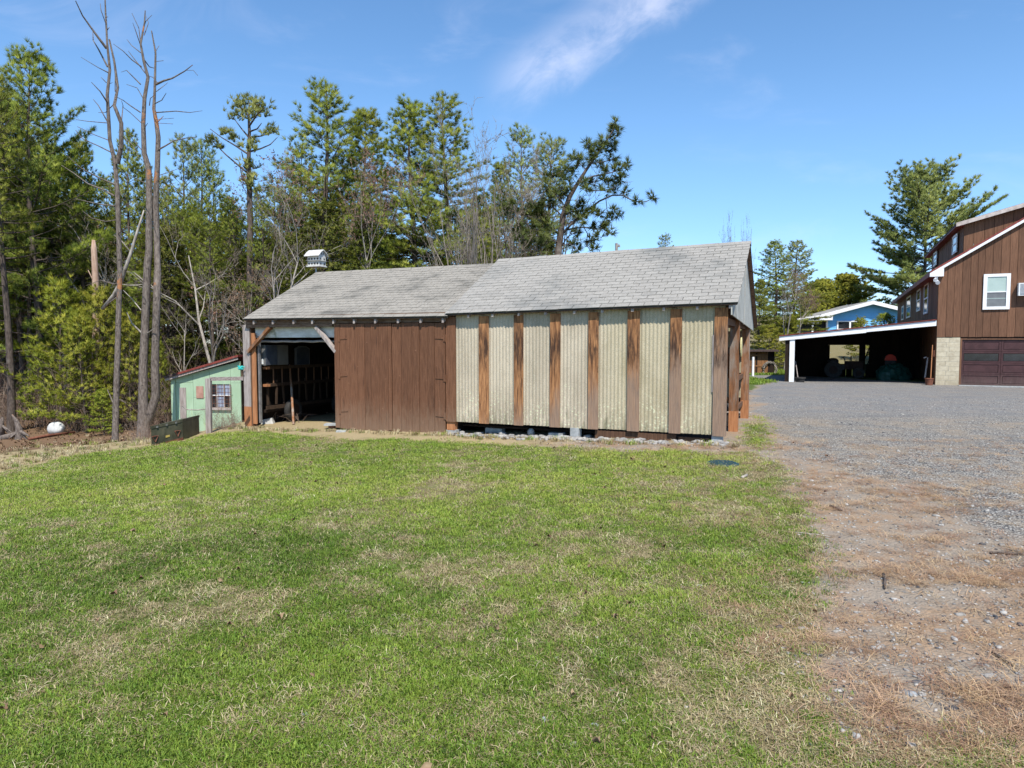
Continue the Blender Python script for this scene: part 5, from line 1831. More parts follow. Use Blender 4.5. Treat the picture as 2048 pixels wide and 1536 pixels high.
def pine(seed, H, R, cb, gap=.62, per=(4, 6), lo_el=-5, hi_el=48, up=.16, L=.235, w=.017, n=18, dens=1.0, bark='bark_dark', leaf='pine', r0=None, shape=None, sparse=0.0, dead=6, side=0.0, step=.42, droop=0.0, spread=.52, lean=0.0, upn=.34):
    rng = np.random.RandomState(seed)
    m = MB()
    r0 = r0 or H * .0135
    ph = rng.rand(2) * 6.28
    axis_ = lambda z: np.array([.10 * math.sin(z * .5 + ph[0]) + lean * z, .10 * math.sin(z * .43 + ph[1]), z])
    m.tube([axis_(z) for z in np.linspace(-.3, H, 12)], [max(.012, r0 * (1 - (max(z, 0) / H)) ** .8 * (1.25 if z < .1 else 1)) for z in np.linspace(-.3, H, 12)], 7, cap=False)
    TP, TD = [], []
    TWp, TWq, TWw = [], [], []
    shape = shape or (lambda t: (1 - t) ** .62 * (.55 + .45 * min(1, t * 4)) if t > 0 else .5)
    z = cb * H
    while z < H * .985:
        t = (z - cb * H) / (H - cb * H)
        nb = rng.randint(per[0], per[1] + 1)
        a0 = rng.rand() * 6.28
        for b in range(nb):
            if rng.rand() < sparse:
                continue
            az = a0 + 6.283 * b / nb + rng.normal(0, .3)
            ln = R * shape(t) * rng.choice([rng.uniform(.5, .85), rng.uniform(.85, 1.2)]) * (1 + side * math.cos(az)) + .15
            el = math.radians(lo_el + (hi_el - lo_el) * t ** 1.3 + rng.normal(0, 7))
            hd = np.array([math.cos(az), math.sin(az), 0])
            b0 = axis_(z + rng.uniform(-.15, .15))
            f = lambda s: b0 + hd * (math.cos(el) * ln * s) + np.array([0, 0, math.sin(el) * ln * s + (up - droop) * ln * s * s])
            rb = max(.010, r0 * .32 * (ln / R) * (1 - .5 * t))
            m.tube([f(0), f(.35), f(.7), f(1)], [rb, rb * .75, rb * .5, rb * .25], 4, cap=False)
            s0 = .30 + .2 * rng.rand()
            ns = max(2, int((1 - s0) * ln / step * dens))
            for s in np.linspace(s0, 1, ns):
                tang = f(min(s + .05, 1.05)) - f(s - .05); tang /= np.linalg.norm(tang)
                sidev = np.cross(tang, (0, 0, 1)); sidev /= np.linalg.norm(sidev) + 1e-9
                for sg in (-1, 1):
                    if rng.rand() < .12:
                        continue
                    bl = (.30 + .42 * ln * (1.05 - s)) * rng.uniform(.6, 1.2)
                    bd = tang * .75 + sidev * sg * .75 + np.array([0, 0, .14 - droop * .6 + rng.normal(0, .07)])
                    bd /= np.linalg.norm(bd)
                    p0 = f(s)
                    TWp.append(p0); TWq.append(p0 + bd * bl); TWw.append(.012)
                    k = max(1, int(round(bl / .145)))
                    for j in range(k):
                        TP.append(p0 + bd * bl * (j + 1) / k + rng.normal(0, .05, 3)); TD.append(bd + np.array([0, 0, -.3 * droop]))
            TP.append(f(1.0)); TD.append(hd * math.cos(el) + np.array([0, 0, .5]))
        z += gap * rng.uniform(.75, 1.25) * (1 - .35 * t)
    for k in range(4):
        TP.append(axis_(H - .1 * k)); TD.append(np.array([rng.normal(0, .3), rng.normal(0, .3), 1.0]))
    # dead stubs under the crown
    for k in range(dead):
        z = rng.uniform(.18, max(cb, .3)) * H
        az = rng.rand() * 6.28; ln = rng.uniform(.4, 1.0) * R * .55
        b0 = axis_(z)
        q = b0 + np.array([math.cos(az) * ln, math.sin(az) * ln, rng.uniform(-.15, .25) * ln])
        m.tube([b0, (b0 + q) / 2 + rng.normal(0, .05, 3), q], [.022, .015, .005], 3, cap=False)
    V, tris, tone = needles(rng, TP, TD, n, L, w, spread, upn, np.zeros(3))
    V2, t2 = ribbons(rng, TWp, TWq, TWw)
    base = len(m.v)
    m.v += [tuple(p) for p in V2]; m.f += [tuple(int(i) + base for i in f) for f in t2]
    return Tree(mesh_of(m, 'trunk', M[bark]), fast_mesh('crown', V, tris, M[leaf], {'tone': tone}, NR[-1]), H)


def bare(seed, H, stems=1, r0=.09, spread=.5, bark='bark_pale', twig='twig', buds=None, lev=3, nb=6, lean=0.15, fine=1.0, up=.35, fork=.25):
    rng = np.random.RandomState(seed)
    m = MB()
    tp, tq, tw, BP = [], [], [], []

    def grow(p, d, ln, r, level):
        n = 5
        pts = [p]; dirs = [d]
        for i in range(n):
            d = d + rng.normal(0, .10 + .05 * level, 3) + np.array([0, 0, up * .10 if level else .03])
            d /= np.linalg.norm(d)
            p = p + d * ln / n
            pts.append(p); dirs.append(d)
        rad = [max(.004, r * (1 - .75 * i / n)) for i in range(n + 1)]
        if r > .011:
            m.tube(pts, rad, 6 if level == 0 else 4 if level == 1 else 3, cap=False)
        else:
            for a, b in zip(pts[:-1], pts[1:]):
                tp.append(a); tq.append(b); tw.append(max(.006, r))
        if level >= lev:
            for k in range(int(5 * fine)):
                i = rng.randint(1, n + 1)
                e = dirs[i] + rng.normal(0, .5, 3); e /= np.linalg.norm(e)
                tp.append(pts[i]); tq.append(pts[i] + e * ln * rng.uniform(.25, .6)); tw.append(.006)
                BP.append(tq[-1]); BP.append((tp[-1] + tq[-1]) / 2)
            return
        cnt = nb if level == 0 else max(3, nb - 1)
        for k in range(cnt):
            s = rng.uniform(fork if level == 0 else .25, .98)
            i = int(s * n); i = min(i, n - 1); fr = s * n - i
            b = pts[i] * (1 - fr) + pts[i + 1] * fr
            az = rng.rand() * 6.28
            sidev = np.cross(dirs[i], [math.cos(az), math.sin(az), .2]); sidev /= np.linalg.norm(sidev) + 1e-9
            e = dirs[i] * math.cos(spread) + sidev * math.sin(spread) * rng.uniform(.7, 1.3) + np.array([0, 0, up * .3])
            e /= np.linalg.norm(e)
            grow(b, e, ln * rng.uniform(.38, .62) * (1.15 - s * .4), max(.005, rad[i] * .62), level + 1)
    for k in range(stems):
        a = rng.rand() * 6.28
        l = lean * (1 if stems == 1 else rng.uniform(.6, 1.8))
        d = np.array([math.cos(a) * l, math.sin(a) * l, 1.0]); d /= np.linalg.norm(d)
        grow(np.array([math.cos(a) * .12 * (stems > 1), math.sin(a) * .12 * (stems > 1), -.25]), d, H * rng.uniform(.8, 1.05) * .82, r0 * rng.uniform(.7, 1.1), 0)
    V, tris = ribbons(rng, tp, tq, tw)
    tone = rng.rand(len(V)) * .5
    if buds:
        BP = np.array(BP)
        V2, t2, tn2 = needles(rng, BP, rng.normal(0, 1, BP.shape), buds, .09, .045, .8)
        crown = fast_mesh('crown', np.vstack([V, V2]), np.vstack([tris, t2 + len(V)]), M[twig], {'tone': np.concatenate([tone, .5 + .5 * tn2])})
    else:
        crown = fast_mesh('crown', V, tris, M[twig], {'tone': tone})
    return Tree(mesh_of(m, 'trunk', M[bark]), crown, H)


M['pine'] = leaf_mat('white_pine_needles', [(.045, .068, .015), (.145, .190, .028), (.275, .32, .043), (.39, .41, .075)])
M['pine_pale'] = leaf_mat('grey_green_needles', [(.07, .10, .035), (.18, .225, .062), (.30, .345, .09), (.40, .43, .13)])
M['sapling'] = leaf_mat('young_pine_needles', [(.11, .145, .020), (.22, .26, .030), (.33, .345, .042), (.43, .41, .07)])
M['spruce'] = leaf_mat('spruce_needles', [(.048, .068, .015), (.11, .135, .022), (.175, .195, .030), (.24, .24, .05)])
M['hedge'] = leaf_mat('yellow_green_leaves', [(.11, .125, .016), (.21, .22, .026), (.32, .30, .04), (.40, .36, .07)])
M['redbud'] = leaf_mat('red_brown_buds', [(.17, .135, .11), (.26, .21, .175), (.21, .125, .085), (.27, .15, .10)], trans=.1)
M['greytwig'] = leaf_mat('grey_brown_fine_twigs', [(.10, .08, .062), (.20, .165, .135), (.29, .25, .21)], trans=.0)

PT = {}


def protos():
    for i, s in enumerate((11, 12, 13)):
        PT['white', i] = pine(s, 14, 3.1, .24, gap=.66, per=(5, 7), dens=1.9, n=34, shape=lambda t: (1 - t) ** .8 * (.6 + .4 * min(1, t * 4)))
    PT['broad', 0] = pine(21, 14, 4.2, .20, gap=.74, per=(5, 7), dens=1.9, n=34, up=.24, shape=lambda t: (1 - t) ** .75 * (.6 + .4 * min(1, t * 4)))
    for i, s in enumerate((31, 32)):
        PT['thin', i] = pine(s, 13, 1.9, .45, gap=.6, dens=1.5, n=22, sparse=.10, leaf='pine_pale', dead=16, hi_el=55)
    for i, s in enumerate((41, 42)):
        PT['tall', i] = pine(s, 15, 2.6, .50, gap=.56, n=22, dens=1.4, dead=22, leaf='pine')
    for i, s in enumerate((51, 52, 53)):
        PT['sapling', i] = pine(s, 5, 1.45, .13, gap=.40, per=(4, 6), L=.20, w=.024, n=22, dens=1.3, leaf='sapling', r0=.05, step=.34, dead=0, lo_el=2, hi_el=55,
                                shape=lambda t: (1 - t) ** .8 * (.75 + .25 * min(1, t * 5)))
    for i, s in enumerate((61, 62)):
        PT['spruce', i] = pine(s, 10, 2.3, .04, gap=.36, per=(6, 8), L=.17, w=.042, n=14, upn=.05, dens=1.5, leaf='spruce', step=.36, lo_el=-8, hi_el=30, droop=.30, up=.10, dead=0,
                               spread=.5, shape=lambda t: (1 - t) ** .85)
    PT['oldwhite', 0] = pine(71, 15, 5.6, .14, gap=.62, per=(5, 7), dens=1.3, n=22, leaf='pine_pale', lo_el=-8, hi_el=58, up=.24, L=.34, w=.044, step=.5,
                             shape=lambda t: (1 - t ** 2.0) ** .62 * (.72 + .28 * min(1, t * 4)))
    for i, s in enumerate((81, 82, 83)):
        PT['grey', i] = bare(s, 9, r0=.10, bark='bark_pale', twig='greytwig', spread=.62, lean=.12)
    for i, s in enumerate((91, 92)):
        PT['red', i] = bare(s, 8, r0=.08, bark='bark_pale', twig='redbud', buds=2, fine=.7, spread=.5, nb=7)
    PT['clump', 0] = bare(95, 6.5, stems=7, fine=.5, r0=.06, bark='bark_mid', twig='greytwig', spread=.42, nb=5, lean=.22, up=.5)
    PT['clump', 1] = bare(96, 5.0, stems=5, r0=.035, bark='twig', twig='greytwig', spread=.42, nb=5, lean=.18, up=.6)


protos()
TREE_N = [0]


def plant(kind, i, u, Y, top_v, name, label, cat='tree', group=None, wide=1.0, rot=None, base_v=None, dx=0.0):
    """a copy of a kind of tree standing on the terrain at distance Y; its height is what the photo shows"""
    pr = PT[kind, i]
    p = at(u, HOR, Y)
    g = np.array([p[0], Y, tz(p[0], Y) - .05])
    top = at(u, top_v, Y)[2]
    H = top - g[2]
    sc = H / pr.H
    t = thing(name, label, cat, g, group)
    TREE_N[0] += 1
    t.rotation_euler = (0, 0, rot if rot is not None else (TREE_N[0] * 2.399) % 6.283)
    t.scale = (sc * wide, sc * wide, sc)
    for nm, me in (('trunk', pr.trunk), ('crown', pr.crown)):
        o = bpy.data.objects.new(nm, me); COL.objects.link(o); o.parent = t
    return t


def skeleton(name, label, cat, pts_rad, mat, base, extra=None, n=7, trunk='trunk', crown='branch'):
    """a tree drawn stem by stem: first polyline is the trunk, the others its branches"""
    t = thing(name, label, cat, base)
    for k, (pts, rad) in enumerate(pts_rad):
        m = MB()
        if not hasattr(rad, '__len__'):
            rad = (rad, rad * .35)
        rr = list(np.linspace(rad[0], rad[1], len(pts)))
        m.tube(pts, rr, n if rad[0] > .04 else 5, cap=False)
        m.build(trunk if k == 0 else crown, mat, t, smooth=True)
    return t


def named_trees():
    # ---- left group
    plant('broad', 0, 76, 25.5, 112, 'pine_tree', 'tallest broad white pine at the far left of the wood', wide=.95, rot=.5)
    plant('white', 1, -35, 26, 120, 'pine_tree', 'big dark white pine cut by the left edge of the view', rot=2.0)
    plant('tall', 0, 44, 26, 205, 'pine_tree', 'dark straight pine just left of the tallest broad pine', wide=.8)
    plant('white', 2, 172, 28, 290, 'pine_tree', 'green pine standing between the broad pine and the dead trees', wide=.85)
    plant('white', 0, 268, 30, 262, 'pine_tree', 'pine whose top shows between the two tall dead trees', wide=.75)
    plant('thin', 0, 372, 30, 285, 'pine_tree', 'narrow pine just right of the twin dead trunks', wide=.9)
    plant('thin', 1, 408, 33, 283, 'pine_tree', 'narrow pale pine left of the sparse umbrella pine', wide=.85)
    # young pines at the wood's edge
    for (i, u, Y, v, w, lb) in ((0, 122, 22.4, 572, .95, 'tallest yellow green young pine behind the white boulder'),
                                (1, 165, 21.6, 640, .95, 'bushy bright young pine in front of the young pine group'),
                                (2, 210, 22.6, 590, .85, 'young pine right behind the single dead trunk'),
                                (0, 262, 22.0, 640, .9, 'darker young pine between the single and the twin dead trunks'),
                                (1, 316, 23.5, 690, .6, 'low green young pine just left of the green shed'),
                                (2, 82, 23.2, 700, .9, 'small young pine left of the tallest young pine'),
                                (1, 203, 20.6, 785, 1.3, 'lowest spreading young pine by the foot of the single dead trunk')):
        plant('sapling', i, u, Y, v, 'young_pine', lb, 'young pine', 'young pines at the edge of the wood', wide=w)
    # ---- middle
    plant('spruce', 0, 655, 25, 400, 'spruce_tree', 'dark olive spruce behind the birdhouse', wide=1.25)
    plant('spruce', 1, 740, 27, 430, 'spruce_tree', 'dark spruce right of the birdhouse, behind the lower roof', wide=1.1)
    plant('spruce', 1, 590, 26, 470, 'spruce_tree', 'smaller dark spruce left of the birdhouse', wide=1.1)
    plant('white', 0, 655, 31, 166, 'pine_tree', 'tall pointed pine rising above the birdhouse', wide=1.3, rot=1.0)
    plant('white', 1, 733, 33, 226, 'pine_tree', 'rounded pine right of the tall pointed pine', wide=1.15)
    plant('white', 2, 826, 31, 208, 'pine_tree', 'dense tall pine left of its taller twin above the lower roof', wide=1.25, rot=.2)
    plant('white', 0, 893, 31.5, 194, 'pine_tree', 'tallest dense pine above the step between the roofs', wide=1.3, rot=3.4)
    plant('thin', 0, 1043, 34, 266, 'pine_tree', 'slim pale pine left of the crooked pitch pine', wide=1.1)
    plant('thin', 1, 1098, 36, 278, 'pine_tree', 'pale loose pine just behind the crooked pitch pine', wide=1.25)
    plant('white', 1, 1000, 36, 330, 'pine_tree', 'lower pine between the dense twins and the slim pale pine', wide=.85)
    plant('spruce', 0, 1075, 27, 420, 'spruce_tree', 'short dark evergreen at the foot of the crooked pitch pine', wide=1.0)
    plant('white', 2, 960, 33, 395, 'pine_tree', 'low green pine behind the bare grey clump', wide=1.0)
    plant('clump', 0, 955, 23.5, 262, 'bare_tree', 'leafless grey many stemmed tree behind the roof step', wide=.72, rot=.4)
    plant('clump', 1, 1040, 24, 330, 'bare_tree', 'thin leafless tree leaning before the slim pale pine', wide=1.0)
    plant('red', 0, 728, 26, 318, 'bare_tree', 'leafless tree with reddish buds before the rounded pine', wide=.8)
    plant('red', 1, 590, 27, 350, 'bare_tree', 'leafless reddish tree left of the tall pointed pine', wide=.9)
    plant('grey', 0, 540, 22.5, 330, 'bare_tree', 'pale leafless tree leaning over the left end of the roof', wide=.9)
    plant('grey', 1, 452, 24.5, 360, 'bare_tree', 'pale leafless tree behind the right side of the green shed', wide=.95)
    plant('spruce', 1, 340, 26.5, 455, 'spruce_tree', 'dark spruce behind the left end of the green shed', wide=1.0)
    plant('white', 2, 398, 28.5, 430, 'pine_tree', 'mid green pine behind the middle of the green shed', wide=1.0)
    plant('white', 0, 462, 29.5, 395, 'pine_tree', 'mid green pine between the shed and the umbrella pine', wide=.9)
    plant('spruce', 0, 545, 27.5, 470, 'spruce_tree', 'dark spruce behind the left end of the barn roof', wide=1.1)
    # ---- right
    plant('oldwhite', 0, 1842, 62, 352, 'pine_tree', 'large spreading white pine behind the brown house', wide=1.12, rot=2.6)
    plant('white', 2, 1548, 50, 486, 'pine_tree', 'dark pine beyond the barn end, left of its twin', wide=1.5, rot=1.2)
    plant('white', 0, 1588, 52, 482, 'pine_tree', 'green pine beyond the barn end, right of its twin', wide=1.5)
    plant('white', 1, 1518, 47, 560, 'pine_tree', 'lower pine showing just beside the gable edge', wide=1.2)
    plant('sapling', 0, 1535, 43, 655, 'evergreen_shrub', 'low dark evergreen bush behind the little wooden shed', 'shrub', wide=1.6)
    plant('sapling', 1, 1575, 46, 640, 'evergreen_shrub', 'rounded evergreen bush left of the blue house porch', 'shrub', wide=1.6)
    plant('grey', 0, 1568, 44, 520, 'bare_tree', 'leafless twiggy tree before the twin pines on the right', wide=.75)
    plant('red', 0, 1590, 45, 545, 'bare_tree', 'slender reddish leafless tree left of the blue house', wide=.8)
    for (u, Y, v, w, lb) in ((1640, 70, 575, 1.5, 'left part of the yellow green evergreen clump behind the blue house'), (1690, 72, 566, 1.7, 'right rounded yellow green evergreen behind the blue house')):
        plant('hedge', 0, u, Y, v, 'rounded_evergreen', lb, 'tree', 'rounded evergreens behind the blue house', wide=w)
    plant('sapling', 2, 1765, 50, 632, 'leafy_shrub', 'bright green shrub in front of the blue house wall', 'shrub', wide=1.5)
    plant('sapling', 1, 1722, 50, 641, 'leafy_shrub', 'smaller bright shrub below the blue house window', 'shrub', wide=1.3)
    plant('thin', 0, 1330, 75, 474, 'pine_tree', 'distant pine tip just above the barn ridge', wide=1.4)
    plant('clump', 1, 1458, 55, 445, 'bare_tree', 'distant bare twigs above the right of the barn ridge', wide=.22)
    plant('clump', 1, 1490, 57, 452, 'bare_tree', 'distant bare twigs near the right end of the ridge', wide=.2, rot=2.0)
    plant('white', 1, 1655, 84, 640, 'pine_tree', 'far pine low behind the blue house porch', wide=1.5)


PT['hedge', 0] = pine(101, 6, 2.6, .02, gap=.30, per=(7, 9), L=.24, w=.08, n=14, dens=1.3, leaf='hedge', step=.4, lo_el=10, hi_el=80, dead=0, up=.1, shape=lambda t: (1 - t * t) ** .5)
named_trees()


def drawn_trees():
    rng = np.random.RandomState(17)

    def px(crop, pts):
        ox, oy, s = crop
        return [(ox + x / s, oy + y / s) for x, y in pts]

    C5 = (0, 0, 2.844); C4 = (0, 500, 3.49)

    def line(pts, Y, jit=.0, dy=0.0):
        out = []
        for k, (u, v) in enumerate(pts):
            out.append(at(u, v, Y + dy * k / max(1, len(pts) - 1) + (rng.normal(0, jit) if k else 0)))
        return out
    # ---- single dead tree
    g = ground_at(230, 880); Y = g[1]
    k = Y / FPX
    trunk = [g - np.array([0, 0, .1])] + line(px(C4, [(805, 1300), (812, 1000), (822, 700), (828, 450)]) + px(C5, [(682, 1536), (668, 1100), (655, 930), (625, 800), (610, 540), (625, 400), (610, 250), (600, 60), (597, -30)]), Y, .03)
    t = thing('dead_tree', 'single tall dead tree with bare forked top at the lawn edge', 'tree', g)
    m = MB()
    rr = np.interp(np.linspace(0, 1, len(trunk)), [0, .03, .1, .5, 1], [9 * k, 6.8 * k, 6.0 * k, 4.2 * k, 1.0 * k])
    m.tube(trunk, list(rr), 9, cap=False)
    m.build('trunk', M['bark_dead'], t, smooth=True)
    br = [([(668, 930), (690, 830), (690, 700), (650, 600), (670, 500), (650, 350), (622, 225)], 5.0), ([(606, 275), (560, 215), (520, 160), (470, 90), (430, 5)], 2.6), ([(612, 380), (560, 280), (530, 230), (528, 180)], 1.8),
          ([(615, 590), (570, 520), (520, 468)], 1.6), ([(652, 1115), (590, 1080), (500, 1045), (420, 985), (350, 940)], 2.0), ([(655, 1050), (560, 1010), (460, 955), (370, 875)], 1.8), ([(655, 1172), (590, 1165), (520, 1152), (430, 1130)], 1.6),
          ([(620, 415), (560, 385), (460, 325)], 1.3), ([(615, 700), (560, 600), (530, 565)], 1.2), ([(690, 700), (700, 600), (690, 570)], 1.2), ([(690, 770), (760, 830), (790, 900)], 1.0), ([(640, 870), (560, 830), (470, 790), (430, 740)], 1.3),
          ([(668, 1250), (600, 1260), (520, 1240), (470, 1200)], 1.2), ([(672, 1330), (720, 1290), (760, 1290)], 1.0), ([(600, 130), (575, 60), (570, 20)], 1.0), ([(610, 170), (622, 155)], 1.0), ([(605, 470), (575, 440)], .9), ([(612, 480), (640, 470)], .9),
          ([(655, 520), (655, 400), (640, 290)], 1.0), ([(650, 590), (600, 640), (560, 640)], .9), ([(600, 100), (615, 95)], .8), ([(618, 700), (500, 690), (430, 680)], .9), ([(625, 800), (520, 760), (440, 720)], .9)]
    for pts, r in br:
        m = MB(); q = line(px(C5, pts), Y, .10, rng.uniform(-.7, .7))
        m.tube(q, list(np.linspace(r * k, max(.5 * k, r * k * .3), len(q))), 6 if r > 1.5 else 4, cap=False)
        m.build('branch', M['bark_dead'], t, smooth=True)
    for pts, r in (([(815, 1050), (840, 1045), (880, 1068)], 1.3), ([(800, 1090), (770, 1020), (750, 975), (770, 985)], 1.5), ([(800, 1100), (775, 1095)], 1.2), ([(800, 240), (700, 210), (600, 250)], 1.0), ([(818, 330), (760, 370), (735, 395)], 1.4)):
        m = MB(); q = line(px(C4, pts), Y, .06, rng.uniform(-.3, .2))
        m.tube(q, list(np.linspace(r * k, r * k * .4, len(q))), 5, cap=False); m.build('branch', M['bark_dead'], t, smooth=True)
    # ---- twin dead tree
    g = ground_at(288, 873); Y = g[1]
    k = Y / FPX
    t = thing('dead_tree', 'forked dead tree of two thick stems beside the steel chest', 'tree', g)
    left = [g - np.array([0, 0, .1])] + line(px(C4, [(1000, 1300), (1000, 1100), (1000, 800), (1012, 560), (1022, 300), (1030, 100)]) + px(C5, [(848, 1430), (850, 1150), (845, 960), (820, 870), (815, 700), (822, 560), (842, 440), (818, 350), (800, 250), (822, 130), (826, 60)]), Y, .02)
    m = MB(); rr = np.interp(np.linspace(0, 1, len(left)), [0, .08, .15, .45, .65, 1], [17 * k, 11 * k, 8 * k, 6.5 * k, 4.0 * k, .9 * k]); m.tube(left, list(rr), 9, cap=False); m.build('trunk', M['bark_dead'], t, smooth=True)
    right = line(px(C4, [(1010, 1240), (1045, 1150), (1088, 1020), (1082, 800), (1090, 500), (1100, 150)]) + px(C5, [(897, 1536), (886, 1150), (895, 950), (900, 780), (890, 700), (875, 620), (880, 520), (885, 300), (862, 175)]), Y + .05, .02)
    m = MB(); rr = np.interp(np.linspace(0, 1, len(right)), [0, .1, .4, .7, 1], [9 * k, 8.5 * k, 6.3 * k, 4.0 * k, 1.0 * k]); m.tube(right, list(rr), 9, cap=False); m.build('trunk', M['bark_dead'], t, smooth=True)
    br = [([(888, 480), (930, 460), (980, 445), (1050, 405), (1095, 370)], 2.4), ([(890, 640), (1000, 632), (1080, 640), (1150, 630)], 1.4), ([(900, 852), (940, 830), (990, 800), (1060, 785), (1120, 780)], 1.8), ([(805, 380), (750, 340), (700, 290), (645, 250)], 1.3),
          ([(800, 480), (760, 440), (720, 400), (690, 410)], 1.2), ([(800, 640), (740, 600), (700, 570), (660, 550)], 1.2), ([(800, 260), (770, 170), (755, 130)], 1.2), ([(800, 250), (790, 160), (750, 75)], 1.0), ([(815, 160), (830, 120), (865, 85)], 1.0), ([(800, 300), (750, 260), (722, 225)], .9),
          ([(820, 340), (850, 380), (885, 390)], 1.5), ([(880, 590), (920, 570), (945, 530)], 1.2), ([(820, 570), (780, 500), (720, 480)], .9), ([(885, 350), (930, 345)], .6), ([(890, 520), (930, 490), (955, 470)], 1.0), ([(900, 690), (930, 660)], 1.3), ([(850, 600), (855, 560), (880, 540)], .9),
          ([(805, 700), (740, 640), (700, 610)], .8), ([(820, 870), (760, 800), (720, 740)], .9), ([(895, 1000), (960, 980), (1010, 960)], .9), ([(830, 420), (760, 330), (730, 290)], 1.0), ([(815, 740), (840, 700)], .8), ([(880, 300), (905, 260)], .7), ([(1060, 400), (1100, 400), (1125, 430)], .5),
          ([(845, 1050), (760, 1010), (720, 990)], .8), ([(900, 1080), (960, 1050), (1000, 1040)], .7), ([(895, 470), (870, 440), (840, 430)], 1.0), ([(820, 200), (845, 130), (830, 90)], .8), ([(900, 700), (985, 705)], .5), ([(880, 680), (990, 672)], .5)]
    for pts, r in br:
        m = MB(); q = line(px(C5, pts), Y, .08, rng.uniform(-.6, .6))
        m.tube(q, list(np.linspace(r * k, max(.45 * k, r * k * .3), len(q))), 6 if r > 1.5 else 4, cap=False)
        m.build('branch', M['bark_dead'], t, smooth=True)
    for pts, r in (([(985, 575), (920, 510), (885, 435)], 2.0), ([(1030, 580), (1080, 545)], 1.5), ([(985, 420), (920, 340), (860, 280)], 1.2), ([(1010, 220), (940, 160), (880, 150)], 1.0)):
        m = MB(); q = line(px(C4, pts), Y, .05, rng.uniform(-.3, .0))
        m.tube(q, list(np.linspace(r * k, r * k * .4, len(q))), 5, cap=False); m.build('branch', M['bark_pale'], t, smooth=True)
    # ---- broken pinkish snag, fallen leaning stem
    Y = 22.5; k = Y / FPX
    b = at(190, 800, Y); b[2] = tz(b[0], Y)
    m = MB(); m.tube([b, at(192, 640, Y), at(191, 560, Y), at(188, 500, Y), at(187, 480, Y)], [9 * k, 7 * k, 6.3 * k, 5.5 * k, 3 * k], 8)
    for q in ((208, 600), (176, 540)):
        m.tube([at(191, q[1] + 30, Y), at(q[0], q[1], Y)], [1.5 * k, .6 * k], 4)
    tag(m.build('tree_snag', M['bark_snag'], None, smooth=True, origin=b), 'broken pinkish trunk without a top left of the dead trees', 'dead tree')
    Y = 20.5; k = Y / FPX
    q = [at(205, 618, Y + .3), at(228, 590, Y + .2), at(241, 565, Y), at(262, 505, Y - .1), at(277, 455, Y), at(288, 420, Y)]
    m = MB(); m.tube(q, [3.5 * k, 4.2 * k, 3.8 * k, 3 * k, 2.2 * k, 1.2 * k], 7); m.tube([q[3], at(240, 478, Y - .2), at(228, 470, Y)], [1.5 * k, k, .5 * k], 5)
    tag(m.build('leaning_stem', M['bark_pale'], None, smooth=True, origin=q[2]), 'pale broken stem caught leaning behind the dead trees', 'dead tree')
    # ---- sparse umbrella pine
    Y = 26.0; k = Y / FPX
    C6 = (400, 120, 3.49)
    b = at(499, 760, Y); b[2] = tz(b[0], Y) - .1
    t = thing('pine_tree', 'sparse umbrella shaped pine on a tall bare trunk behind the shed', 'tree', b)
    tr = [b] + line([(499, 700), (500, 600)] + px(C6, [(350, 1450), (350, 1100), (345, 900), (340, 700), (345, 500), (340, 400), (345, 300)]), Y, .02)
    m = MB(); m.tube(tr, list(np.interp(np.linspace(0, 1, len(tr)), [0, .5, 1], [8.5 * k, 5.5 * k, 1.2 * k])), 8, cap=False)
    brs = [[(345, 800), (250, 720), (180, 660), (110, 590), (50, 530)], [(340, 660), (250, 600), (150, 540), (70, 480)], [(345, 640), (420, 620), (490, 590), (540, 540)], [(340, 540), (290, 480), (230, 400)], [(345, 460), (400, 380), (450, 330)], [(350, 540), (430, 530), (510, 500)],
           [(345, 400), (300, 340), (260, 310)], [(340, 350), (390, 310), (440, 320)], [(345, 500), (400, 480), (430, 440)], [(345, 900), (290, 800), (270, 700)], [(340, 760), (300, 680), (290, 640)]]
    TP, TD = [], []
    for pts in brs:
        q = line(px(C6, pts), Y, .12, rng.uniform(-1.2, 1.2))
        m.tube(q, list(np.linspace(2.0 * k, .6 * k, len(q))), 5, cap=False)
    clus = [(340, 290, 70), (280, 310, 50), (400, 310, 60), (450, 340, 45), (240, 390, 45), (290, 350, 50), (380, 370, 50), (430, 380, 40), (330, 390, 40), (200, 520, 35), (240, 550, 35), (165, 505, 30), (60, 545, 35), (90, 580, 30), (130, 615, 25), (490, 500, 35), (520, 495, 25), (450, 520, 25),
            (360, 570, 35), (370, 620, 35), (320, 720, 40), (345, 750, 40), (380, 900, 45), (340, 860, 40), (300, 600, 25), (360, 820, 35)]
    for x, y, r in clus:
        c = at(*px(C6, [(x, y)])[0], Y + rng.uniform(-.5, .5))
        for j in range(int(r * .42)):
            TP.append(c + rng.normal(0, r * .55 / 3.49 * k, 3) * np.array([1, 1.3, .65])); TD.append(np.array([rng.normal(0, .6), rng.normal(0, .6), .6]))
    m.build('trunk', M['bark_dark'], t, smooth=True)
    V, tris, tone = needles(rng, TP, TD, 16, .22, .026, .4, .3, b)
    o = link('crown', fast_mesh('crown', V - b, tris, M['pine_pale'], {'tone': tone}, NR[-1]), t)
    # ---- crooked pitch pine
    Y = 23.0; k = Y / FPX
    C7 = (860, 160, 3.84)
    b = at(1116, 560, Y); b[2] = tz(b[0], Y) - .1
    t = thing('pitch_pine', 'crooked pitch pine with tufted branches leaning over the upper roof', 'tree', b)
    stem = [(985, 1400), (985, 1320), (1000, 1200), (1020, 1050), (1070, 900), (1130, 800), (1200, 690), (1290, 560), (1380, 430), (1425, 345)]
    tr = [b] + line(px(C7, stem), Y, .03)
    m = MB(); m.tube(tr, list(np.interp(np.linspace(0, 1, len(tr)), [0, .3, .6, 1], [9 * k, 6.5 * k, 3.6 * k, .8 * k])), 8, cap=False)
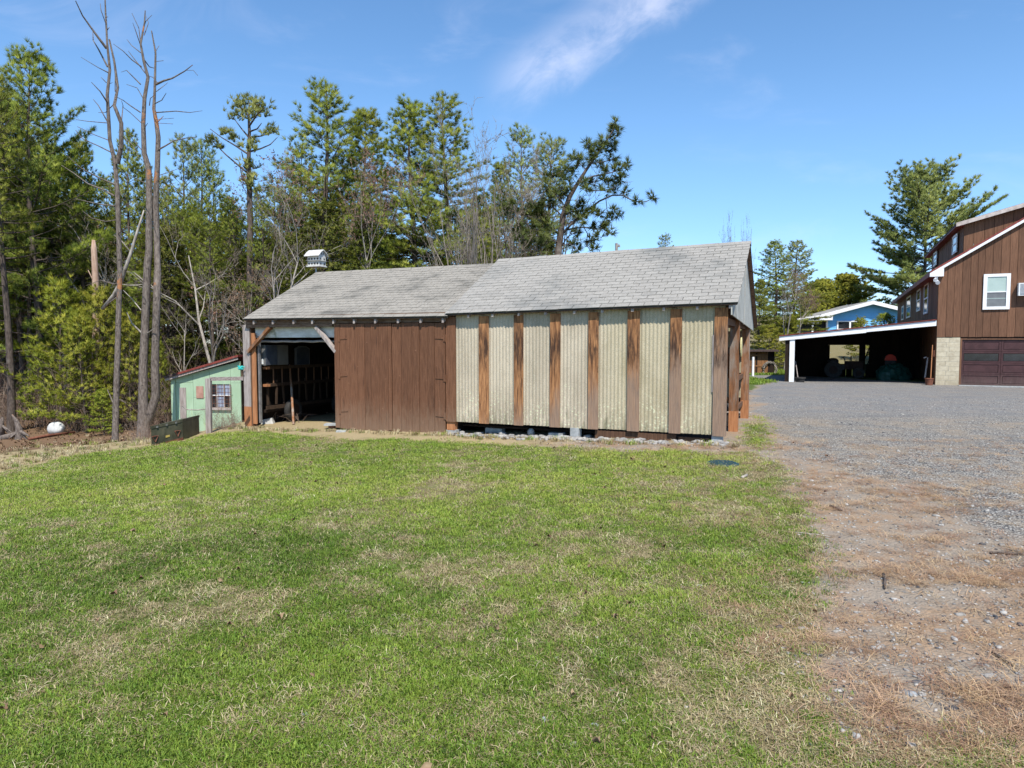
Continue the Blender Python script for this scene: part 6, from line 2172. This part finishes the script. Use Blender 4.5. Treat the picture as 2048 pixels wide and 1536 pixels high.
    brs = [([(1000, 1200), (1100, 1090), (1200, 1010), (1300, 930), (1400, 885), (1480, 885), (1570, 935), (1660, 935), (1712, 905)], 2.6), ([(1010, 1160), (1100, 1140), (1180, 1130), (1290, 1150), (1340, 1130)], 2.2), ([(985, 1180), (900, 1110), (800, 1060), (690, 1030), (600, 990), (540, 955)], 2.4),
           ([(1070, 900), (980, 850), (900, 800)], 2.0), ([(1130, 800), (1250, 740), (1400, 710), (1510, 655)], 1.9), ([(1240, 640), (1330, 630), (1415, 605)], 1.2), ([(1200, 690), (1150, 640), (1120, 600)], 1.3), ([(1290, 560), (1230, 540), (1210, 490)], 1.2), ([(1130, 800), (1240, 850), (1330, 850), (1415, 830)], 1.3),
           ([(1020, 1050), (1120, 990), (1180, 960)], 1.4), ([(1180, 1130), (1210, 1180), (1200, 1260), (1230, 1310)], 1.0), ([(1350, 900), (1360, 1000), (1400, 1050)], .8), ([(1020, 1050), (930, 960), (880, 900)], 1.5), ([(1340, 500), (1410, 480), (1440, 400)], 1.0), ([(1250, 970), (1270, 1010), (1310, 1030)], .8),
           ([(1060, 1000), (1000, 920), (960, 870)], 1.3), ([(985, 1250), (880, 1200), (780, 1200), (720, 1160)], 1.5), ([(1000, 1290), (1060, 1200), (1120, 1170)], 1.2), ([(985, 1300), (920, 1270), (830, 1260)], 1.2), ([(1010, 1270), (1080, 1260), (1140, 1310)], 1.2), ([(1480, 885), (1505, 860)], .8)]
    for pts, r in brs:
        q = line(px(C7, pts), Y, .12, rng.uniform(-1.3, 1.0))
        m.tube(q, list(np.linspace(r * k, .6 * k, len(q))), 5, cap=False)
    poms = [(1425, 340), (1400, 385), (1440, 390), (1330, 470), (1410, 450), (1410, 500), (1215, 490), (1215, 540), (1280, 520), (1330, 510), (1350, 550), (1415, 605), (1520, 650), (1480, 680), (1420, 690), (1440, 740), (1340, 690), (1300, 660), (1380, 770), (1465, 780), (1330, 760), (1110, 600), (1130, 650),
            (1150, 610), (1260, 590), (1240, 640), (1240, 790), (1330, 840), (1415, 830), (1505, 860), (1590, 930), (1715, 900), (900, 750), (880, 800), (920, 850), (960, 740), (1000, 740), (1040, 720), (1050, 780), (1000, 820), (960, 860), (1070, 860), (880, 880), (940, 900), (1000, 900), (540, 940), (570, 980),
            (640, 950), (610, 990), (700, 990), (740, 1020), (780, 1000), (830, 1010), (860, 1040), (780, 950), (820, 960), (1120, 980), (1170, 960), (1190, 1010), (1060, 1000), (1130, 1040), (1180, 1085), (1260, 1010), (1300, 1030), (1410, 1000), (1440, 1035), (1380, 1080), (1250, 1125), (1340, 1130), (1290, 1210),
            (1375, 1180), (1230, 1230), (1330, 1110), (1265, 1300), (1120, 1180), (1090, 1260), (1130, 1300), (690, 1100), (720, 1160), (780, 1200), (840, 1150), (890, 1200), (750, 1250), (830, 1260), (900, 1100), (950, 1150), (920, 1280), (860, 1220), (700, 1210), (660, 1170), (800, 1110), (870, 960), (930, 960), (1180, 780), (1200, 840), (1100, 700)]
    sk = np.array([p for p in tr] + [p for pts, r in brs for p in line(px(C7, pts), Y)])
    TP, TD = [], []
    for x, y in poms:
        c = at(*px(C7, [(x, y)])[0], Y + rng.normal(0, .45))
        j = np.argmin(np.linalg.norm(sk - c, axis=1))
        m.tube([sk[j], (sk[j] + c) / 2 + rng.normal(0, .03, 3), c], [.6 * k, .5 * k, .45 * k], 3, cap=False)
        for i in range(9):
            d = rng.normal(0, 1, 3); d /= np.linalg.norm(d)
            TP.append(c + d * .05 + rng.normal(0, .05, 3)); TD.append(d * .9 + np.array([0, 0, .25]))
    m.build('trunk', M['bark_dark'], t, smooth=True)
    V, tris, tone = needles(rng, TP, TD, 20, .24, .022, .45, .1, b)
    link('crown', fast_mesh('crown', V - b, tris, M['pitch'], {'tone': tone}, NR[-1]), t)


M['pitch'] = leaf_mat('pitch_pine_needles', [(.030, .052, .018), (.075, .105, .028), (.13, .16, .038), (.19, .21, .06)])
drawn_trees()


def deep_wood():
    """the wood behind: every tree its own, sharing a handful of shapes"""
    rng = np.random.RandomState(23)
    prof = lambda u: np.interp(u, [-200, 0, 190, 260, 340, 420, 520, 600, 700, 800, 900, 980, 1060, 1130], [140, 170, 300, 330, 350, 360, 400, 330, 300, 320, 330, 390, 400, 470])
    kinds = [('white', 0), ('white', 1), ('white', 2), ('tall', 0), ('tall', 1), ('thin', 0), ('thin', 1), ('spruce', 0), ('spruce', 1)]
    T = []
    for k in range(46):
        u = -120 + 1240 * ((k * .618034) % 1.0)
        Y = 31 + 34 * rng.rand() ** 1.2
        v = prof(u) + rng.uniform(20, 150)
        kd = kinds[rng.randint(len(kinds))]
        if kd[0] == 'spruce':
            v += 90
        T.append((u, Y, min(v, 560), kd, rng.uniform(.8, 1.15)))
    # low green fill between the trunks
    for k in range(8):
        u = -60 + 640 * ((k * .618034 + .2) % 1.0)
        Y = 27 + 20 * rng.rand()
        T.append((u, Y, rng.uniform(430, 570), (('spruce', 'white')[k % 2], k % 2), rng.uniform(1.0, 1.5)))
    for k in range(36):
        u = -100 + (700 if k < 33 else 1100) * ((k * .754877 + .3) % 1.0)
        Y = 23.5 + 24 * rng.rand()
        kd = (('grey', rng.randint(3)) if rng.rand() < .62 else ('red', rng.randint(2)))
        T.append((u, Y, min(prof(u) + rng.uniform(130, 290), 600), kd, rng.uniform(.8, 1.2)))
    for k, (u, Y, v) in enumerate(((60, 26, 330), (115, 29, 300), (140, 33, 330), (172, 30, 380), (222, 34, 360), (300, 33, 340), (330, 29, 360), (436, 33, 350), (520, 30, 380), (555, 34, 380), (14, 22, 150), (610, 33, 300), (20, 30, 260), (-70, 26, 150), (250, 38, 380), (345, 27, 400), (385, 29, 410), (425, 26.5, 420), (470, 28, 400), (528, 26, 420), (575, 30, 390))):
        T.append((u, Y, v, ('tall', k % 2), .85))
    zones = ((40, 'at the left edge of the wood'), (150, 'behind the tallest broad pine'), (245, 'behind the single dead tree'), (335, 'behind the twin dead stems'), (420, 'behind the left of the green shed'), (500, 'behind the right of the green shed'),
             (600, 'left of the birdhouse'), (700, 'behind the birdhouse'), (800, 'above the middle of the lower roof'), (900, 'behind the dense twin pines'), (1000, 'behind the roof step'), (2000, 'behind the crooked pitch pine'))
    words = {'white': ('full green pine', 'pine_tree'), 'tall': ('bare trunked pine', 'pine_tree'), 'thin': ('narrow pale pine', 'pine_tree'), 'spruce': ('dark spruce', 'spruce_tree'), 'grey': ('leafless grey tree', 'bare_tree'), 'red': ('leafless reddish tree', 'bare_tree')}
    bins = {}
    for t in T:
        zn = next(z for lim, z in zones if t[0] < lim)
        bins.setdefault((words[t[3][0]][0], zn), []).append(t)
    nth = ('first', 'second', 'third', 'fourth', 'fifth', 'sixth', 'seventh', 'eighth', 'ninth')
    for (w, zn), L in bins.items():
        L.sort()
        for i, t in enumerate(L):
            lb = '%s %s' % (w, zn) if len(L) == 1 else '%s %s from left, %s' % (nth[i], w, zn)
            plant(t[3][0], t[3][1], t[0], t[1], t[2], words[t[3][0]][1], lb, 'tree', 'leafless trees in the wood' if t[3][0] in ('grey', 'red') else 'evergreens deep in the wood', wide=t[4])


deep_wood()


# ------------------------------------------------------------------ scattered ground cover (uncountable)
def scatter(name, protos_, pts, rot, scl, idx, tone):
    me = bpy.data.meshes.new(name)
    n = len(pts)
    me.vertices.add(n)
    me.vertices.foreach_set('co', np.asarray(pts, np.float32).ravel())
    for nm, tp, a in (('rot', 'FLOAT_VECTOR', rot), ('scl', 'FLOAT', scl), ('idx', 'INT', idx), ('tone', 'FLOAT', tone)):
        at_ = me.attributes.new(nm, tp, 'POINT')
        if tp == 'FLOAT_VECTOR':
            at_.data.foreach_set('vector', np.asarray(a, np.float32).ravel())
        else:
            at_.data.foreach_set('value', np.asarray(a, np.int32 if tp == 'INT' else np.float32))
    col = bpy.data.collections.new(name + '_pieces')
    for i, pm in enumerate(protos_):
        col.objects.link(bpy.data.objects.new('piece_%02d' % i, pm))
    ng = bpy.data.node_groups.new(name, 'GeometryNodeTree')
    ng.interface.new_socket('Geometry', in_out='INPUT', socket_type='NodeSocketGeometry')
    ng.interface.new_socket('Geometry', in_out='OUTPUT', socket_type='NodeSocketGeometry')
    N = ng.nodes; Lk = ng.links
    gi = N.new('NodeGroupInput'); go = N.new('NodeGroupOutput')
    ci = N.new('GeometryNodeCollectionInfo')
    ci.inputs[0].default_value = col
    ci.inputs['Separate Children'].default_value = True
    ci.inputs['Reset Children'].default_value = True
    ip = N.new('GeometryNodeInstanceOnPoints')
    ip.inputs['Pick Instance'].default_value = True

    def attr(nm, dt):
        a = N.new('GeometryNodeInputNamedAttribute'); a.data_type = dt
        a.inputs['Name'].default_value = nm
        return [o for o in a.outputs if o.enabled and o.name == 'Attribute'][0]
    Lk.new(gi.outputs[0], ip.inputs['Points'])
    Lk.new(ci.outputs[0], ip.inputs['Instance'])
    Lk.new(attr('idx', 'INT'), ip.inputs['Instance Index'])
    e2r = N.new('FunctionNodeEulerToRotation')
    Lk.new(attr('rot', 'FLOAT_VECTOR'), e2r.inputs[0])
    Lk.new(e2r.outputs[0], ip.inputs['Rotation'])
    Lk.new(attr('scl', 'FLOAT'), ip.inputs['Scale'])
    Lk.new(ip.outputs[0], go.inputs[0])
    o = link(name, me)
    md = o.modifiers.new('scatter', 'NODES')
    md.node_group = ng
    return tag(o, kind='stuff')


def blades(seed, n, rad, h, w, flat=0.0, bend=.5):
    """a tuft of n curved blades"""
    r = np.random.RandomState(seed)
    V = []; F = []
    for i in range(n):
        a = r.rand() * 6.283; d = rad * math.sqrt(r.rand())
        p = np.array([math.cos(a) * d, math.sin(a) * d, 0])
        az = r.rand() * 6.283
        hd = np.array([math.cos(az), math.sin(az), 0])
        hh = h * r.uniform(.55, 1.2)
        lean = r.uniform(.1, .6) + flat
        s = np.array([-hd[1], hd[0], 0]) * w * r.uniform(.7, 1.2)
        m1 = p + hd * hh * .4 * lean + np.array([0, 0, hh * .55 * (1 - flat * .8)])
        t = p + hd * hh * (lean + bend * .35) + np.array([0, 0, hh * (1 - flat * .9) * (.85 - .3 * bend)])
        b = len(V)
        V += [p - s * .5, p + s * .5, m1 + s * .42, m1 - s * .42, t]
        F += [(b, b + 1, b + 2), (b, b + 2, b + 3), (b + 3, b + 2, b + 4)]
    return np.array(V), np.array(F)


def build_cover():
    rng = np.random.RandomState(77)
    mg = leaf_mat('grass_blades', [(.040, .072, .010), (.115, .190, .022), (.235, .325, .042), (.37, .42, .08)], 'INSTANCER', rnd=.35, trans=.3)
    ms = leaf_mat('dry_grass_blades', [(.15, .105, .05), (.30, .23, .12), (.46, .38, .22), (.58, .51, .34)], 'INSTANCER', rnd=.3, trans=.2)
    mn = leaf_mat('fallen_pine_needles', [(.22, .125, .07), (.38, .24, .135), (.52, .36, .22)], 'INSTANCER', rnd=.3, trans=.1)
    mt = leaf_mat('brush_twigs', [(.08, .055, .04), (.14, .10, .075), (.17, .105, .075), (.24, .19, .155)], 'INSTANCER', rnd=.3, trans=.0)
    ml = leaf_mat('fallen_leaves', [(.10, .055, .03), (.19, .115, .065), (.28, .19, .12)], 'INSTANCER', rnd=.3, trans=.1)
    G = [fast_mesh('tuft', *blades(s, 18, .055, .031, .0036, bend=.6), mg) for s in range(4)]
    S = [fast_mesh('tuft', *blades(10 + s, 13, .06, .036, .0036, flat=.55, bend=.8), ms) for s in range(3)]
    # lawn ----------------------------------------------------------
    n = 170000
    Y = 2.2 + 17.5 * rng.rand(n) ** 1.75
    X = (rng.rand(n) * 2 - 1) * (.80 * Y + .6)
    lawn, gravel, woods, dry = masks(X, Y)
    dj = np.clip(dry + (fbm(X, Y, 6, 3) - .5) * 1.7 + rng.normal(0, .2, n), 0, 1)
    thin = fbm(X + 7, Y, 2.3, 3)
    keep = rng.rand(n) < lawn * (1 - .55 * sstep(thin, .42, .70) * (.35 + .65 * dry))
    # keep clear of the barn floor
    rel = np.stack([X - BO[0], Y - BO[1]], 1)
    dd = rel @ np.array([-T_L[1], T_L[0]]) * -1
    q = rel @ np.linalg.inv(np.array([T_L[:2], D_B[:2]]))
    inb = (q[:, 0] > -.1) & (q[:, 0] < 11.3) & (q[:, 1] > -.12) & (q[:, 1] < 5.3)
    keep &= ~inb
    X, Y, dj, dry = X[keep], Y[keep], dj[keep], dry[keep]
    n = len(X)
    spk = fbm(X + 11, Y, 4.5, 3)
    straw = rng.rand(n) < (.13 + .31 * sstep(spk, .46, .68) * (.6 + .4 * sstep(X, -2, 2)) + .50 * sstep(dj, .18, .92))
    idx = np.where(straw, 4 + rng.randint(0, 3, n), rng.randint(0, 4, n))
    tone = np.clip(np.where(straw, rng.normal(.5, .22, n), -.05 + .60 * fbm(X + 30, Y, .8, 3) + .45 * fbm(X * .7, Y + 50, .33, 2) + rng.normal(0, .14, n) + .34 * sstep(Y, 4.5, 10) + .08 * sstep(X, -1, 2) - .17 * sstep(-X, .2, 3) * (1 - sstep(Y, 5, 9)) - .05), 0, 1)
    scl = rng.uniform(.75, 1.35, n) * (1 + .045 * (Y - 3)) * np.where(straw, 1, 1 - .25 * dry)
    rot = np.stack([rng.normal(0, .12, n), rng.normal(0, .12, n), rng.rand(n) * 6.283], 1)
    scatter('grass', G + S, np.stack([X, Y, terrain(X, Y) - .002], 1), rot, scl, idx, tone)
    # longer tussocks at walls and edges
    P = []
    for k in range(260):
        s = rng.uniform(-.3, 11.2); p = BF.p(s, rng.normal(-.42, .12), 0)
        P.append(p[:2])
    for k in range(420):
        u = rng.uniform(-40, 372); e = np.interp(u, [0, 130, 230, 300, 372], [945, 917, 902, 890, 881])
        p = ground_at(u, e - abs(rng.normal(0, 22)) - 2)
        P.append(p[:2])
    P = np.array(P); n = len(P)
    st = rng.rand(n) < .75
    scatter('edge_grass', [fast_mesh('tussock', *blades(40 + i, 22, .07, .10, .0055, bend=.8), ms if i < 2 else mg) for i in range(3)],
            np.column_stack([P, terrain(P[:, 0], P[:, 1])]), np.stack([np.zeros(n), np.zeros(n), rng.rand(n) * 6.28], 1), rng.uniform(.6, 1.3, n), np.where(st, rng.randint(0, 2, n), 2), rng.rand(n))
    # far green strips on the right
    n = 16000
    X = rng.uniform(8, 26, n); Y = rng.uniform(29, 50, n)
    lawn, gravel, woods, dry = masks(X, Y)
    rel = np.stack([X - HO[0], Y - HO[1]], 1)
    ha = rel @ A_H[:2]; hd = rel @ D_H[:2]
    k = (rng.rand(n) < lawn) & ~((ha > -6.4) & (hd > -.1) & (hd < 22))
    X, Y = X[k], Y[k]; n = len(X)
    hill = Y > 45.5
    scatter('far_grass', [fast_mesh('tuft', *blades(60 + i, 12, .18, .13, .02), mg if i < 2 else ms) for i in range(4)], np.column_stack([X, Y, terrain(X, Y)]),
            np.stack([np.zeros(n), np.zeros(n), rng.rand(n) * 6.28], 1), rng.uniform(.7, 1.3, n), np.where(hill & (rng.rand(n) < .9), rng.randint(2, 4, n), rng.randint(0, 2, n)), .35 + .4 * rng.rand(n))
    # orange pine needles on the bare soil ---------------------------
    n = 60000
    Y = 2.2 + 10.5 * rng.rand(n) ** 1.5
    X = rng.uniform(-.2, 1, n) * (.80 * Y + .6)
    lawn, gravel, woods, dry = masks(X, Y)
    pt = fbm(X * .6 + Y * .5, Y * 1.3 - X * .4, 1.3, 4)
    k = rng.rand(n) < np.clip((1 - lawn) * (1 - .75 * gravel) * sstep(pt + (fbm(X, Y, 5, 3) - .5) * .4, .36, .80) * .42 + .04 * (X > 1.2), 0, 1)
    k &= (X > .8)
    X, Y = X[k], Y[k]; n = len(X)
    nd = [fast_mesh('needle_bundle', *blades(70 + i, 16, .075, .085, .0028, flat=.85, bend=.3), mn) for i in range(3)]
    scatter('pine_needles', nd, np.column_stack([X, Y, terrain(X, Y) + .003]), np.stack([rng.normal(0, .1, n), rng.normal(0, .1, n), rng.rand(n) * 6.28], 1), rng.uniform(.7, 1.3, n), rng.randint(0, 3, n), rng.rand(n))
    # loose gravel ----------------------------------------------------
    peb = []
    for i in range(5):
        m = MB().blob((0, 0, .002), (.016 + .003 * (i % 2), .012, .008), 200 + i, .22, 7, 4)
        peb.append(mesh_of(m, 'pebble', M['gravel_stone' if i else 'gravel_dark']))
    n = 95000
    Y = 2.3 + 20 * rng.rand(n) ** 1.5
    X = rng.uniform(-.9, 1, n) * (.80 * Y + .6)
    lawn, gravel, woods, dry = masks(X, Y)
    bare_ = (1 - lawn) * (1 - woods)
    k = rng.rand(n) < np.clip(gravel * .55 + bare_ * (1 - gravel) * .5 * (X > .5) + .012 * lawn * (X > -1.5) * (Y < 6), 0, 1)
    q = np.stack([X - BO[0], Y - BO[1]], 1) @ np.linalg.inv(np.array([T_L[:2], D_B[:2]]))
    k &= ~((q[:, 0] > -.2) & (q[:, 0] < 11.4) & (q[:, 1] > -.1) & (q[:, 1] < 5.4))
    X, Y = X[k], Y[k]; n = len(X)
    scatter('loose_gravel', peb, np.column_stack([X, Y, terrain(X, Y) + .001]), np.stack([np.zeros(n), np.zeros(n), rng.rand(n) * 6.28], 1), rng.uniform(.25, 1.0, n) ** 1.8 * (.95 + .015 * Y) * np.where(rng.rand(n) < .03, 1.9, 1), rng.randint(0, 5, n), rng.rand(n))
    # fallen leaves ---------------------------------------------------
    lf = []
    for i in range(3):
        r = np.random.RandomState(300 + i)
        a = np.linspace(0, 6.283, 9, endpoint=False)
        rad = .015 * (1 + .45 * np.cos(3 * a + r.rand() * 6))
        V = np.column_stack([rad * np.cos(a), rad * np.sin(a) * .8, .006 + .012 * np.cos(2 * a + r.rand() * 6) + .004])
        V = np.vstack([V, [0, 0, .004]])
        lf.append(fast_mesh('leaf', V, [(k_, (k_ + 1) % 9, 9) for k_ in range(9)], ml))
    n = 9000
    Y = np.concatenate([2.3 + 12 * rng.rand(700), rng.uniform(12, 34, n - 700)])
    X = np.concatenate([(rng.rand(700) * 1.6 - 1) * (.8 * Y[:700]), rng.uniform(-24, -3, n - 700)])
    lawn, gravel, woods, dry = masks(X, Y)
    k = (rng.rand(n) < woods * .95) | (np.arange(n) < 130)
    X, Y = X[k], Y[k]; n = len(X)
    scatter('fallen_leaves', lf, np.column_stack([X, Y, terrain(X, Y) + .012 + .01 * (Y < 12)]), np.stack([rng.normal(0, .3, n), rng.normal(0, .3, n), rng.rand(n) * 6.28], 1), rng.uniform(.7, 1.5, n) * (1 + .06 * np.maximum(Y - 8, 0)), rng.randint(0, 3, n), rng.rand(n))
    # undergrowth of twigs and brush in the wood -----------------------
    br = []
    for i in range(4):
        r = np.random.RandomState(400 + i)
        p, q, w = [], [], []
        for j in range(9):
            a = r.rand() * 6.28; b = np.array([r.normal(0, .18), r.normal(0, .18), -.05])
            d = np.array([math.cos(a) * .35, math.sin(a) * .35, 1.0]); ln = r.uniform(.5, 1.6)
            e = b + d * ln * .55; f = e + (d + r.normal(0, .25, 3)) * ln * .45
            p += [b, e]; q += [e, f]; w += [.008, .006]
            for k_ in range(5):
                s = r.uniform(.25, 1); c = b + d * ln * .55 * s if r.rand() < .5 else e + (f - e) * s
                g = c + (d * .6 + r.normal(0, .55, 3)) * ln * r.uniform(.15, .4)
                p.append(c); q.append(g); w.append(.005)
        V, T_ = ribbons(r, p, q, np.array(w))
        br.append(fast_mesh('brush', V, T_, mt))
    n = 3600
    Y = 15.5 + 34 * rng.rand(n) ** 1.3
    X = rng.uniform(-1.05, .12, n) * Y * .8
    lawn, gravel, woods, dry = masks(X, Y)
    k = (rng.rand(n) < woods) & ((fbm(X, Y, .5, 3) > .42) | (Y > 24)) & ~((X > -9.2) & (Y < 19.6)) & (Y > 21.8)
    X, Y = X[k], Y[k]; n = len(X)
    scatter('undergrowth', br, np.column_stack([X, Y, terrain(X, Y)]), np.stack([rng.normal(0, .1, n), rng.normal(0, .1, n), rng.rand(n) * 6.28], 1), rng.uniform(.5, 1.5, n) * (1 + .02 * (Y - 18)), rng.randint(0, 4, n), rng.rand(n))
    # dead weeds by the chest and the shed
    P = []
    for u0, u1, v0, v1, c in ((370, 418, 846, 866, 22), (424, 482, 852, 860, 26), (262, 300, 872, 888, 16), (285, 352, 868, 880, 6)):
        for j in range(c):
            p = ground_at(rng.uniform(u0, u1), rng.uniform(v0, v1)); P.append(p)
    P = np.array(P); n = len(P)
    scatter('dead_weeds', br, P, np.stack([rng.normal(0, .25, n), rng.normal(0, .25, n), rng.rand(n) * 6.28], 1), rng.uniform(.18, .42, n), rng.randint(0, 4, n), .3 + .7 * rng.rand(n))


M['gravel_stone'] = nmat('grey_gravel_stones', (.20, .19, .175), (.40, .38, .35), s=22, detail=2, lo=.35, hi=.65, rough=.95, bump=0, rnd=0)
M['gravel_dark'] = nmat('dark_gravel_stones', (.05, .05, .055), (.12, .12, .125), s=22, detail=2, rough=.9, bump=0, rnd=0)
build_cover()


def loose_things():
    rng = random.Random(9)
    stones = [(1720, 1366, 11, 'pale'), (1905, 1418, 10, 'dark'), (1834, 1365, 8, 'dark'), (1818, 1387, 11, 'blue'), (1605, 1258, 9, 'pale'), (1626, 1285, 7, 'dark'), (1900, 1340, 9, 'pale'), (1980, 1352, 9, 'pale'), (1805, 1312, 7, 'pale'), (1880, 1262, 8, 'pale'), (1718, 1300, 6, 'pale'), (1672, 1263, 6, 'pale'),
              (1148, 1490, 9, 'pale'), (1078, 1510, 8, 'blue'), (1250, 1442, 7, 'blue'), (1400, 1172, 6, 'white'), (1447, 1072, 5, 'white'), (1225, 1382, 6, 'blue'), (1090, 1440, 9, 'blue'), (1190, 1450, 7, 'blue'), (1770, 1400, 8, 'pale'), (1560, 1254, 7, 'dark'), (1945, 1390, 7, 'dark'), (612, 1430, 8, 'blue'), (1920, 1230, 8, 'pale')]
    mats = {'pale': M['soil_stone'], 'dark': M['gravel_dark'], 'blue': M['blue_stone'], 'white': M['white_stone']}
    words = {'pale': 'pale grey', 'dark': 'nearly black', 'blue': 'bluish grey', 'white': 'small white'}
    nth = ('leftmost', 'second', 'third', 'fourth', 'fifth', 'sixth', 'seventh', 'eighth', 'ninth', 'tenth', 'eleventh', 'twelfth')
    stones.sort()
    seen = {}
    for i, (u, v, r, c) in enumerate(stones):
        g = ground_at(u, v)
        k = .8 * r * np.linalg.norm(g - EYEP) / FPX
        m = MB().blob(g + np.array([0, 0, k * .08]), (k * 1.3, k, k * .5), i + 50, .22, 10, 6)
        where = 'on the soil' if u > 1500 else 'in the thin grass'
        j = seen.get((c, where), 0); seen[c, where] = j + 1
        lb = '%s %s stone %s%s' % (nth[j], words[c], where, ', counted from left' if j else ' at the bottom right' if u > 1500 else '')
        tag(m.build('stone', mats[c], None, smooth=True, origin=g), lb, 'stone', 'loose stones near the photographer')
    for (pts, r, lb) in (([(1980, 1108), (2010, 1109), (2046, 1111)], .012, 'dark stick lying on the driveway at the right edge'), ([(1767, 1152), (1770, 1165), (1769, 1180)], .013, 'short upright looking stick on the soil by a grey patch'),
                         ([(1660, 1014), (1672, 1018), (1684, 1023)], .014, 'small dark stick on the straw beside the needles'), ([(1985, 1308), (2005, 1320), (2026, 1334)], .008, 'thin dark twig near the lower right edge'),
                         ([(938, 1486), (955, 1494), (978, 1502)], .006, 'thin pale twig in the grass at the bottom'), ([(1484, 958), (1494, 953)], .02, 'short pale piece of wood near the round lid'), ([(1590, 1066), (1630, 1070), (1665, 1076)], .007, 'thin pale twig across the straw')):
        q = [ground_at(u, v) + np.array([0, 0, r]) for u, v in pts]
        m = MB(); m.tube(q, [r, r * .9, r * .6][:len(q)], 6)
        tag(m.build('stick', M['bark_pale' if 'pale' in lb else 'bark_dark'], None, smooth=True, origin=q[0]), lb, 'stick')


M['soil_stone'] = nmat('dusty_grey_stone', (.20, .185, .165), (.36, .34, .31), s=16, rough=.95, bump=.5, rnd=.35)
M['blue_stone'] = nmat('bluish_stone', (.17, .19, .21), (.34, .37, .39), s=18, rough=.9, bump=.3, rnd=.3)
loose_things()
